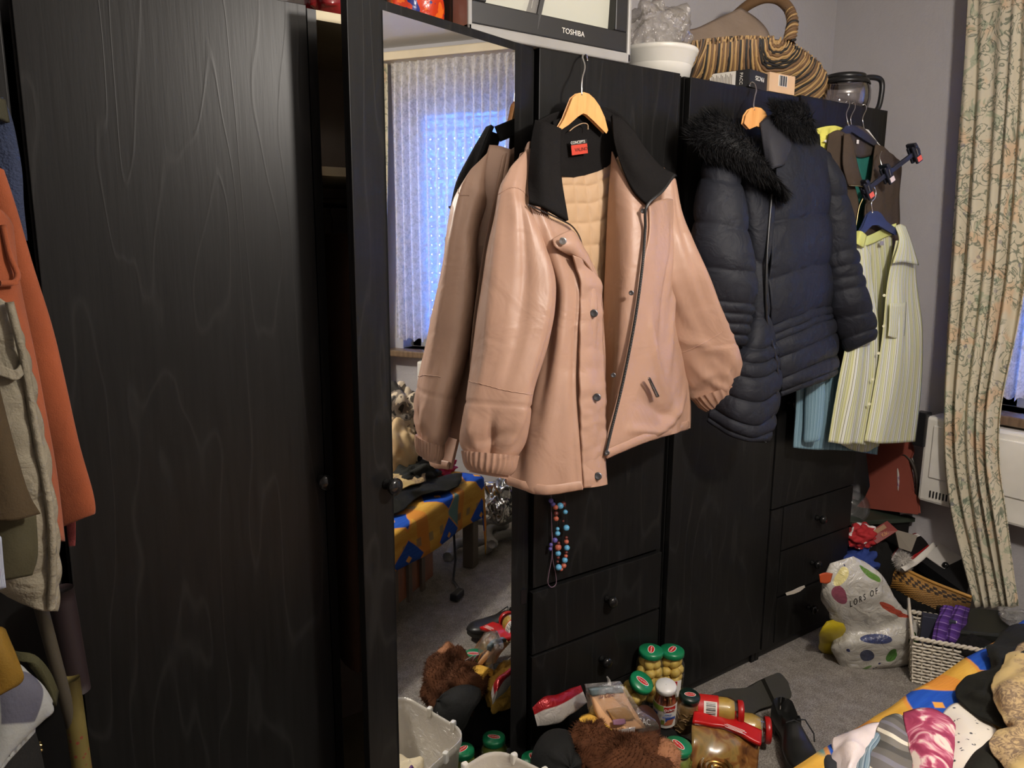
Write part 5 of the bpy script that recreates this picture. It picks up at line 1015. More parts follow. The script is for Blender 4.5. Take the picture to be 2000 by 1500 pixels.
tag(crumple('foil', (2.62, -.72, .12), (.10, .06, .20), plain('silver_foil', S(190, 190, 190), .2, 1, .5, bump=1, bs=30), amp=.35, seed=61), 'crumpled silver foil beyond the foot of the bed', 'foil')

# ================================================================== PILE BEFORE THE WARDROBES
tag(crumple('black_cloth_heap', (1.36, -.18, 0), (.22, .105, .11), fabric('black_heap_cloth', S(16, 15, 14), .95, .5), amp=.2, seed=71, n=60, m=30), 'black cloth heap under the food jars', 'cloth')
GL = clear('jar_glass', (.97, .98, .95, 1), .05, .03)
M['lidg'] = plain('green_lid', S(22, 122, 78), .3); M['lidd'] = plain('dark_green_lid', S(18, 40, 34), .3); M['lidw'] = plain('white_lid', S(222, 220, 216), .3); M['lidr'] = plain('red_lid', S(170, 30, 28), .3); M['gold'] = plain('gold_tin', S(190, 150, 84), .25, 1.)
M['pot'] = plain('pale_potato', S(216, 184, 96), .5, var=.1); M['saus'] = plain('sausage', S(190, 108, 74), .4); M['gher'] = plain('shredded_pickle', S(120, 128, 52), .5, var=.4, vs=40); M['sauce'] = plain('apple_sauce', S(186, 150, 70), .5, var=.2, vs=20); M['mush'] = plain('brown_pickle', S(120, 92, 56), .5, var=.4, vs=30)
M['redlbl'] = plain('red_label', S(190, 34, 30), .45); M['blue'] = plain('blue_print', S(44, 84, 170), .5); M['lblg'] = plain('green_print', S(150, 180, 70), .5)
def jar(lab, top, d, r, h, lid, content, seed=0, group='food jars in the pile', logo=True, label=None, spin=0.):
    d = Vector(d).normalized(); top = Vector(top); base = top - d * h; t = thing('food_jar', lab, 'jar', base, group); A_ = axis(base, d, spin)
    MB().lathe([(.001, .001), (r * .93, .001), (r, .008), (r, h * .70), (r * .97, h * .76), (r * .80, h * .86), (r * .78, h * .93)], A_, 28, caps=False).build('glass', GL, t, smooth=True)
    rl = r * .86
    MB().lathe([(.001, h), (rl * .9, h), (rl * .92, h - .001), (rl, h - .002), (rl * 1.02, h - .006), (rl * 1.02, h - .015), (rl * .97, h - .017)], A_, 32, caps=False).build('lid', lid, t, smooth=True)
    if logo:
        el = [(rl * .52 * math.cos(a), rl * .24 * math.sin(a)) for a in [2 * math.pi * k / 20 for k in range(20)]]
        lm = A_ @ Matrix.Translation((0, 0, h)) @ Matrix.Rotation(seed, 4, 'Z'); MB().prism(el, 0, .0004, lm).build('lid_badge', M['redlbl'], t)
        e2 = [(x * 1.12, y * 1.2) for x, y in el]; MB().prism(e2, 0, .0002, lm).build('badge_rim', M['wpaper'], t)
        text('Dulano' if content == 'saus' else 'Beste Ernte', r * .15, lm @ Matrix.Translation((0, 0, .0006)), M['wpaper'], t)
    rr = random.Random(int(seed * 100) + 3)
    if content == 'pot':
        z = .018
        while z < h * .80:
            for k in range(5):
                a = 2 * math.pi * k / 5 + z * 40; q = r * .58 if z < h * .68 else r * .42
                MB().ball(A_ @ Vector((q * math.cos(a), q * math.sin(a), z)), (r * .40, r * .36, r * .44), 10, 7, mat=Matrix.Rotation(rr.uniform(0, 3), 3, 'X')).build('potato', M['pot'], t, smooth=True)
            z += r * .66
    elif content == 'saus':
        for k in range(8):
            a = 2 * math.pi * k / 8; q = r * .68
            MB().tube([A_ @ Vector((q * math.cos(a + .12 * i), q * math.sin(a + .12 * i), .012 + (h * .80 - .012) * i / 6)) for i in range(7)], lambda u: r * .235 * (1 - .5 * abs(u * 2 - 1) ** 6), 8).build('sausage', M['saus'], t, smooth=True)
    else:
        m = {'gher': M['gher'], 'sauce': M['sauce'], 'mush': M['mush']}[content]
        MB().lathe([(.001, .006), (r * .88, .006), (r * .95, .012), (r * .95, h * .69), (r * .75, h * .82), (.001, h * .84)], A_, 24, caps=False).build('contents', m, t, smooth=True)
        if content != 'sauce':
            b = MB()
            for k in range(60):
                a = rr.uniform(0, 6.28); z = rr.uniform(.012, h * .72); b.tube([A_ @ Vector((r * .955 * math.cos(a + i * .22), r * .955 * math.sin(a + i * .22), z + rr.uniform(-.006, .006))) for i in range(4)], .0022, 5)
            b.build('shreds', m, t, smooth=True)['kind'] = 'stuff'
    return t, A_, r, h
def wrap(t, A_, r, z0, z1, a0, a1, mat, name='label', n=20):
    rows = [[A_ @ Vector((r * math.cos(a0 + (a1 - a0) * j / n), r * math.sin(a0 + (a1 - a0) * j / n), z)) for j in range(n + 1)] for z in (z1, z0)]
    return MB().grid(rows).build(name, mat, t, smooth=True)
def facing(A_):     # angle, in the jar's own frame, that faces the camera
    l = A_.inverted() @ CAM; return math.atan2(l.y, l.x)
def wtext(t, A_, r, z, a, s_, size, mat, name='lettering'):
    p = A_ @ Vector((r * math.cos(a), r * math.sin(a), z)); nn = (A_.to_3x3() @ Vector((math.cos(a), math.sin(a), 0))); up = A_.to_3x3() @ Vector((0, 0, 1))
    return text(s_, size, frame(p + nn * .001, up.cross(nn), up), mat, t, name)
j1 = jar('potato jar with green lid, standing in front of its twin by the drawer', onZ(1272, 1268, .28), (.0, -.06, 1), .041, .165, M['lidg'], 'pot', .7)
j2 = jar('potato jar with green lid, farther behind its twin by the plain wardrobe', onZ(1313, 1268, .252), (.02, -.04, 1), .042, .165, M['lidg'], 'pot', -.1)
a = facing(j2[1]); wrap(*j2[:3], .03, .085, a - .2, a + 1.0, M['wpaper']); wrap(j2[0], j2[1], j2[2] + .0006, .070, .084, a + .0, a + .6, M['redlbl'], 'label_badge')
j3 = jar('potato jar with green lid tilted towards the room, leaning behind the plastic bag', onZ(1255, 1330, .245), (.10, -.50, .86), .040, .15, M['lidg'], 'pot', 1.9)
js = jar('sausage jar with white lid and white picture label, tilted in the middle of the pile', onZ(1301, 1337, .235), (-.17, -.16, 1), .0335, .165, M['lidw'], 'saus', .3, logo=False)
t, A_, r, h = js; a = facing(A_); wrap(t, A_, r + .0006, .036, .118, a - 1.35, a + 1.35, M['wpaper']); wrap(t, A_, r + .0012, .098, .117, a - 1.2, a - .1, M['lblg'], 'label_patch'); wrap(t, A_, r + .0016, .096, .115, a - .05, a + .95, M['redlbl'], 'label_patch')
wtext(t, A_, r + .002, .106, a + .42, 'Dulano', .0125, M['wpaper']); wtext(t, A_, r + .0014, .088, a + .3, 'Wiener', .007, M['blue']); wtext(t, A_, r + .0014, .079, a + .3, 'Würstchen', .0075, M['blue'])
wrap(t, A_, r + .0012, .062, .074, a + .1, a + 1.0, M['blue'], 'label_patch'); wrap(t, A_, r + .0012, .066, .088, a - 1.1, a - .6, M['blue'], 'label_patch')
for k in range(4): wrap(t, A_, r + .0018, .048 + .005 * k, .053 + .005 * k, a + .0 + .08 * k, a + .7 + .05 * k, M['saus'], 'sausage_print')
wrap(t, A_, r + .0016, .050, .066, a - .25, a + .02, M['gher'], 'gherkin_print')
jd = jar('small jar with dark green lid behind the sausage jar', onZ(1348, 1356, .20), (.02, -.22, 1), .034, .125, M['lidd'], 'mush', -.6)
jp = jar('pickle jar with bright green lid in front of the gold tin', onZ(1325, 1454, .158), (.03, -.10, 1), .042, .15, M['lidg'], 'gher', 1.2)
c0, c1 = onZ(1340, 1378, .150), onZ(1452, 1391, .150)
ja = jar('jar of yellow preserve lying on its side, farther of the two with red labels', c1, c1 - c0, .036, .145, M['lidr'], 'sauce', 0, logo=False)
t, A_, r, h = ja; a = facing(A_); wrap(t, A_, r + .0006, .018, .075, a - 1.4, a + 1.4, M['redlbl'], 'label'); wrap(t, A_, r + .0012, .034, .070, a - .5, a + .55, M['wpaper'], 'barcode_label')
b = MB()
for k in range(9):
    for q in range(1): b.grid([[A_ @ Vector(((r + .0018) * math.cos(a - .42 + .1 * k + w_), (r + .0018) * math.sin(a - .42 + .1 * k + w_), z)) for w_ in (0, .03 + .02 * (k % 3))] for z in (.066, .040)])
b.build('barcode', M['black'], t)['kind'] = 'stuff'
c0, c1 = onZ(1385, 1412, .060), onZ(1505, 1427, .060)
jb = jar('jar of yellow preserve lying on the carpet, next to the black lace-up shoe', c1, c1 - c0, .043, .165, M['lidr'], 'sauce', 0, logo=False)
t, A_, r, h = jb; a = facing(A_); wrap(t, A_, r + .0006, .02, .085, a - 1.3, a + 1.3, M['redlbl'], 'label'); wrap(t, A_, r + .0012, .05, .088, a - .2, a + .8, M['wpaper'], 'barcode_label')
b = MB()
for k in range(8): b.grid([[A_ @ Vector(((r + .0018) * math.cos(a - .12 + .1 * k + w_), (r + .0018) * math.sin(a - .12 + .1 * k + w_), z)) for w_ in (0, .03 + .02 * (k % 3))] for z in (.084, .056)])
b.build('barcode', M['black'], t)['kind'] = 'stuff'
for k, (p, s_) in enumerate((((1.035, -.13, .125), .3), ((1.115, -.075, .125), 1.4))):
    jar(('green-lidded jar standing between the white tub and the mirror', 'green-lidded jar half hidden behind the black cap, by the mirror door')[k], p, (0, 0, 1), .036, .124, M['lidg'], 'gher', s_)
# gold tin with ring-pull
gt = thing('food_tin', 'gold food tin with ridged lid below the red-topped packet', 'tin', onZ(1395, 1494, .088) - Vector((0, 0, .088))); A_ = axis(onZ(1395, 1494, .088) + Vector((0, 0, -.088)), (0, -.10, 1))
MB().lathe([(.001, .001), (.043, .001), (.043, .080), (.045, .083), (.045, .087), (.042, .088), (.041, .081), (.034, .081), (.033, .083), (.028, .083), (.027, .081), (.020, .081), (.019, .083), (.014, .083), (.013, .081), (.001, .081)], A_, 40, caps=False).build('body', M['gold'], gt, smooth=True)
MB().tube([A_ @ Vector((.012 * math.cos(k * .4), .009 * math.sin(k * .4) - .004, .085)) for k in range(17)], .0014, 6).build('ring_pull', M['gold'], gt, smooth=True)
# red-topped packet
pk = thing('food_packet', 'flat clear food packet with a red printed top leaning on the lying jars', 'packet', onZ(1410, 1440, .12))
n = NT('ochre_food_print'); n.set(n.ramp(n.noise(n.mp(), 17, 3, .5, 1.), [(.3, S(74, 44, 24)), (.45, S(128, 84, 42)), (.55, S(146, 116, 62)), (.7, S(112, 98, 58))]), .25, 0, .6, coat=.4)
cloth('printed_body', [[(1352, 1402, .145), (1420, 1412, .128), (1486, 1440, .105)], [(1350, 1440, .125), (1418, 1456, .108), (1482, 1466, .085)], [(1350, 1480, .09), (1414, 1490, .075), (1478, 1496, .055)], [(1350, 1530, .03), (1412, 1530, .025), (1474, 1530, .02)]], n.m, pk, 24, 24, 'Z', lambda u, v, p: .006 * nz(p, (20, 20, 20), 2), .010)
cloth('red_header', [[(1354, 1393, .152), (1420, 1402, .138), (1486, 1430, .115)], [(1352, 1412, .150), (1418, 1424, .134), (1486, 1456, .110)]], plain('red_packet_film', S(188, 24, 24), .3, 0, .5), pk, 24, 8, 'Z', lambda u, v, p: .003 * nz(p, (30, 30, 30), 2) + .002, .012)
p0, p1 = onZ(1400, 1414, .150), onZ(1470, 1441, .130); tm = frame(p0.lerp(p1, .5) + Vector((0, -.002, .006)), p1 - p0, (p0 - onZ(1400, 1430, .144)))
b = MB()
for k, (w_, o) in enumerate(((.05, .006), (.06, .002), (.04, -.002), (.055, -.006))): b.box((-w_ / 2, o, 0), (w_ / 2, o + .0014, .0004), tm)
b.build('small_print', M['wpaper'], pk)['kind'] = 'stuff'
# plastic film with cardboard
fp = thing('plastic_packet', 'clear plastic bag holding a peach cardboard sleeve, leaning by the drawers', 'packet', onY(1205, 1425, -.15))
pe = plain('peach_card', S(208, 158, 112), .6)
cloth('card_sleeve', [[(1152, 1352, -.14), (1182, 1348, -.145), (1213, 1346, -.14)], [(1164, 1390, -.17), (1200, 1386, -.18), (1232, 1382, -.17)], [(1182, 1432, -.20), (1220, 1428, -.21), (1258, 1422, -.20)]], pe, fp, 12, 12, thick=.012)
cloth('card_band', [[(1150, 1345, -.146), (1180, 1341, -.151), (1211, 1339, -.146)], [(1154, 1358, -.150), (1184, 1354, -.155), (1215, 1352, -.150)]], plain('slate_card', S(96, 110, 112), .6), fp, 8, 4, thick=.013)
cloth('window_print', [[(1186, 1386, -.187), (1224, 1378, -.187)], [(1200, 1412, -.203), (1240, 1404, -.203)]], plain('tan_food_print', S(168, 124, 70), .5), fp, 4, 4, thick=.004)
cloth('round_print', [[(1196, 1406, -.207), (1210, 1404, -.210), (1220, 1404, -.210)], [(1198, 1416, -.214), (1212, 1416, -.217), (1222, 1413, -.214)]], plain('violet_print', S(130, 90, 110), .6), fp, 6, 4, thick=.003)
p0, p1 = onY(1168, 1361, -.164), onY(1204, 1356, -.164); text('La Cigne', .016, frame(p0.lerp(p1, .5), p1 - p0, (0, 0, 1)), plain('brown_red_ink', S(140, 62, 40), .7), fp)
sleeve('film', [(1140, 1336, 1212, 1330, -.14, .25), (1146, 1362, 1228, 1352, -.165, .34), (1156, 1398, 1252, 1386, -.185, .36), (1176, 1434, 1284, 1412, -.20, .34), (1200, 1446, 1288, 1424, -.205, .2)], clear('crinkled_film', (.97, .97, .96, 1), .07, .10, .10, S(200, 196, 190)), fp, 40, 50, lambda th, v, p: .005 * nz(p, (30, 30, 30), 3) + .004 * abs(nz(p, (18, 18, 18), 8)))
MB().tube([onY(1190, 1336, -.15), onY(1189, 1328, -.152), onY(1186, 1322, -.15)], lambda u: .006 * (1 - .6 * u), 8).build('film_twist', clear('film_twist', (1, 1, 1, 1), .1, .1, .5, S(200, 196, 190)), fp, smooth=True)
MB().box((-.03, -.014, 0), (.03, .014, .002), frame(onY(1222, 1433, -.235), onY(1250, 1428, -.235) - onY(1204, 1436, -.235), (0, 0, 1))).build('barcode_label', plain('grey_barcode', S(160, 154, 150), .6), fp)
# red and silver snack bag
n = NT('red_silver_foil'); s_ = n.sep(n.co('UV')); rd = n.ramp(s_[0], [(.0, K0), (.30, K0), (.31, W1), (.60, W1), (.61, K0)]); n.set(n.mix(rd, S(196, 190, 182), S(150, 24, 30)), .28, .35, .6); n.bump(n.noise(n.mp(), 40, 3, .6, .5), .6, .01)
cb2 = sleeve('snack_bag', [(1040, 1382, 1050, 1420, -.075, .15), (1060, 1362, 1072, 1418, -.08, .45), (1084, 1356, 1096, 1408, -.08, .55), (1112, 1346, 1122, 1390, -.075, .5), (1134, 1338, 1148, 1374, -.07, .15)], n.m, None, 36, 50, lambda th, v, p: .004 * nz(p, (26, 26, 26), 3))
tag(cb2, 'red and silver foil snack bag lying against the drawers beside the mirror', 'snack bag')
# cocoa tin lid, yellow towel, plush, cap
cc = thing('cocoa_tin', 'dark brown round tin with white letters beside the plastic packet', 'tin', onZ(1268, 1412, .12)); A_ = axis(onZ(1266, 1412, .155), (.12, -.75, .6)); MB().lathe([(.001, .0), (.046, 0), (.048, -.003), (.048, -.05), (.001, -.05)], A_, 36, caps=False).build('body', plain('cocoa_brown', S(58, 34, 26), .4), cc, smooth=True)
text('CAC', .022, A_ @ Matrix.Translation((-.012, .008, .0006)) @ Matrix.Rotation(-.5, 4, 'Z'), M['wpaper'], cc)
tag(cloth('yellow_towel', [[(1131, 1410, -.15), (1150, 1402, -.15), (1170, 1410, -.15)], [(1140, 1424, -.18), (1168, 1414, -.19), (1190, 1424, -.18)], [(1160, 1450, -.20), (1188, 1436, -.21), (1216, 1444, -.20)], [(1180, 1500, -.21), (1206, 1480, -.22), (1230, 1470, -.21)]], fabric('yellow_terry', S(228, 178, 74), .95, .4, 60, 300, .5), nu=20, nv=20, thick=.02, disp=lambda u, v, p: .006 * nz(p, (18, 18, 18), 3)), 'yellow terry towel tucked behind the brown plush', 'towel')
tw = crumple('towel_fold', (1.30, -.125, .09), (.075, .045, .13), fabric('yellow_terry_fold', S(214, 168, 76), .95, .4, 60, 300, .5), amp=.25, seed=79); tag(tw, 'folded yellow terry cloth behind the plush, seen in the mirror beside the cap', 'towel')
M['plush'] = plain('brown_plush', S(86, 52, 32), .9, 0, .2, .3, 20)
pl = thing('plush_toy', 'brown fluffy plush lying between the black cap and pickle jar', 'plush toy', (1.26, -.27, .1))
def blob(c, rad, rot, amp, seed, n=36, m=22):
    rows = []
    for i in range(m + 1):
        a_ = math.pi * i / m; row = []
        for j in range(n):
            th = 2 * math.pi * j / n; d = Vector((math.sin(a_) * math.cos(th), math.sin(a_) * math.sin(th), -math.cos(a_))); f_ = 1 + amp * noise.noise(d * 2.2 + Vector((seed, 0, 0)))
            row.append(rot @ Vector((d.x * rad[0] * f_, d.y * rad[1] * f_, d.z * rad[2] * f_)) + Vector(c))
        rows.append(row)
    return rows
def furry(rows, mat, name, parent, count, ln, seed):
    b_ = MB().grid(rows, True).build(name, mat, parent, smooth=True); n_, m_ = len(rows[0]), len(rows) - 1; ctr = sum((sum(r_, Vector()) for r_ in rows), Vector()) / (n_ * (m_ + 1))
    def fn(r): i = r.randrange(m_); j = r.randrange(n_); p = rows[i][j].lerp(rows[i + 1][(j + 1) % n_], r.random()); return p, (p - ctr)
    blades(fn, count, ln, mat, 'fluff', b_, seed, .0007, .2); return b_
I3 = Matrix.Identity(3)
furry(blob((1.245, -.275, .155), (.13, .085, .085), Matrix.Rotation(-.5, 3, 'Z'), .35, 3), M['plush'], 'body', pl, 7000, .012, 4)
furry(blob((1.20, -.20, .20), (.075, .05, .055), Matrix.Rotation(.4, 3, 'Z'), .3, 9), M['plush'], 'arm', pl, 3000, .012, 5)
furry(blob((1.33, -.33, .165), (.045, .04, .06), Matrix.Rotation(.3, 3, 'Y'), .2, 12), plain('tan_plush', S(164, 112, 78), .9), 'paw', pl, 1500, .008, 6)
cp = thing('cap', 'black cap lying against the yellow towel in front of the mirror', 'cap', (1.12, -.17, .12))
CMx = axis((1.125, -.175, .15), (-.25, -.75, .55))
rows = []
for i in range(15):
    a_ = math.pi / 2 * i / 14; rows.append([CMx @ Vector((.078 * math.cos(a_) * math.cos(2 * math.pi * j / 36), .092 * math.cos(a_) * math.sin(2 * math.pi * j / 36), .082 * math.sin(a_) + .003 * math.sin(6 * 2 * math.pi * j / 36))) for j in range(36)])
M['capm'] = fabric('black_cap_cotton', S(20, 20, 19), .8, .25, 20)
MB().grid(rows, True).build('crown', M['capm'], cp, smooth=True, solid=.002)
MB().ball(CMx @ Vector((0, 0, .083)), (.006, .006, .005)).build('button', M['capm'], cp, smooth=True)
rows = [[CMx @ Vector((x * (.075 - .02 * k / 6 * 0), -.085 - .055 * (k / 6) * (1 - (x ** 2) * .8), -.002 - .02 * (k / 6) * x * x)) for x in [q / 10 * 2 - 1 for q in range(11)]] for k in range(7)]
MB().grid(rows).build('brim', M['capm'], cp, smooth=True, solid=.004)
em = MB()
for x0, y0, w_, h_ in ((-.008, -.004, .004, .012), (-.003, -.004, .003, .008), (.002, -.004, .004, .011), (-.009, -.009, .018, .003)): em.box((x0, y0, 0), (x0 + w_, y0 + h_, .002))
em2 = MB(); ec = CMx @ Vector((-.042, -.01, .066)); EM = frame(ec + (ec - CMx.translation).normalized() * .004, RT, UP); em2.v = [tuple(EM @ Vector(p)) for p in em.v]; em2.f = em.f; em2.mi = em.mi; em2.uv = em.uv
em2.build('emblem', plain('grey_emblem', S(150, 146, 140), .6), cp)

# white translucent tub
tub = thing('storage_tub', 'white translucent plastic tub with lid clips before the mirror', 'tub', (.90, -.26, 0))
tm_ = clear('milky_plastic', (.95, .94, .92, 1), .05, .12, .62, S(222, 214, 200)); tc_ = Vector((.985, -.085, 0)); da = Vector((-.985, -.17, 0)); db = Vector((.32, -.95, 0)).normalized()
def trect(s_, z, ra=.05):
    out = []; A0, B0 = .30, .27
    for (cx, cy, a0) in ((ra, ra, 180), (A0 - ra, ra, 270), (A0 - ra, B0 - ra, 0), (ra, B0 - ra, 90)):
        for k in range(7): a_ = R(a0 + 15 * k); out.append((cx + ra * math.cos(a_), cy + ra * math.sin(a_)))
    return [tc_ + da * (.15 + (x - .15) * s_) + db * (.135 + (y - .135) * s_) + Vector((0, 0, z)) for x, y in out]
rows = [trect(.86, .004), trect(.87, .01), trect(.97, .19), trect(.985, .19), trect(1., .20), trect(1., .215), trect(.985, .217), trect(.975, .205), trect(.94, .19), trect(.85, .012)]
bq = MB().grid(rows, True); o = len(bq.v) - 28; bq.f += [tuple(range(27, -1, -1)), tuple(range(o, o + 28))]; bq.mi += [0, 0]; bq.build('tub_body', tm_, tub, smooth=True)
for (u_, v_) in ((.10, .0), (-.0, .06), (.0, .15), (.22, .0)):
    p = tc_ + da * u_ + db * v_ + Vector((0, 0, .205)); MB().box((-.008, -.007, -.012), (.008, .007, .018), Matrix.Translation(p)).build('clip', M['white'], tub, bevel=.004)
tag(crumple('white_cloth', tc_ + da * .15 + db * .13 + Vector((0, 0, .012)), (.09, .08, .13), fabric('cream_cloth', S(214, 200, 170), .9), amp=.25, seed=81), 'cream cloth lying inside the white translucent tub', 'cloth')
pg = cloth('x', [[(0, 0, .1), (1, 0, .1)], [(0, 1, .1), (1, 1, .1)]], M['white'], ax='Z', nu=1, nv=1); bpy.data.objects.remove(pg)
tag(crumple('purple_bag', (.80, -.155, 0), (.055, .05, .19), plain('purple_foil', S(92, 44, 96), .35, bump=.4, bs=30), amp=.25, seed=83), 'purple printed bag between the tub and the mirror', 'bag')

# ================================================================== SHOES
def shoe(t, A_, opened=True):
    """local x heel->toe 0..0.285, y width, z up"""
    L = .285
    def half(u): return .034 + .012 * smooth(.35, .72, u) - .006 * bump1(u, .45, .15) if u > .06 else .034 * math.sqrt(max(0, u / .06)) * .9 + .004
    def hw(u):
        h_ = half(u)
        return h_ * math.sqrt(max(0., 1 - ((u - .80) / .2) ** 2)) if u > .80 else h_
    n_ = 40
    ot = [(L * (k / n_), hw(k / n_)) for k in range(n_ + 1)] + [(L * (k / n_), -hw(k / n_)) for k in range(n_ - 1, 0, -1)]
    MB().prism([(x, y) for x, y in ot][::-1], .006, .022, A_).build('sole', M['solem'], t, bevel=.003)
    hl = [(x, y) for x, y in ot if x < L * .27]; hl = sorted([p for p in hl if p[1] >= 0]) + sorted([p for p in hl if p[1] < 0], reverse=True)
    MB().prism(hl[::-1], -.008, .008, A_).build('heel', M['solem'], t)
    rows = []; top = [(0., .072), (.12, .068), (.28, .062), (.36, .078), (.48, .076), (.62, .058), (.78, .046), (.92, .040), (1., .026)]
    for k in range(n_ + 1):
        u = k / n_; w_ = max(.003, hw(u) - .002); h_ = np.interp(u, [a for a, _ in top], [b for _, b in top]); row = []
        lim = 1.0 if u > .40 else .30 + .0 * u                         # open over the ankle
        for j in range(25):
            th = -math.pi / 2 + math.pi * j / 24; s_ = math.sin(th); c_ = math.cos(th)
            if u <= .40 and opened:
                tz = 1 - abs(j - 12) / 12; y_ = (1 if j > 12 else -1) * w_ * (1 - .18 * tz ** 2) if j != 12 else 0
                z_ = .022 + (h_ - .022) * min(1, tz * 1.25) if j != 12 else .03; y_ = y_ if abs(j - 12) > 1 else y_ * .75
                z_ = z_ if abs(j - 12) > 1 else .030
            else: y_ = w_ * (abs(s_) ** .8) * (1 if s_ > 0 else -1); z_ = .022 + (h_ - .022) * c_ ** .75
            row.append(A_ @ Vector((L * u, y_, z_)))
        rows.append(row)
    MB().grid(rows).build('upper', M['leather'], t, smooth=True, solid=.002)
    if opened:
        MB().prism([(x * .98 + .003, y * .78) for x, y in ot if x < L * .42][::-1], .026, .031, A_).build('insole', plain('beige_insole', S(150, 128, 96), .8), t)
        for k in range(5):
            x = L * (.44 + .055 * k); z_ = .080 - .010 * k; b_ = MB(); b_.tube([A_ @ Vector((x, -.020, z_ - .010)), A_ @ Vector((x + .006, 0, z_ + .003)), A_ @ Vector((x, .020, z_ - .010))], .0024, 6); b_.build('lace', M['bmat'], t, smooth=True)
        b_ = MB(); b_.tube([A_ @ Vector(p) for p in ((L * .44, .01, .082), (L * .42, .035, .078), (L * .5, .055, .05), (L * .58, .050, .04))], .0022, 6); b_.build('lace', M['bmat'], t, smooth=True)
M['leather'] = plain('black_leather', (.010, .010, .009, 1), .38); M['solem'] = plain('dark_olive_rubber', S(42, 40, 32), .7, bump=.3, bs=120)
s2 = thing('shoe', 'black lace-up shoe standing on the carpet with open beige inside', 'shoe', onZ(1545, 1430, 0), 'black shoes on the carpet')
h0, t0 = onZ(1522, 1408, .01), onZ(1582, 1540, .01); d = (t0 - h0); d.z = 0; shoe(s2, Matrix.Translation(h0 + Vector((0, 0, -.001))) @ Matrix.Rotation(math.atan2(d.y, d.x), 4, 'Z') @ Matrix.Translation((0, 0, .009)))
s1 = thing('shoe', 'black shoe on its side with the dark sole turned to the room', 'shoe', onZ(1450, 1390, 0), 'black shoes on the carpet')
h0, t0 = onZ(1537, 1336, .055), onZ(1372, 1408, .055); xx = (t0 - h0).normalized(); zz = Vector((.10, .62, -.55)); A_ = Matrix.Translation(h0) @ frame((0, 0, 0), xx, zz.cross(xx)); shoe(s1, A_ @ Matrix.Scale(1.22, 4), False)

# ================================================================== RIGHT-HAND CORNER
cab = thing('low_cabinet', 'low black cabinet in the corner under the red board', 'cabinet', (2.87, .15, 0))
ca, cb_ = onZ(1665, 1019, .38), onZ(1795, 1011, .38); cb_ = ca.lerp(cb_, min(1, (3.02 - ca.x) / (cb_.x - ca.x)))
PO = [(2.70, .40), (ca.x, ca.y), (cb_.x, cb_.y), (3.03, cb_.y + .03), (3.03, .40)]
MB().prism([(2.72, .38), (ca.x + .012, ca.y + .02), (cb_.x - .004, cb_.y + .02), (3.02, cb_.y + .05), (3.02, .38)], 0, .362).build('body', M['oak'], cab); MB().prism(PO, .362, .380).build('top_board', plain('dark_green_board', S(44, 52, 42), .5), cab, bevel=.002)
rb = thing('red_board', 'dull red board standing upright on the low black cabinet', 'board', onX(1738, 1006, 2.96), None)
rX = 2.955; pts = [(1676, 1012), (1792, 1004), (1789, 968), (1780, 962), (1774, 900), (1780, 884), (1776, 862), (1690, 862), (1692, 880), (1700, 950), (1690, 972), (1676, 976)]
A0 = [onX(x, y, rX) for x, y in pts]; zb = min(p.z for p in A0)
for p in A0:
    if p.z < .42: p.z = .3805
n_ = len(A0); B0 = [p + Vector((.02, 0, 0)) for p in A0]
MB().add(A0 + B0, [tuple(range(n_)), tuple(reversed(range(n_, 2 * n_)))] + [(i, (i + 1) % n_, n_ + (i + 1) % n_, n_ + i) for i in range(n_)]).build('panel', plain('dull_red_paint', S(142, 72, 58), .6), rb, bevel=.002)
fbag = sleeve('shoulder_bag', [(1752, 892, 1782, 892, 2.985, .25), (1752, 930, 1790, 925, 2.985, .3), (1754, 975, 1786, 970, 2.985, .3), (1758, 1005, 1778, 1003, 2.985, .25)], n_ and (lambda: (lambda n: (n.set(n.ramp(n.noise(n.mp(), 30, 3, .5, 1), [(.5, S(186, 180, 172)), (.56, S(150, 110, 150)), (.62, S(110, 120, 104))]), .6, 0, .3), n.m)[1])(NT('pale_flower_print')))(), None, 20, 24, None, 'X')
tag(fbag, 'pale flower-printed bag wedged between the red board and heater', 'bag')
px_tube('bag_strap', [(1756, 896, 2.965), (1768, 889, 2.96), (1784, 910, 2.96), (1792, 950, 2.965), (1786, 985, 2.97)], .007, plain('dark_brown_strap', S(48, 38, 30), .6), fbag, 40, 'X', 6)
bw_ = thing('plastic_bowl', 'clear plastic bowl standing on edge beside the wardrobe drawers', 'bowl', onZ(1668, 1015, .38))
MB().lathe([(.066, 0), (.064, .012), (.055, .034), (.035, .046), (.001, .05), (.001, .048), (.034, .044), (.053, .032), (.062, .012)], axis(onX(1664, 990, 2.80) + Vector((0, 0, .0)), (-.75, -.5, .25)) @ Matrix.Rotation(math.pi, 4, 'X'), 32, caps=False).build('body', clear('bowl_plastic', (.95, .95, .95, 1), .14, .05, .12, S(170, 170, 170)), bw_, smooth=True)
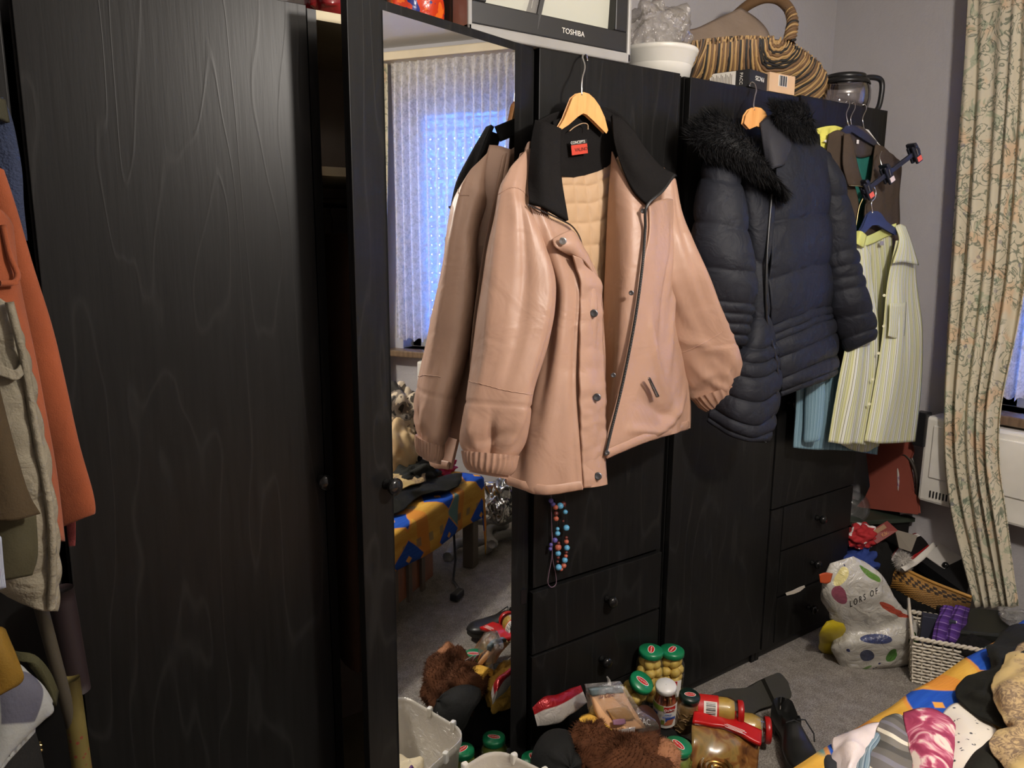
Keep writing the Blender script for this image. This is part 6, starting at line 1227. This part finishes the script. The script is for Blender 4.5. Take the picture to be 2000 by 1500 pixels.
# fruit-print carrier bag
def fruit():
    n = NT('fruit_print_plastic'); s_ = n.sep(n.co('UV')); U, V = s_[0], s_[1]
    c = n.mix(n.noise(n.mp(), 5, 3), S(176, 172, 162), S(190, 186, 176))
    def el(c, cx, cy, rx, ry, col, rot=0., var=None):
        dx = n.math('SUBTRACT', U, cx); dy = n.math('SUBTRACT', V, cy); ca, sa = math.cos(rot), math.sin(rot)
        a = n.math('DIVIDE', n.math('ADD', n.math('MULTIPLY', dx, ca), n.math('MULTIPLY', dy, sa)), rx); b_ = n.math('DIVIDE', n.math('SUBTRACT', n.math('MULTIPLY', dy, ca), n.math('MULTIPLY', dx, sa)), ry)
        r_ = n.math('ADD', n.math('MULTIPLY', a, a), n.math('MULTIPLY', b_, b_)); m = n.ramp(r_, [(.90, W1), (1., K0)])
        if var: col = n.mix(n.noise(n.mp(), 40, 2), col, var)
        return n.mix(m, c, col)
    c = el(c, .20, .735, .085, .055, S(150, 84, 96), 0, S(120, 60, 80))
    c = el(c, .30, .86, .17, .06, S(216, 204, 140), .3)
    c = el(c, .80, .84, .10, .055, S(104, 140, 62), -.7, S(70, 110, 40))
    c = el(c, .78, .60, .13, .042, S(176, 80, 60), -.45, S(150, 56, 40))
    c = el(c, .42, .40, .20, .042, S(48, 66, 124), -.12, S(70, 70, 84))
    c = el(c, .30, .27, .085, .052, S(40, 48, 86), 0, S(76, 80, 92))
    c = el(c, .60, .245, .085, .055, S(84, 128, 58), .5, S(56, 98, 44))
    c = el(c, .90, .36, .07, .07, S(56, 84, 40), .3, S(40, 60, 34))
    c = el(c, .27, .10, .10, .03, S(110, 140, 86), .5)
    for x, y in ((.12, .33), (.40, .08), (.43, .10), (.415, .065), (.43, .945), (.45, .17)): c = el(c, x, y, .016, .013, S(44, 50, 96))
    n.set(c, .22, 0, .6); n.bump(n.noise(n.mp(), 24, 4, .6, .9), .55, .02); return n.m
def planar(o, rows_uv): pass
def px_bag(name, rows, mat, parent, k, amp, seed, n=64, m=60, fq=16):
    P = ringpts(rows, n, m, lambda th, v, p: amp * (abs(nz(p, (fq, fq, fq), seed)) * 2 - .5) + amp * .4 * nz(p, (fq * 2, fq * 2, fq * 2), seed + 3), 'Y', k); b = MB()
    uv = [(math.cos(2 * math.pi * j / n) * .5 + .5, 1 - i / m) for i in range(m + 1) for j in range(n)]
    b.grid(P, True, uvs=uv)
    for row in (P[0], P[-1]):
        o = len(b.v); c = sum(row, Vector()) / n; b.add(list(row) + [c], [(j, (j + 1) % n, n) for j in range(n)])
    return b.build(name, mat, parent, smooth=True)
cbg = thing('carrier_bag', 'white plastic carrier bag printed with fruit standing by the low drawers', 'bag', onZ(1700, 1316, 0), 'carrier bags by the drawers')
body = px_bag('bag_body', [(1622, 1100, 1668, 1086, -.17, .3), (1608, 1128, 1706, 1108, -.19, .35), (1604, 1160, 1732, 1140, -.205, .42), (1622, 1205, 1762, 1185, -.22, .48), (1640, 1235, 1786, 1214, -.23, .5), (1624, 1262, 1790, 1246, -.235, .52), (1634, 1292, 1788, 1276, -.235, .5), (1644, 1308, 1776, 1296, -.235, .45), (1660, 1314, 1750, 1306, -.235, .3)], fruit(), cbg, .45, .010, 5)
def drape(o, target, direction, lift=.0015):
    from mathutils.bvhtree import BVHTree
    tv = [v.co + ORG[target.name] for v in target.data.vertices]; bv = BVHTree.FromPolygons(tv, [tuple(p.vertices) for p in target.data.polygons])
    for v in o.data.vertices:
        p = v.co + ORG[o.name]; h_ = bv.ray_cast(p - direction * .3, direction)
        if h_[0] is not None: v.co = h_[0] - direction * lift - ORG[o.name]
p0, p1 = onY(1650, 1186, -.30), onY(1722, 1150, -.30); tx = text('L O R S   O F', .030, frame(p0.lerp(p1, .5), p1 - p0, UP), plain('black_ink', S(30, 28, 28), .6), cbg); drape(tx, body, (onY(1690, 1170, -.22) - CAM).normalized())
yb = px_bag('carrier_bag', [(1612, 1214, 1650, 1205, -.16, .3), (1600, 1236, 1662, 1226, -.16, .3), (1602, 1262, 1740, 1256, -.165, .35), (1616, 1290, 1776, 1286, -.17, .4), (1642, 1313, 1784, 1305, -.215, .7), (1664, 1323, 1758, 1318, -.225, .8)], plain('yellow_plastic', S(178, 158, 30), .3, 0, .5, bump=.5, bs=25), None, .45, .006, 9)
tag(yb, 'yellow plastic carrier bag squashed underneath the fruit-print one', 'bag', 'carrier bags by the drawers')
ofl = cloth('orange_flap', [[(1600, 1122, -.17), (1612, 1118, -.175), (1626, 1120, -.18)], [(1602, 1138, -.175), (1614, 1140, -.18), (1622, 1136, -.185)]], plain('orange_plastic', S(176, 74, 36), .4), cbg, 8, 6, thick=.003)
# white wicker basket with contents
wbk = thing('wicker_basket', 'white wicker basket holding books and a purple scarf at the bed foot', 'basket', (2.55, -.40, 0), 'wicker baskets on the floor')
c0 = Vector((2.478, -.362, .165)); fx = Vector((.115, -.188, 0)).normalized(); fy = Vector((.188, .115, 0)).normalized(); WL, WD, WH = .30, .205, .165
def wpt(u, v, s_):      # u along front, v to the back, s_ 0 rim .. 1 foot
    k = .10 * s_; return c0 + fx * (WL * (k / 2 + u * (1 - k))) + fy * (WD * (k / 2 + v * (1 - k))) + Vector((0, 0, -WH * s_ * .985))
M['wickw'] = plain('white_wicker', S(206, 196, 178), .5)
b = MB(); loop = [(u / 20, 0) for u in range(20)] + [(1, v / 14) for v in range(14)] + [(1 - u / 20, 1) for u in range(20)] + [(0, 1 - v / 14) for v in range(14)]
def nrm(u, v):
    o = Vector((0, 0, 0))
    if v == 0: o -= fy
    if v == 1: o += fy
    if u == 0: o -= fx
    if u == 1: o += fx
    return o
for q in range(13):
    s_ = .12 + .86 * q / 12; pts = [wpt(u, v, s_) + nrm(u, v) * .003 * (1 if (i + q) % 2 else -1) for i, (u, v) in enumerate(loop)]; b.tube(pts + [pts[0]], .0042, 6, caps=False)
b.build('weave', M['wickw'], wbk, smooth=True)['kind'] = 'stuff'
b = MB()
for i, (u, v) in enumerate(loop):
    if i % 2 == 0: b.tube([wpt(u, v, 0), wpt(u, v, .5), wpt(u, v, 1.)], .0026, 6)
b.build('stakes', M['wickw'], wbk, smooth=True)['kind'] = 'stuff'
b = MB()
for ph in (0, math.pi):
    pts = []
    for i in range(len(loop) * 3 + 1):
        u, v = loop[(i // 3) % len(loop)]; u2, v2 = loop[(i // 3 + 1) % len(loop)]; f_ = (i % 3) / 3; p = wpt(u, v, 0).lerp(wpt(u2, v2, 0), f_); pts.append(p + Vector((0, 0, .004 * math.sin(i * .9 + ph))) + nrm(u, v) * .004 * math.cos(i * .9 + ph))
    b.tube(pts, .0048, 6, caps=False)
b.build('rim_braid', M['wickw'], wbk, smooth=True)['kind'] = 'stuff'
MB().grid([[wpt(u, v, 1.) for u in (0.02, .98)] for v in (.02, .98)]).build('bottom', M['wickw'], wbk)
b = MB(); b.tube([wpt(0, .0, 0) + Vector((0, 0, .0)), wpt(-.01, .25, -.3), wpt(-.01, .6, -.5), wpt(.0, .95, -.02)], .005, 6); b.tube([wpt(0, .12, 0), wpt(.0, .35, -.22), wpt(.0, .6, -.34), wpt(.0, .82, -.02)], .004, 6); b.build('handle', M['wickw'], wbk, smooth=True)
bkm = frame(wpt(.06, .30, .9), fx, Vector((0, 0, 1)))
bk1 = thing('book', 'dark blue book standing in the white wicker basket', 'book', wpt(.15, .3, .9)); MB().box((0, 0, -.035), (.10, .20, .0), bkm).build('cover', plain('navy_book_cloth', S(44, 46, 62), .6), bk1, bevel=.002); MB().box((.003, .004, -.031), (.103, .1985, -.004), bkm).build('pages', M['wpaper'], bk1)
pp = stripes('purple_plaid', [(0, S(72, 42, 110)), (.30, S(92, 60, 132)), (.34, S(60, 34, 90)), (.62, S(150, 128, 168)), (.66, S(76, 46, 116))], 3)
n = NT('purple_plaid_check'); s_ = n.sep(n.co('UV')); l1 = n.ramp(n.math('FRACT', n.math('MULTIPLY', s_[1], 5)), [(0, S(70, 42, 106)), (.42, S(92, 60, 130)), (.50, S(160, 140, 176)), (.55, S(84, 54, 124))], True)
l2 = n.ramp(n.math('FRACT', n.math('MULTIPLY', s_[0], 3)), [(0, W1), (.82, W1), (.86, (.45, .45, .45))], True); n.set(n.mix(1., l1, l2, 'MULTIPLY'), .9, 0, .2); n.bump(n.noise(n.mp(), 40, 3), .3, .006)
ps = thing('scarf', 'folded purple plaid scarf standing in the white wicker basket', 'scarf', onZ(1850, 1255, .12))
b0 = onZ(1822, 1258, .13); 
for k, o in enumerate((0, 24)):
    cloth('fold', [[(1838 + o, 1186, -.385 - k * .02), (1850 + o, 1183, -.395 - k * .02), (1862 + o, 1186, -.39 - k * .02)], [(1830 + o, 1220, -.395 - k * .02), (1842 + o, 1218, -.41 - k * .02), (1856 + o, 1220, -.405 - k * .02)], [(1820 + o, 1252, -.405 - k * .02), (1832 + o, 1254, -.42 - k * .02), (1848 + o, 1256, -.415 - k * .02)]], n.m, ps, 14, 20, disp=lambda u, v, p: .004 * nz(p, (22, 22, 22), 2), thick=.03)
tt = thing('storage_tote', 'dark lidded storage tote behind the white wicker basket', 'storage box', onZ(1930, 1235, .12))
q0, q1 = onZ(1872, 1236, .175), onZ(1990, 1246, .175); tf = frame(q0, Vector((q1.x - q0.x, q1.y - q0.y, 0)), Vector((.8, .45, 0))); TL = (q1 - q0).length + .10
MB().box((0, 0, -.165), (TL, .17, -.02), tf).build('body', plain('dark_olive_plastic', S(34, 36, 28), .5), tt, bevel=.01); MB().box((-.012, -.012, -.022), (TL + .012, .182, .012), tf).build('lid', plain('black_olive_plastic', S(26, 28, 24), .45), tt, bevel=.008)
tag(crumple('clear_bag', tf @ Vector((TL * .74, .07, .012)), (.05, .06, .05), clear('tote_bag_film', (.97, .97, .97, 1), .1, .14, .2, S(160, 160, 160)), amp=.2, seed=91), 'clear plastic bag lying on the dark storage tote', 'plastic bag')
n = NT('red_white_checks'); ck_ = n.n.new('ShaderNodeTexChecker'); ck_.inputs['Scale'].default_value = 70; ck_.inputs['Color1'].default_value = S(170, 60, 70); ck_.inputs['Color2'].default_value = S(214, 204, 196); n.link(n.co('Object'), ck_.inputs['Vector']); n.set(ck_.outputs['Color'], .6)
q0, q1 = onZ(1888, 1262, .125), onZ(1955, 1266, .125); cf_ = frame(q0, Vector((q1.x - q0.x, q1.y - q0.y, 0)), Vector((.8, .45, 0)))
cbx = thing('biscuit_box', 'flat box with red and white checks and gold edge in the white basket', 'box', q0); MB().box((0, 0, -.10), ((q1 - q0).length + .06, .10, 0), cf_).build('body', n.m, cbx, bevel=.001); MB().box((-.003, -.003, 0), ((q1 - q0).length + .063, .103, .008), cf_).build('lid_edge', plain('tan_gold_card', S(176, 146, 90), .5), cbx)
tag(crumple('black_sock_heap', wpt(.62, .35, .55), (.085, .07, .10), fabric('black_knit', S(14, 13, 14), .95), amp=.18, seed=93), 'black knitted cloth inside the white wicker basket', 'cloth')
# brown wicker basket
bb2 = thing('wicker_basket', 'shallow tan wicker basket with dark check band tilted in the corner heap', 'basket', onZ(1800, 1190, .02), 'wicker baskets on the floor')
RW = [[(1712, 1092, .235), (1760, 1110, .228), (1820, 1138, .215), (1898, 1168, .20)], [(1722, 1120, .185), (1770, 1140, .182), (1826, 1160, .172), (1896, 1180, .165)], [(1742, 1150, .125), (1784, 1168, .122), (1834, 1182, .118), (1890, 1194, .115)], [(1768, 1184, .05), (1800, 1198, .045), (1842, 1208, .045), (1884, 1212, .045)]]
G = surf(RW, 72, 40, 'Z'); Gn = [[(G[min(i + 1, 40)][j] - G[max(i - 1, 0)][j]).cross(G[i][min(j + 1, 72)] - G[i][max(j - 1, 0)]).normalized() for j in range(73)] for i in range(41)]
sg = 1 if Gn[20][30].dot(CAM - G[20][30]) > 0 else -1
MB().grid([[G[i][j] - Gn[i][j] * sg * .003 for j in range(73)] for i in range(41)]).build('liner', M['wick_d'], bb2, smooth=True, solid=.004, off=0)
back_ = [[p + Vector((.13, .09, .0)) for p in r_] for r_ in (G[0], G[40])]; MB().grid([G[40], back_[1], back_[0]]).build('back_wall', M['wick_d'], bb2)
b = MB(); gold_ = plain('tan_willow', S(184, 136, 66), .5); dark_ = plain('dark_willow', S(64, 44, 26), .55)
for i in range(0, 41, 1):
    for j in range(0, 72, 3):
        dk2 = 5 <= i <= 13 and ((j // 3 + (i - 5) // 3) % 2 == 0) or i > 36
        off_ = (.0022 if (j // 3 + i) % 2 else .0006); pts = [G[i][min(72, j + q)] + Gn[i][min(72, j + q)] * sg * (off_ if q == 1 or q == 2 else .0012) for q in range(4)]; b.tube(pts, .0022, 4, 1 if dk2 else 0, caps=False)
b.build('weave', [gold_, dark_], bb2)['kind'] = 'stuff'
MB().tube([p + Vector((0, 0, .003)) for p in G[0]], .006, 8).build('rim', gold_, bb2, smooth=True)
# heap in and around it
hp_ = 'things heaped in the corner'
tag(crumple('dark_fill', (2.93, -.10, 0), (.08, .15, .17), fabric('black_corner_cloth', S(16, 15, 14), .95), amp=.12, seed=95), 'black cloth under the corner heap beside the wardrobe', 'cloth')
tag(crumple('dark_bundle', (2.80, -.055, .10), (.075, .05, .22), fabric('black_bundle_cloth', S(18, 17, 16), .95), amp=.1, seed=96), 'black bundle under the dark red carton in the corner', 'cloth')
tag(crumple('blue_jersey', onZ(1672, 1120, .20) + Vector((.04, 0, -.03)), (.10, .075, .13), fabric('royal_blue_jersey', S(42, 62, 128), .8), amp=.3, seed=97), 'royal blue jersey crumpled beside the low drawers', 'jersey')
b = MB(); b.tube([onZ(*p) for p in pxpath([(1672, 1078, .27), (1690, 1082, .26), (1704, 1094, .24), (1716, 1096, .23)], 20)], .005, 6, flat=.5); tag(b.build('white_strap', M['wpaper'], smooth=True), 'white piping strap across the royal blue jersey', 'strap')
tag(crumple('red_white_cloth', onZ(1684, 1052, .335) + Vector((.01, .01, -.04)), (.07, .05, .09), (lambda n: (n.set(n.ramp(n.noise(n.mp(), 11, 2, .5, .6), [(.5, S(168, 32, 38)), (.52, S(216, 206, 204))], True), .8), n.m)[1])(NT('red_white_cloth')), amp=.3, seed=99), 'red cloth with white patches wedged behind the royal blue jersey', 'cloth')
rbx = thing('perfume_box', 'dark red carton with gold script lying tilted on the heap', 'box', onZ(1722, 1050, .29))
P_ = [onZ(1691, 1042, .355), onZ(1733, 1017, .395), onZ(1754, 1036, .37), onZ(1713, 1062, .325)]; dn_ = (P_[1] - P_[0]).cross(P_[3] - P_[0]).normalized(); dn_ = dn_ if dn_.z < 0 else -dn_
MB().add(P_ + [p + dn_ * .035 for p in P_], [(0, 1, 2, 3), (7, 6, 5, 4), (0, 4, 5, 1), (1, 5, 6, 2), (2, 6, 7, 3), (3, 7, 4, 0)]).build('carton_body', plain('dark_red_carton', S(128, 54, 50), .45), rbx, bevel=.001)
pm = P_[0].lerp(P_[2], .5); MB().box((-.028, .004, 0), (.028, .020, .0006), frame(pm - dn_ * .0005, P_[1] - P_[0], P_[0] - P_[3])).build('gold_band', plain('old_gold', S(150, 116, 84), .45), rbx)
text('Kiki', .020, frame(pm - dn_ * .001, P_[1] - P_[0], P_[0] - P_[3]) @ Matrix.Translation((.004, -.012, 0)), plain('gold_ink', S(206, 150, 96), .4), rbx)
dcr = thing('grey_card', 'grey cardboard sheet leaning behind the dark red carton', 'card', onZ(1770, 1060, .28)); P_ = [onZ(1748, 1034, .372), onZ(1792, 1046, .36), onZ(1780, 1078, .31), onZ(1756, 1070, .315)]
MB().add(P_ + [p + Vector((.006, .006, -.004)) for p in P_], [(0, 1, 2, 3), (7, 6, 5, 4), (0, 4, 5, 1), (1, 5, 6, 2), (2, 6, 7, 3), (3, 7, 4, 0)]).build('sheet', plain('grey_card', S(126, 118, 106), .8), dcr)
hat = thing('santa_hat', 'red hat with white trim and fluffy white pompom on the tan basket', 'hat', onZ(1775, 1085, .25))
st = stripes('red_black_white_bands', [(0, S(156, 28, 30)), (.3, S(22, 18, 18)), (.5, S(210, 204, 200)), (.6, S(120, 20, 26)), (.85, S(24, 18, 18))], 1.3)
sleeve('cone', [(1740, 1092, 1762, 1112, .245, .5), (1752, 1070, 1790, 1098, .26, .5), (1776, 1046, 1822, 1078, .275, .5), (1806, 1036, 1842, 1056, .285, .4), (1826, 1036, 1842, 1046, .285, .3)], st, hat, 24, 30, lambda th, v, p: .006 * nz(p, (20, 20, 20), 4), 'Z')
sleeve('trim', [(1760, 1108, 1768, 1116, .25, .6), (1790, 1088, 1798, 1098, .265, .6), (1824, 1058, 1832, 1066, .285, .6), (1836, 1050, 1840, 1054, .29, .5)], M['wpaper'], hat, 14, 30, lambda th, v, p: .003 * nz(p, (30, 30, 30), 4), 'Z')
pc_ = onZ(1763, 1096, .265); furry(blob(pc_, (.024, .024, .022), I3, .1, 3, 16, 12), plain('white_fluff', S(206, 200, 192), .9), 'pompom', hat, 1600, .022, 8)
can = thing('silver_can', 'silver metal can standing between the carrier bag and tan basket', 'can', onZ(1704, 1118, .12)); MB().lathe([(.001, 0), (.030, 0), (.032, .004), (.032, .10), (.030, .104), (.029, .102), (.001, .100)], Matrix.Translation(onZ(1704, 1086, .235) - Vector((0, 0, .102))), 32, caps=False).build('body', plain('brushed_aluminium', S(130, 128, 124), .32, .9), can, smooth=True)
el = thing('electronic_box', 'black and white device with a round black knob lying on the tan basket', 'device', onZ(1850, 1110, .23))
P_ = [onZ(1808, 1086, .265), onZ(1858, 1042, .32), onZ(1882, 1096, .26), onZ(1866, 1126, .225)]; dn_ = (P_[1] - P_[0]).cross(P_[3] - P_[0]).normalized(); dn_ = dn_ if dn_.z < 0 else -dn_
def slab(P4, th, nm, mt, par, lift=0.): 
    q = [p - dn_ * lift for p in P4]; return MB().add(q + [p + dn_ * th for p in q], [(0, 1, 2, 3), (7, 6, 5, 4), (0, 4, 5, 1), (1, 5, 6, 2), (2, 6, 7, 3), (3, 7, 4, 0)]).build(nm, mt, par, bevel=.001)
slab([onZ(1798, 1094, .25), onZ(1866, 1032, .325), onZ(1902, 1112, .25), onZ(1888, 1160, .20)], .05, 'case', M['black'], el, -.002)
slab(P_, .004, 'white_panel', plain('white_device_panel', S(196, 192, 186), .4), el); slab([onZ(1858, 1042, .32), onZ(1872, 1036, .325), onZ(1896, 1100, .258), onZ(1882, 1096, .26)], .004, 'grey_strip', plain('grey_strip', S(84, 84, 88), .5), el, .0006)
MB().ball(onZ(1846, 1105, .25) - dn_ * .004, (.012, .012, .012), 18, 12).build('knob', M['knob'], el, smooth=True)
# slip of paper caught in the drawers
tag(MB().grid([[onY(*p, -.003) for p in r_] for r_ in ([(1534, 1158), (1548, 1153), (1560, 1147), (1571, 1143)], [(1536, 1163), (1550, 1160), (1562, 1155), (1572, 1147)])]).build('paper_slip', plain('off_white_paper', S(206, 196, 180), .7), solid=.001), 'slip of white paper caught between two low drawers', 'paper')

# ================================================================== FOOT OF THE WARDROBE ROW NEAR THE ORANGE JACKET
dkp = crumple('dark_clothes_pile', (-.10, -.26, 0), (.155, .13, .90), fabric('charcoal_clothes', S(28, 27, 26), .95, .5), amp=.08, seed=111, n=50, m=40); tag(dkp, 'tall dark heap of clothes under the beige quilted jacket', 'clothes')
def roll(name, lab, cat, top, bot, r, mat): 
    a, c = Vector(top), Vector(bot); return tag(MB().tube([a.lerp(c, t / 10) for t in range(11)], r, 20).build(name, mat, smooth=True), lab, cat)
tp = onY(118, 1150, -.075); bt = onY(152, 1345, -.075); dv = (bt - tp).normalized(); fl = tp + dv * (tp.z / -dv.z)
roll('umbrella', 'dark maroon folded umbrella standing in the wardrobe corner', 'umbrella', tp, bt.lerp(tp, -.02), .020, plain('maroon_umbrella_cloth', S(28, 12, 15), .7))
n = NT('yellow_checked_wrap'); v_ = n.mp(); dts = n.ramp(n.voro(n.mp((1, 1, 1)), 90), [(.22, W1), (.3, K0)]); bnd = n.ramp(n.wave(n.mp((0, 0, 1)), 1.6, 0, bands='Z'), [(.5, K0), (.55, W1)]); n.set(n.mix(n.math('MULTIPLY', dts, bnd), n.mix(n.noise(v_, 9, 2), S(92, 80, 36), S(120, 108, 62)), S(120, 52, 40)), .5)
roll('wrapping_roll', 'yellow patterned roll of wrapping paper standing below the maroon umbrella', 'paper roll', onY(136, 1325, -.10), onY(160, 1500, -.10) + (onY(160, 1500, -.10) - onY(136, 1325, -.10)) * 3.8, .0155, n.m)
roll('wooden_pole', 'pale wooden pole leaning behind the beige quilted jacket', 'pole', onY(78, 1180, -.15), onY(118, 1330, -.12) + (onY(118, 1330, -.12) - onY(78, 1180, -.15)) * 3.4, .010, plain('grey_beige_wood', S(66, 60, 48), .7))
n = NT('white_printed_cotton'); s_ = n.sep(n.co('UV')); inr = n.math('MULTIPLY', n.ramp(s_[0], [(.0, K0), (.28, K0), (.3, W1), (.72, W1), (.74, K0)]), n.ramp(s_[1], [(.40, K0), (.42, W1), (.86, W1), (.88, K0)])); n.set(n.mix(inr, S(150, 152, 148), S(78, 78, 90)), .85); n.bump(n.noise(n.mp(), 160, 2), .3, .003)
wt = cloth('white_bag', [[(-40, 1300, -.30), (0, 1290, -.32), (38, 1310, -.325), (50, 1330, -.31)], [(-40, 1360, -.33), (10, 1350, -.35), (70, 1350, -.35), (98, 1382, -.33)], [(-40, 1430, -.34), (10, 1430, -.36), (48, 1425, -.355), (80, 1405, -.335)], [(-60, 1520, -.34), (-20, 1520, -.36), (0, 1490, -.355), (20, 1460, -.335)]], n.m, nu=30, nv=30, disp=lambda u, v, p: .006 * nz(p, (9, 9, 9), 5), thick=.012)
tag(wt, 'white cotton bag with grey printed rectangle hanging below the quilted jacket', 'bag')
yl = cloth('mustard_bag', [[(-40, 1226, -.37), (-8, 1226, -.38), (4, 1232, -.37)], [(-40, 1280, -.39), (0, 1280, -.40), (24, 1290, -.39)], [(-40, 1350, -.39), (4, 1336, -.40), (40, 1322, -.39)], [(-60, 1380, -.39), (-20, 1360, -.4), (0, 1348, -.39)]], fabric('mustard_cloth', S(112, 84, 22), .8), nu=16, nv=20, disp=lambda u, v, p: .005 * nz(p, (12, 12, 12), 5), thick=.012)
tag(yl, 'mustard yellow bag above the white printed cotton bag', 'bag')
tag(cloth('olive_strap', [[(24, 1270, -.30), (60, 1280, -.31), (90, 1310, -.30), (108, 1350, -.29)], [(36, 1290, -.31), (64, 1300, -.32), (84, 1330, -.31), (104, 1380, -.30)]], fabric('olive_canvas', S(60, 58, 36), .9), nu=14, nv=8, thick=.01), 'olive canvas strap beside the white printed cotton bag', 'strap')
tag(crumple('gold_foil', onY(46, 1462, -.22) - Vector((0, 0, .02)), (.022, .018, .03), plain('gold_foil', S(190, 166, 110), .2, 1., .5, bump=1, bs=60), amp=.3, seed=117), 'small gold foil wrapper glinting below the white printed bag', 'wrapper')
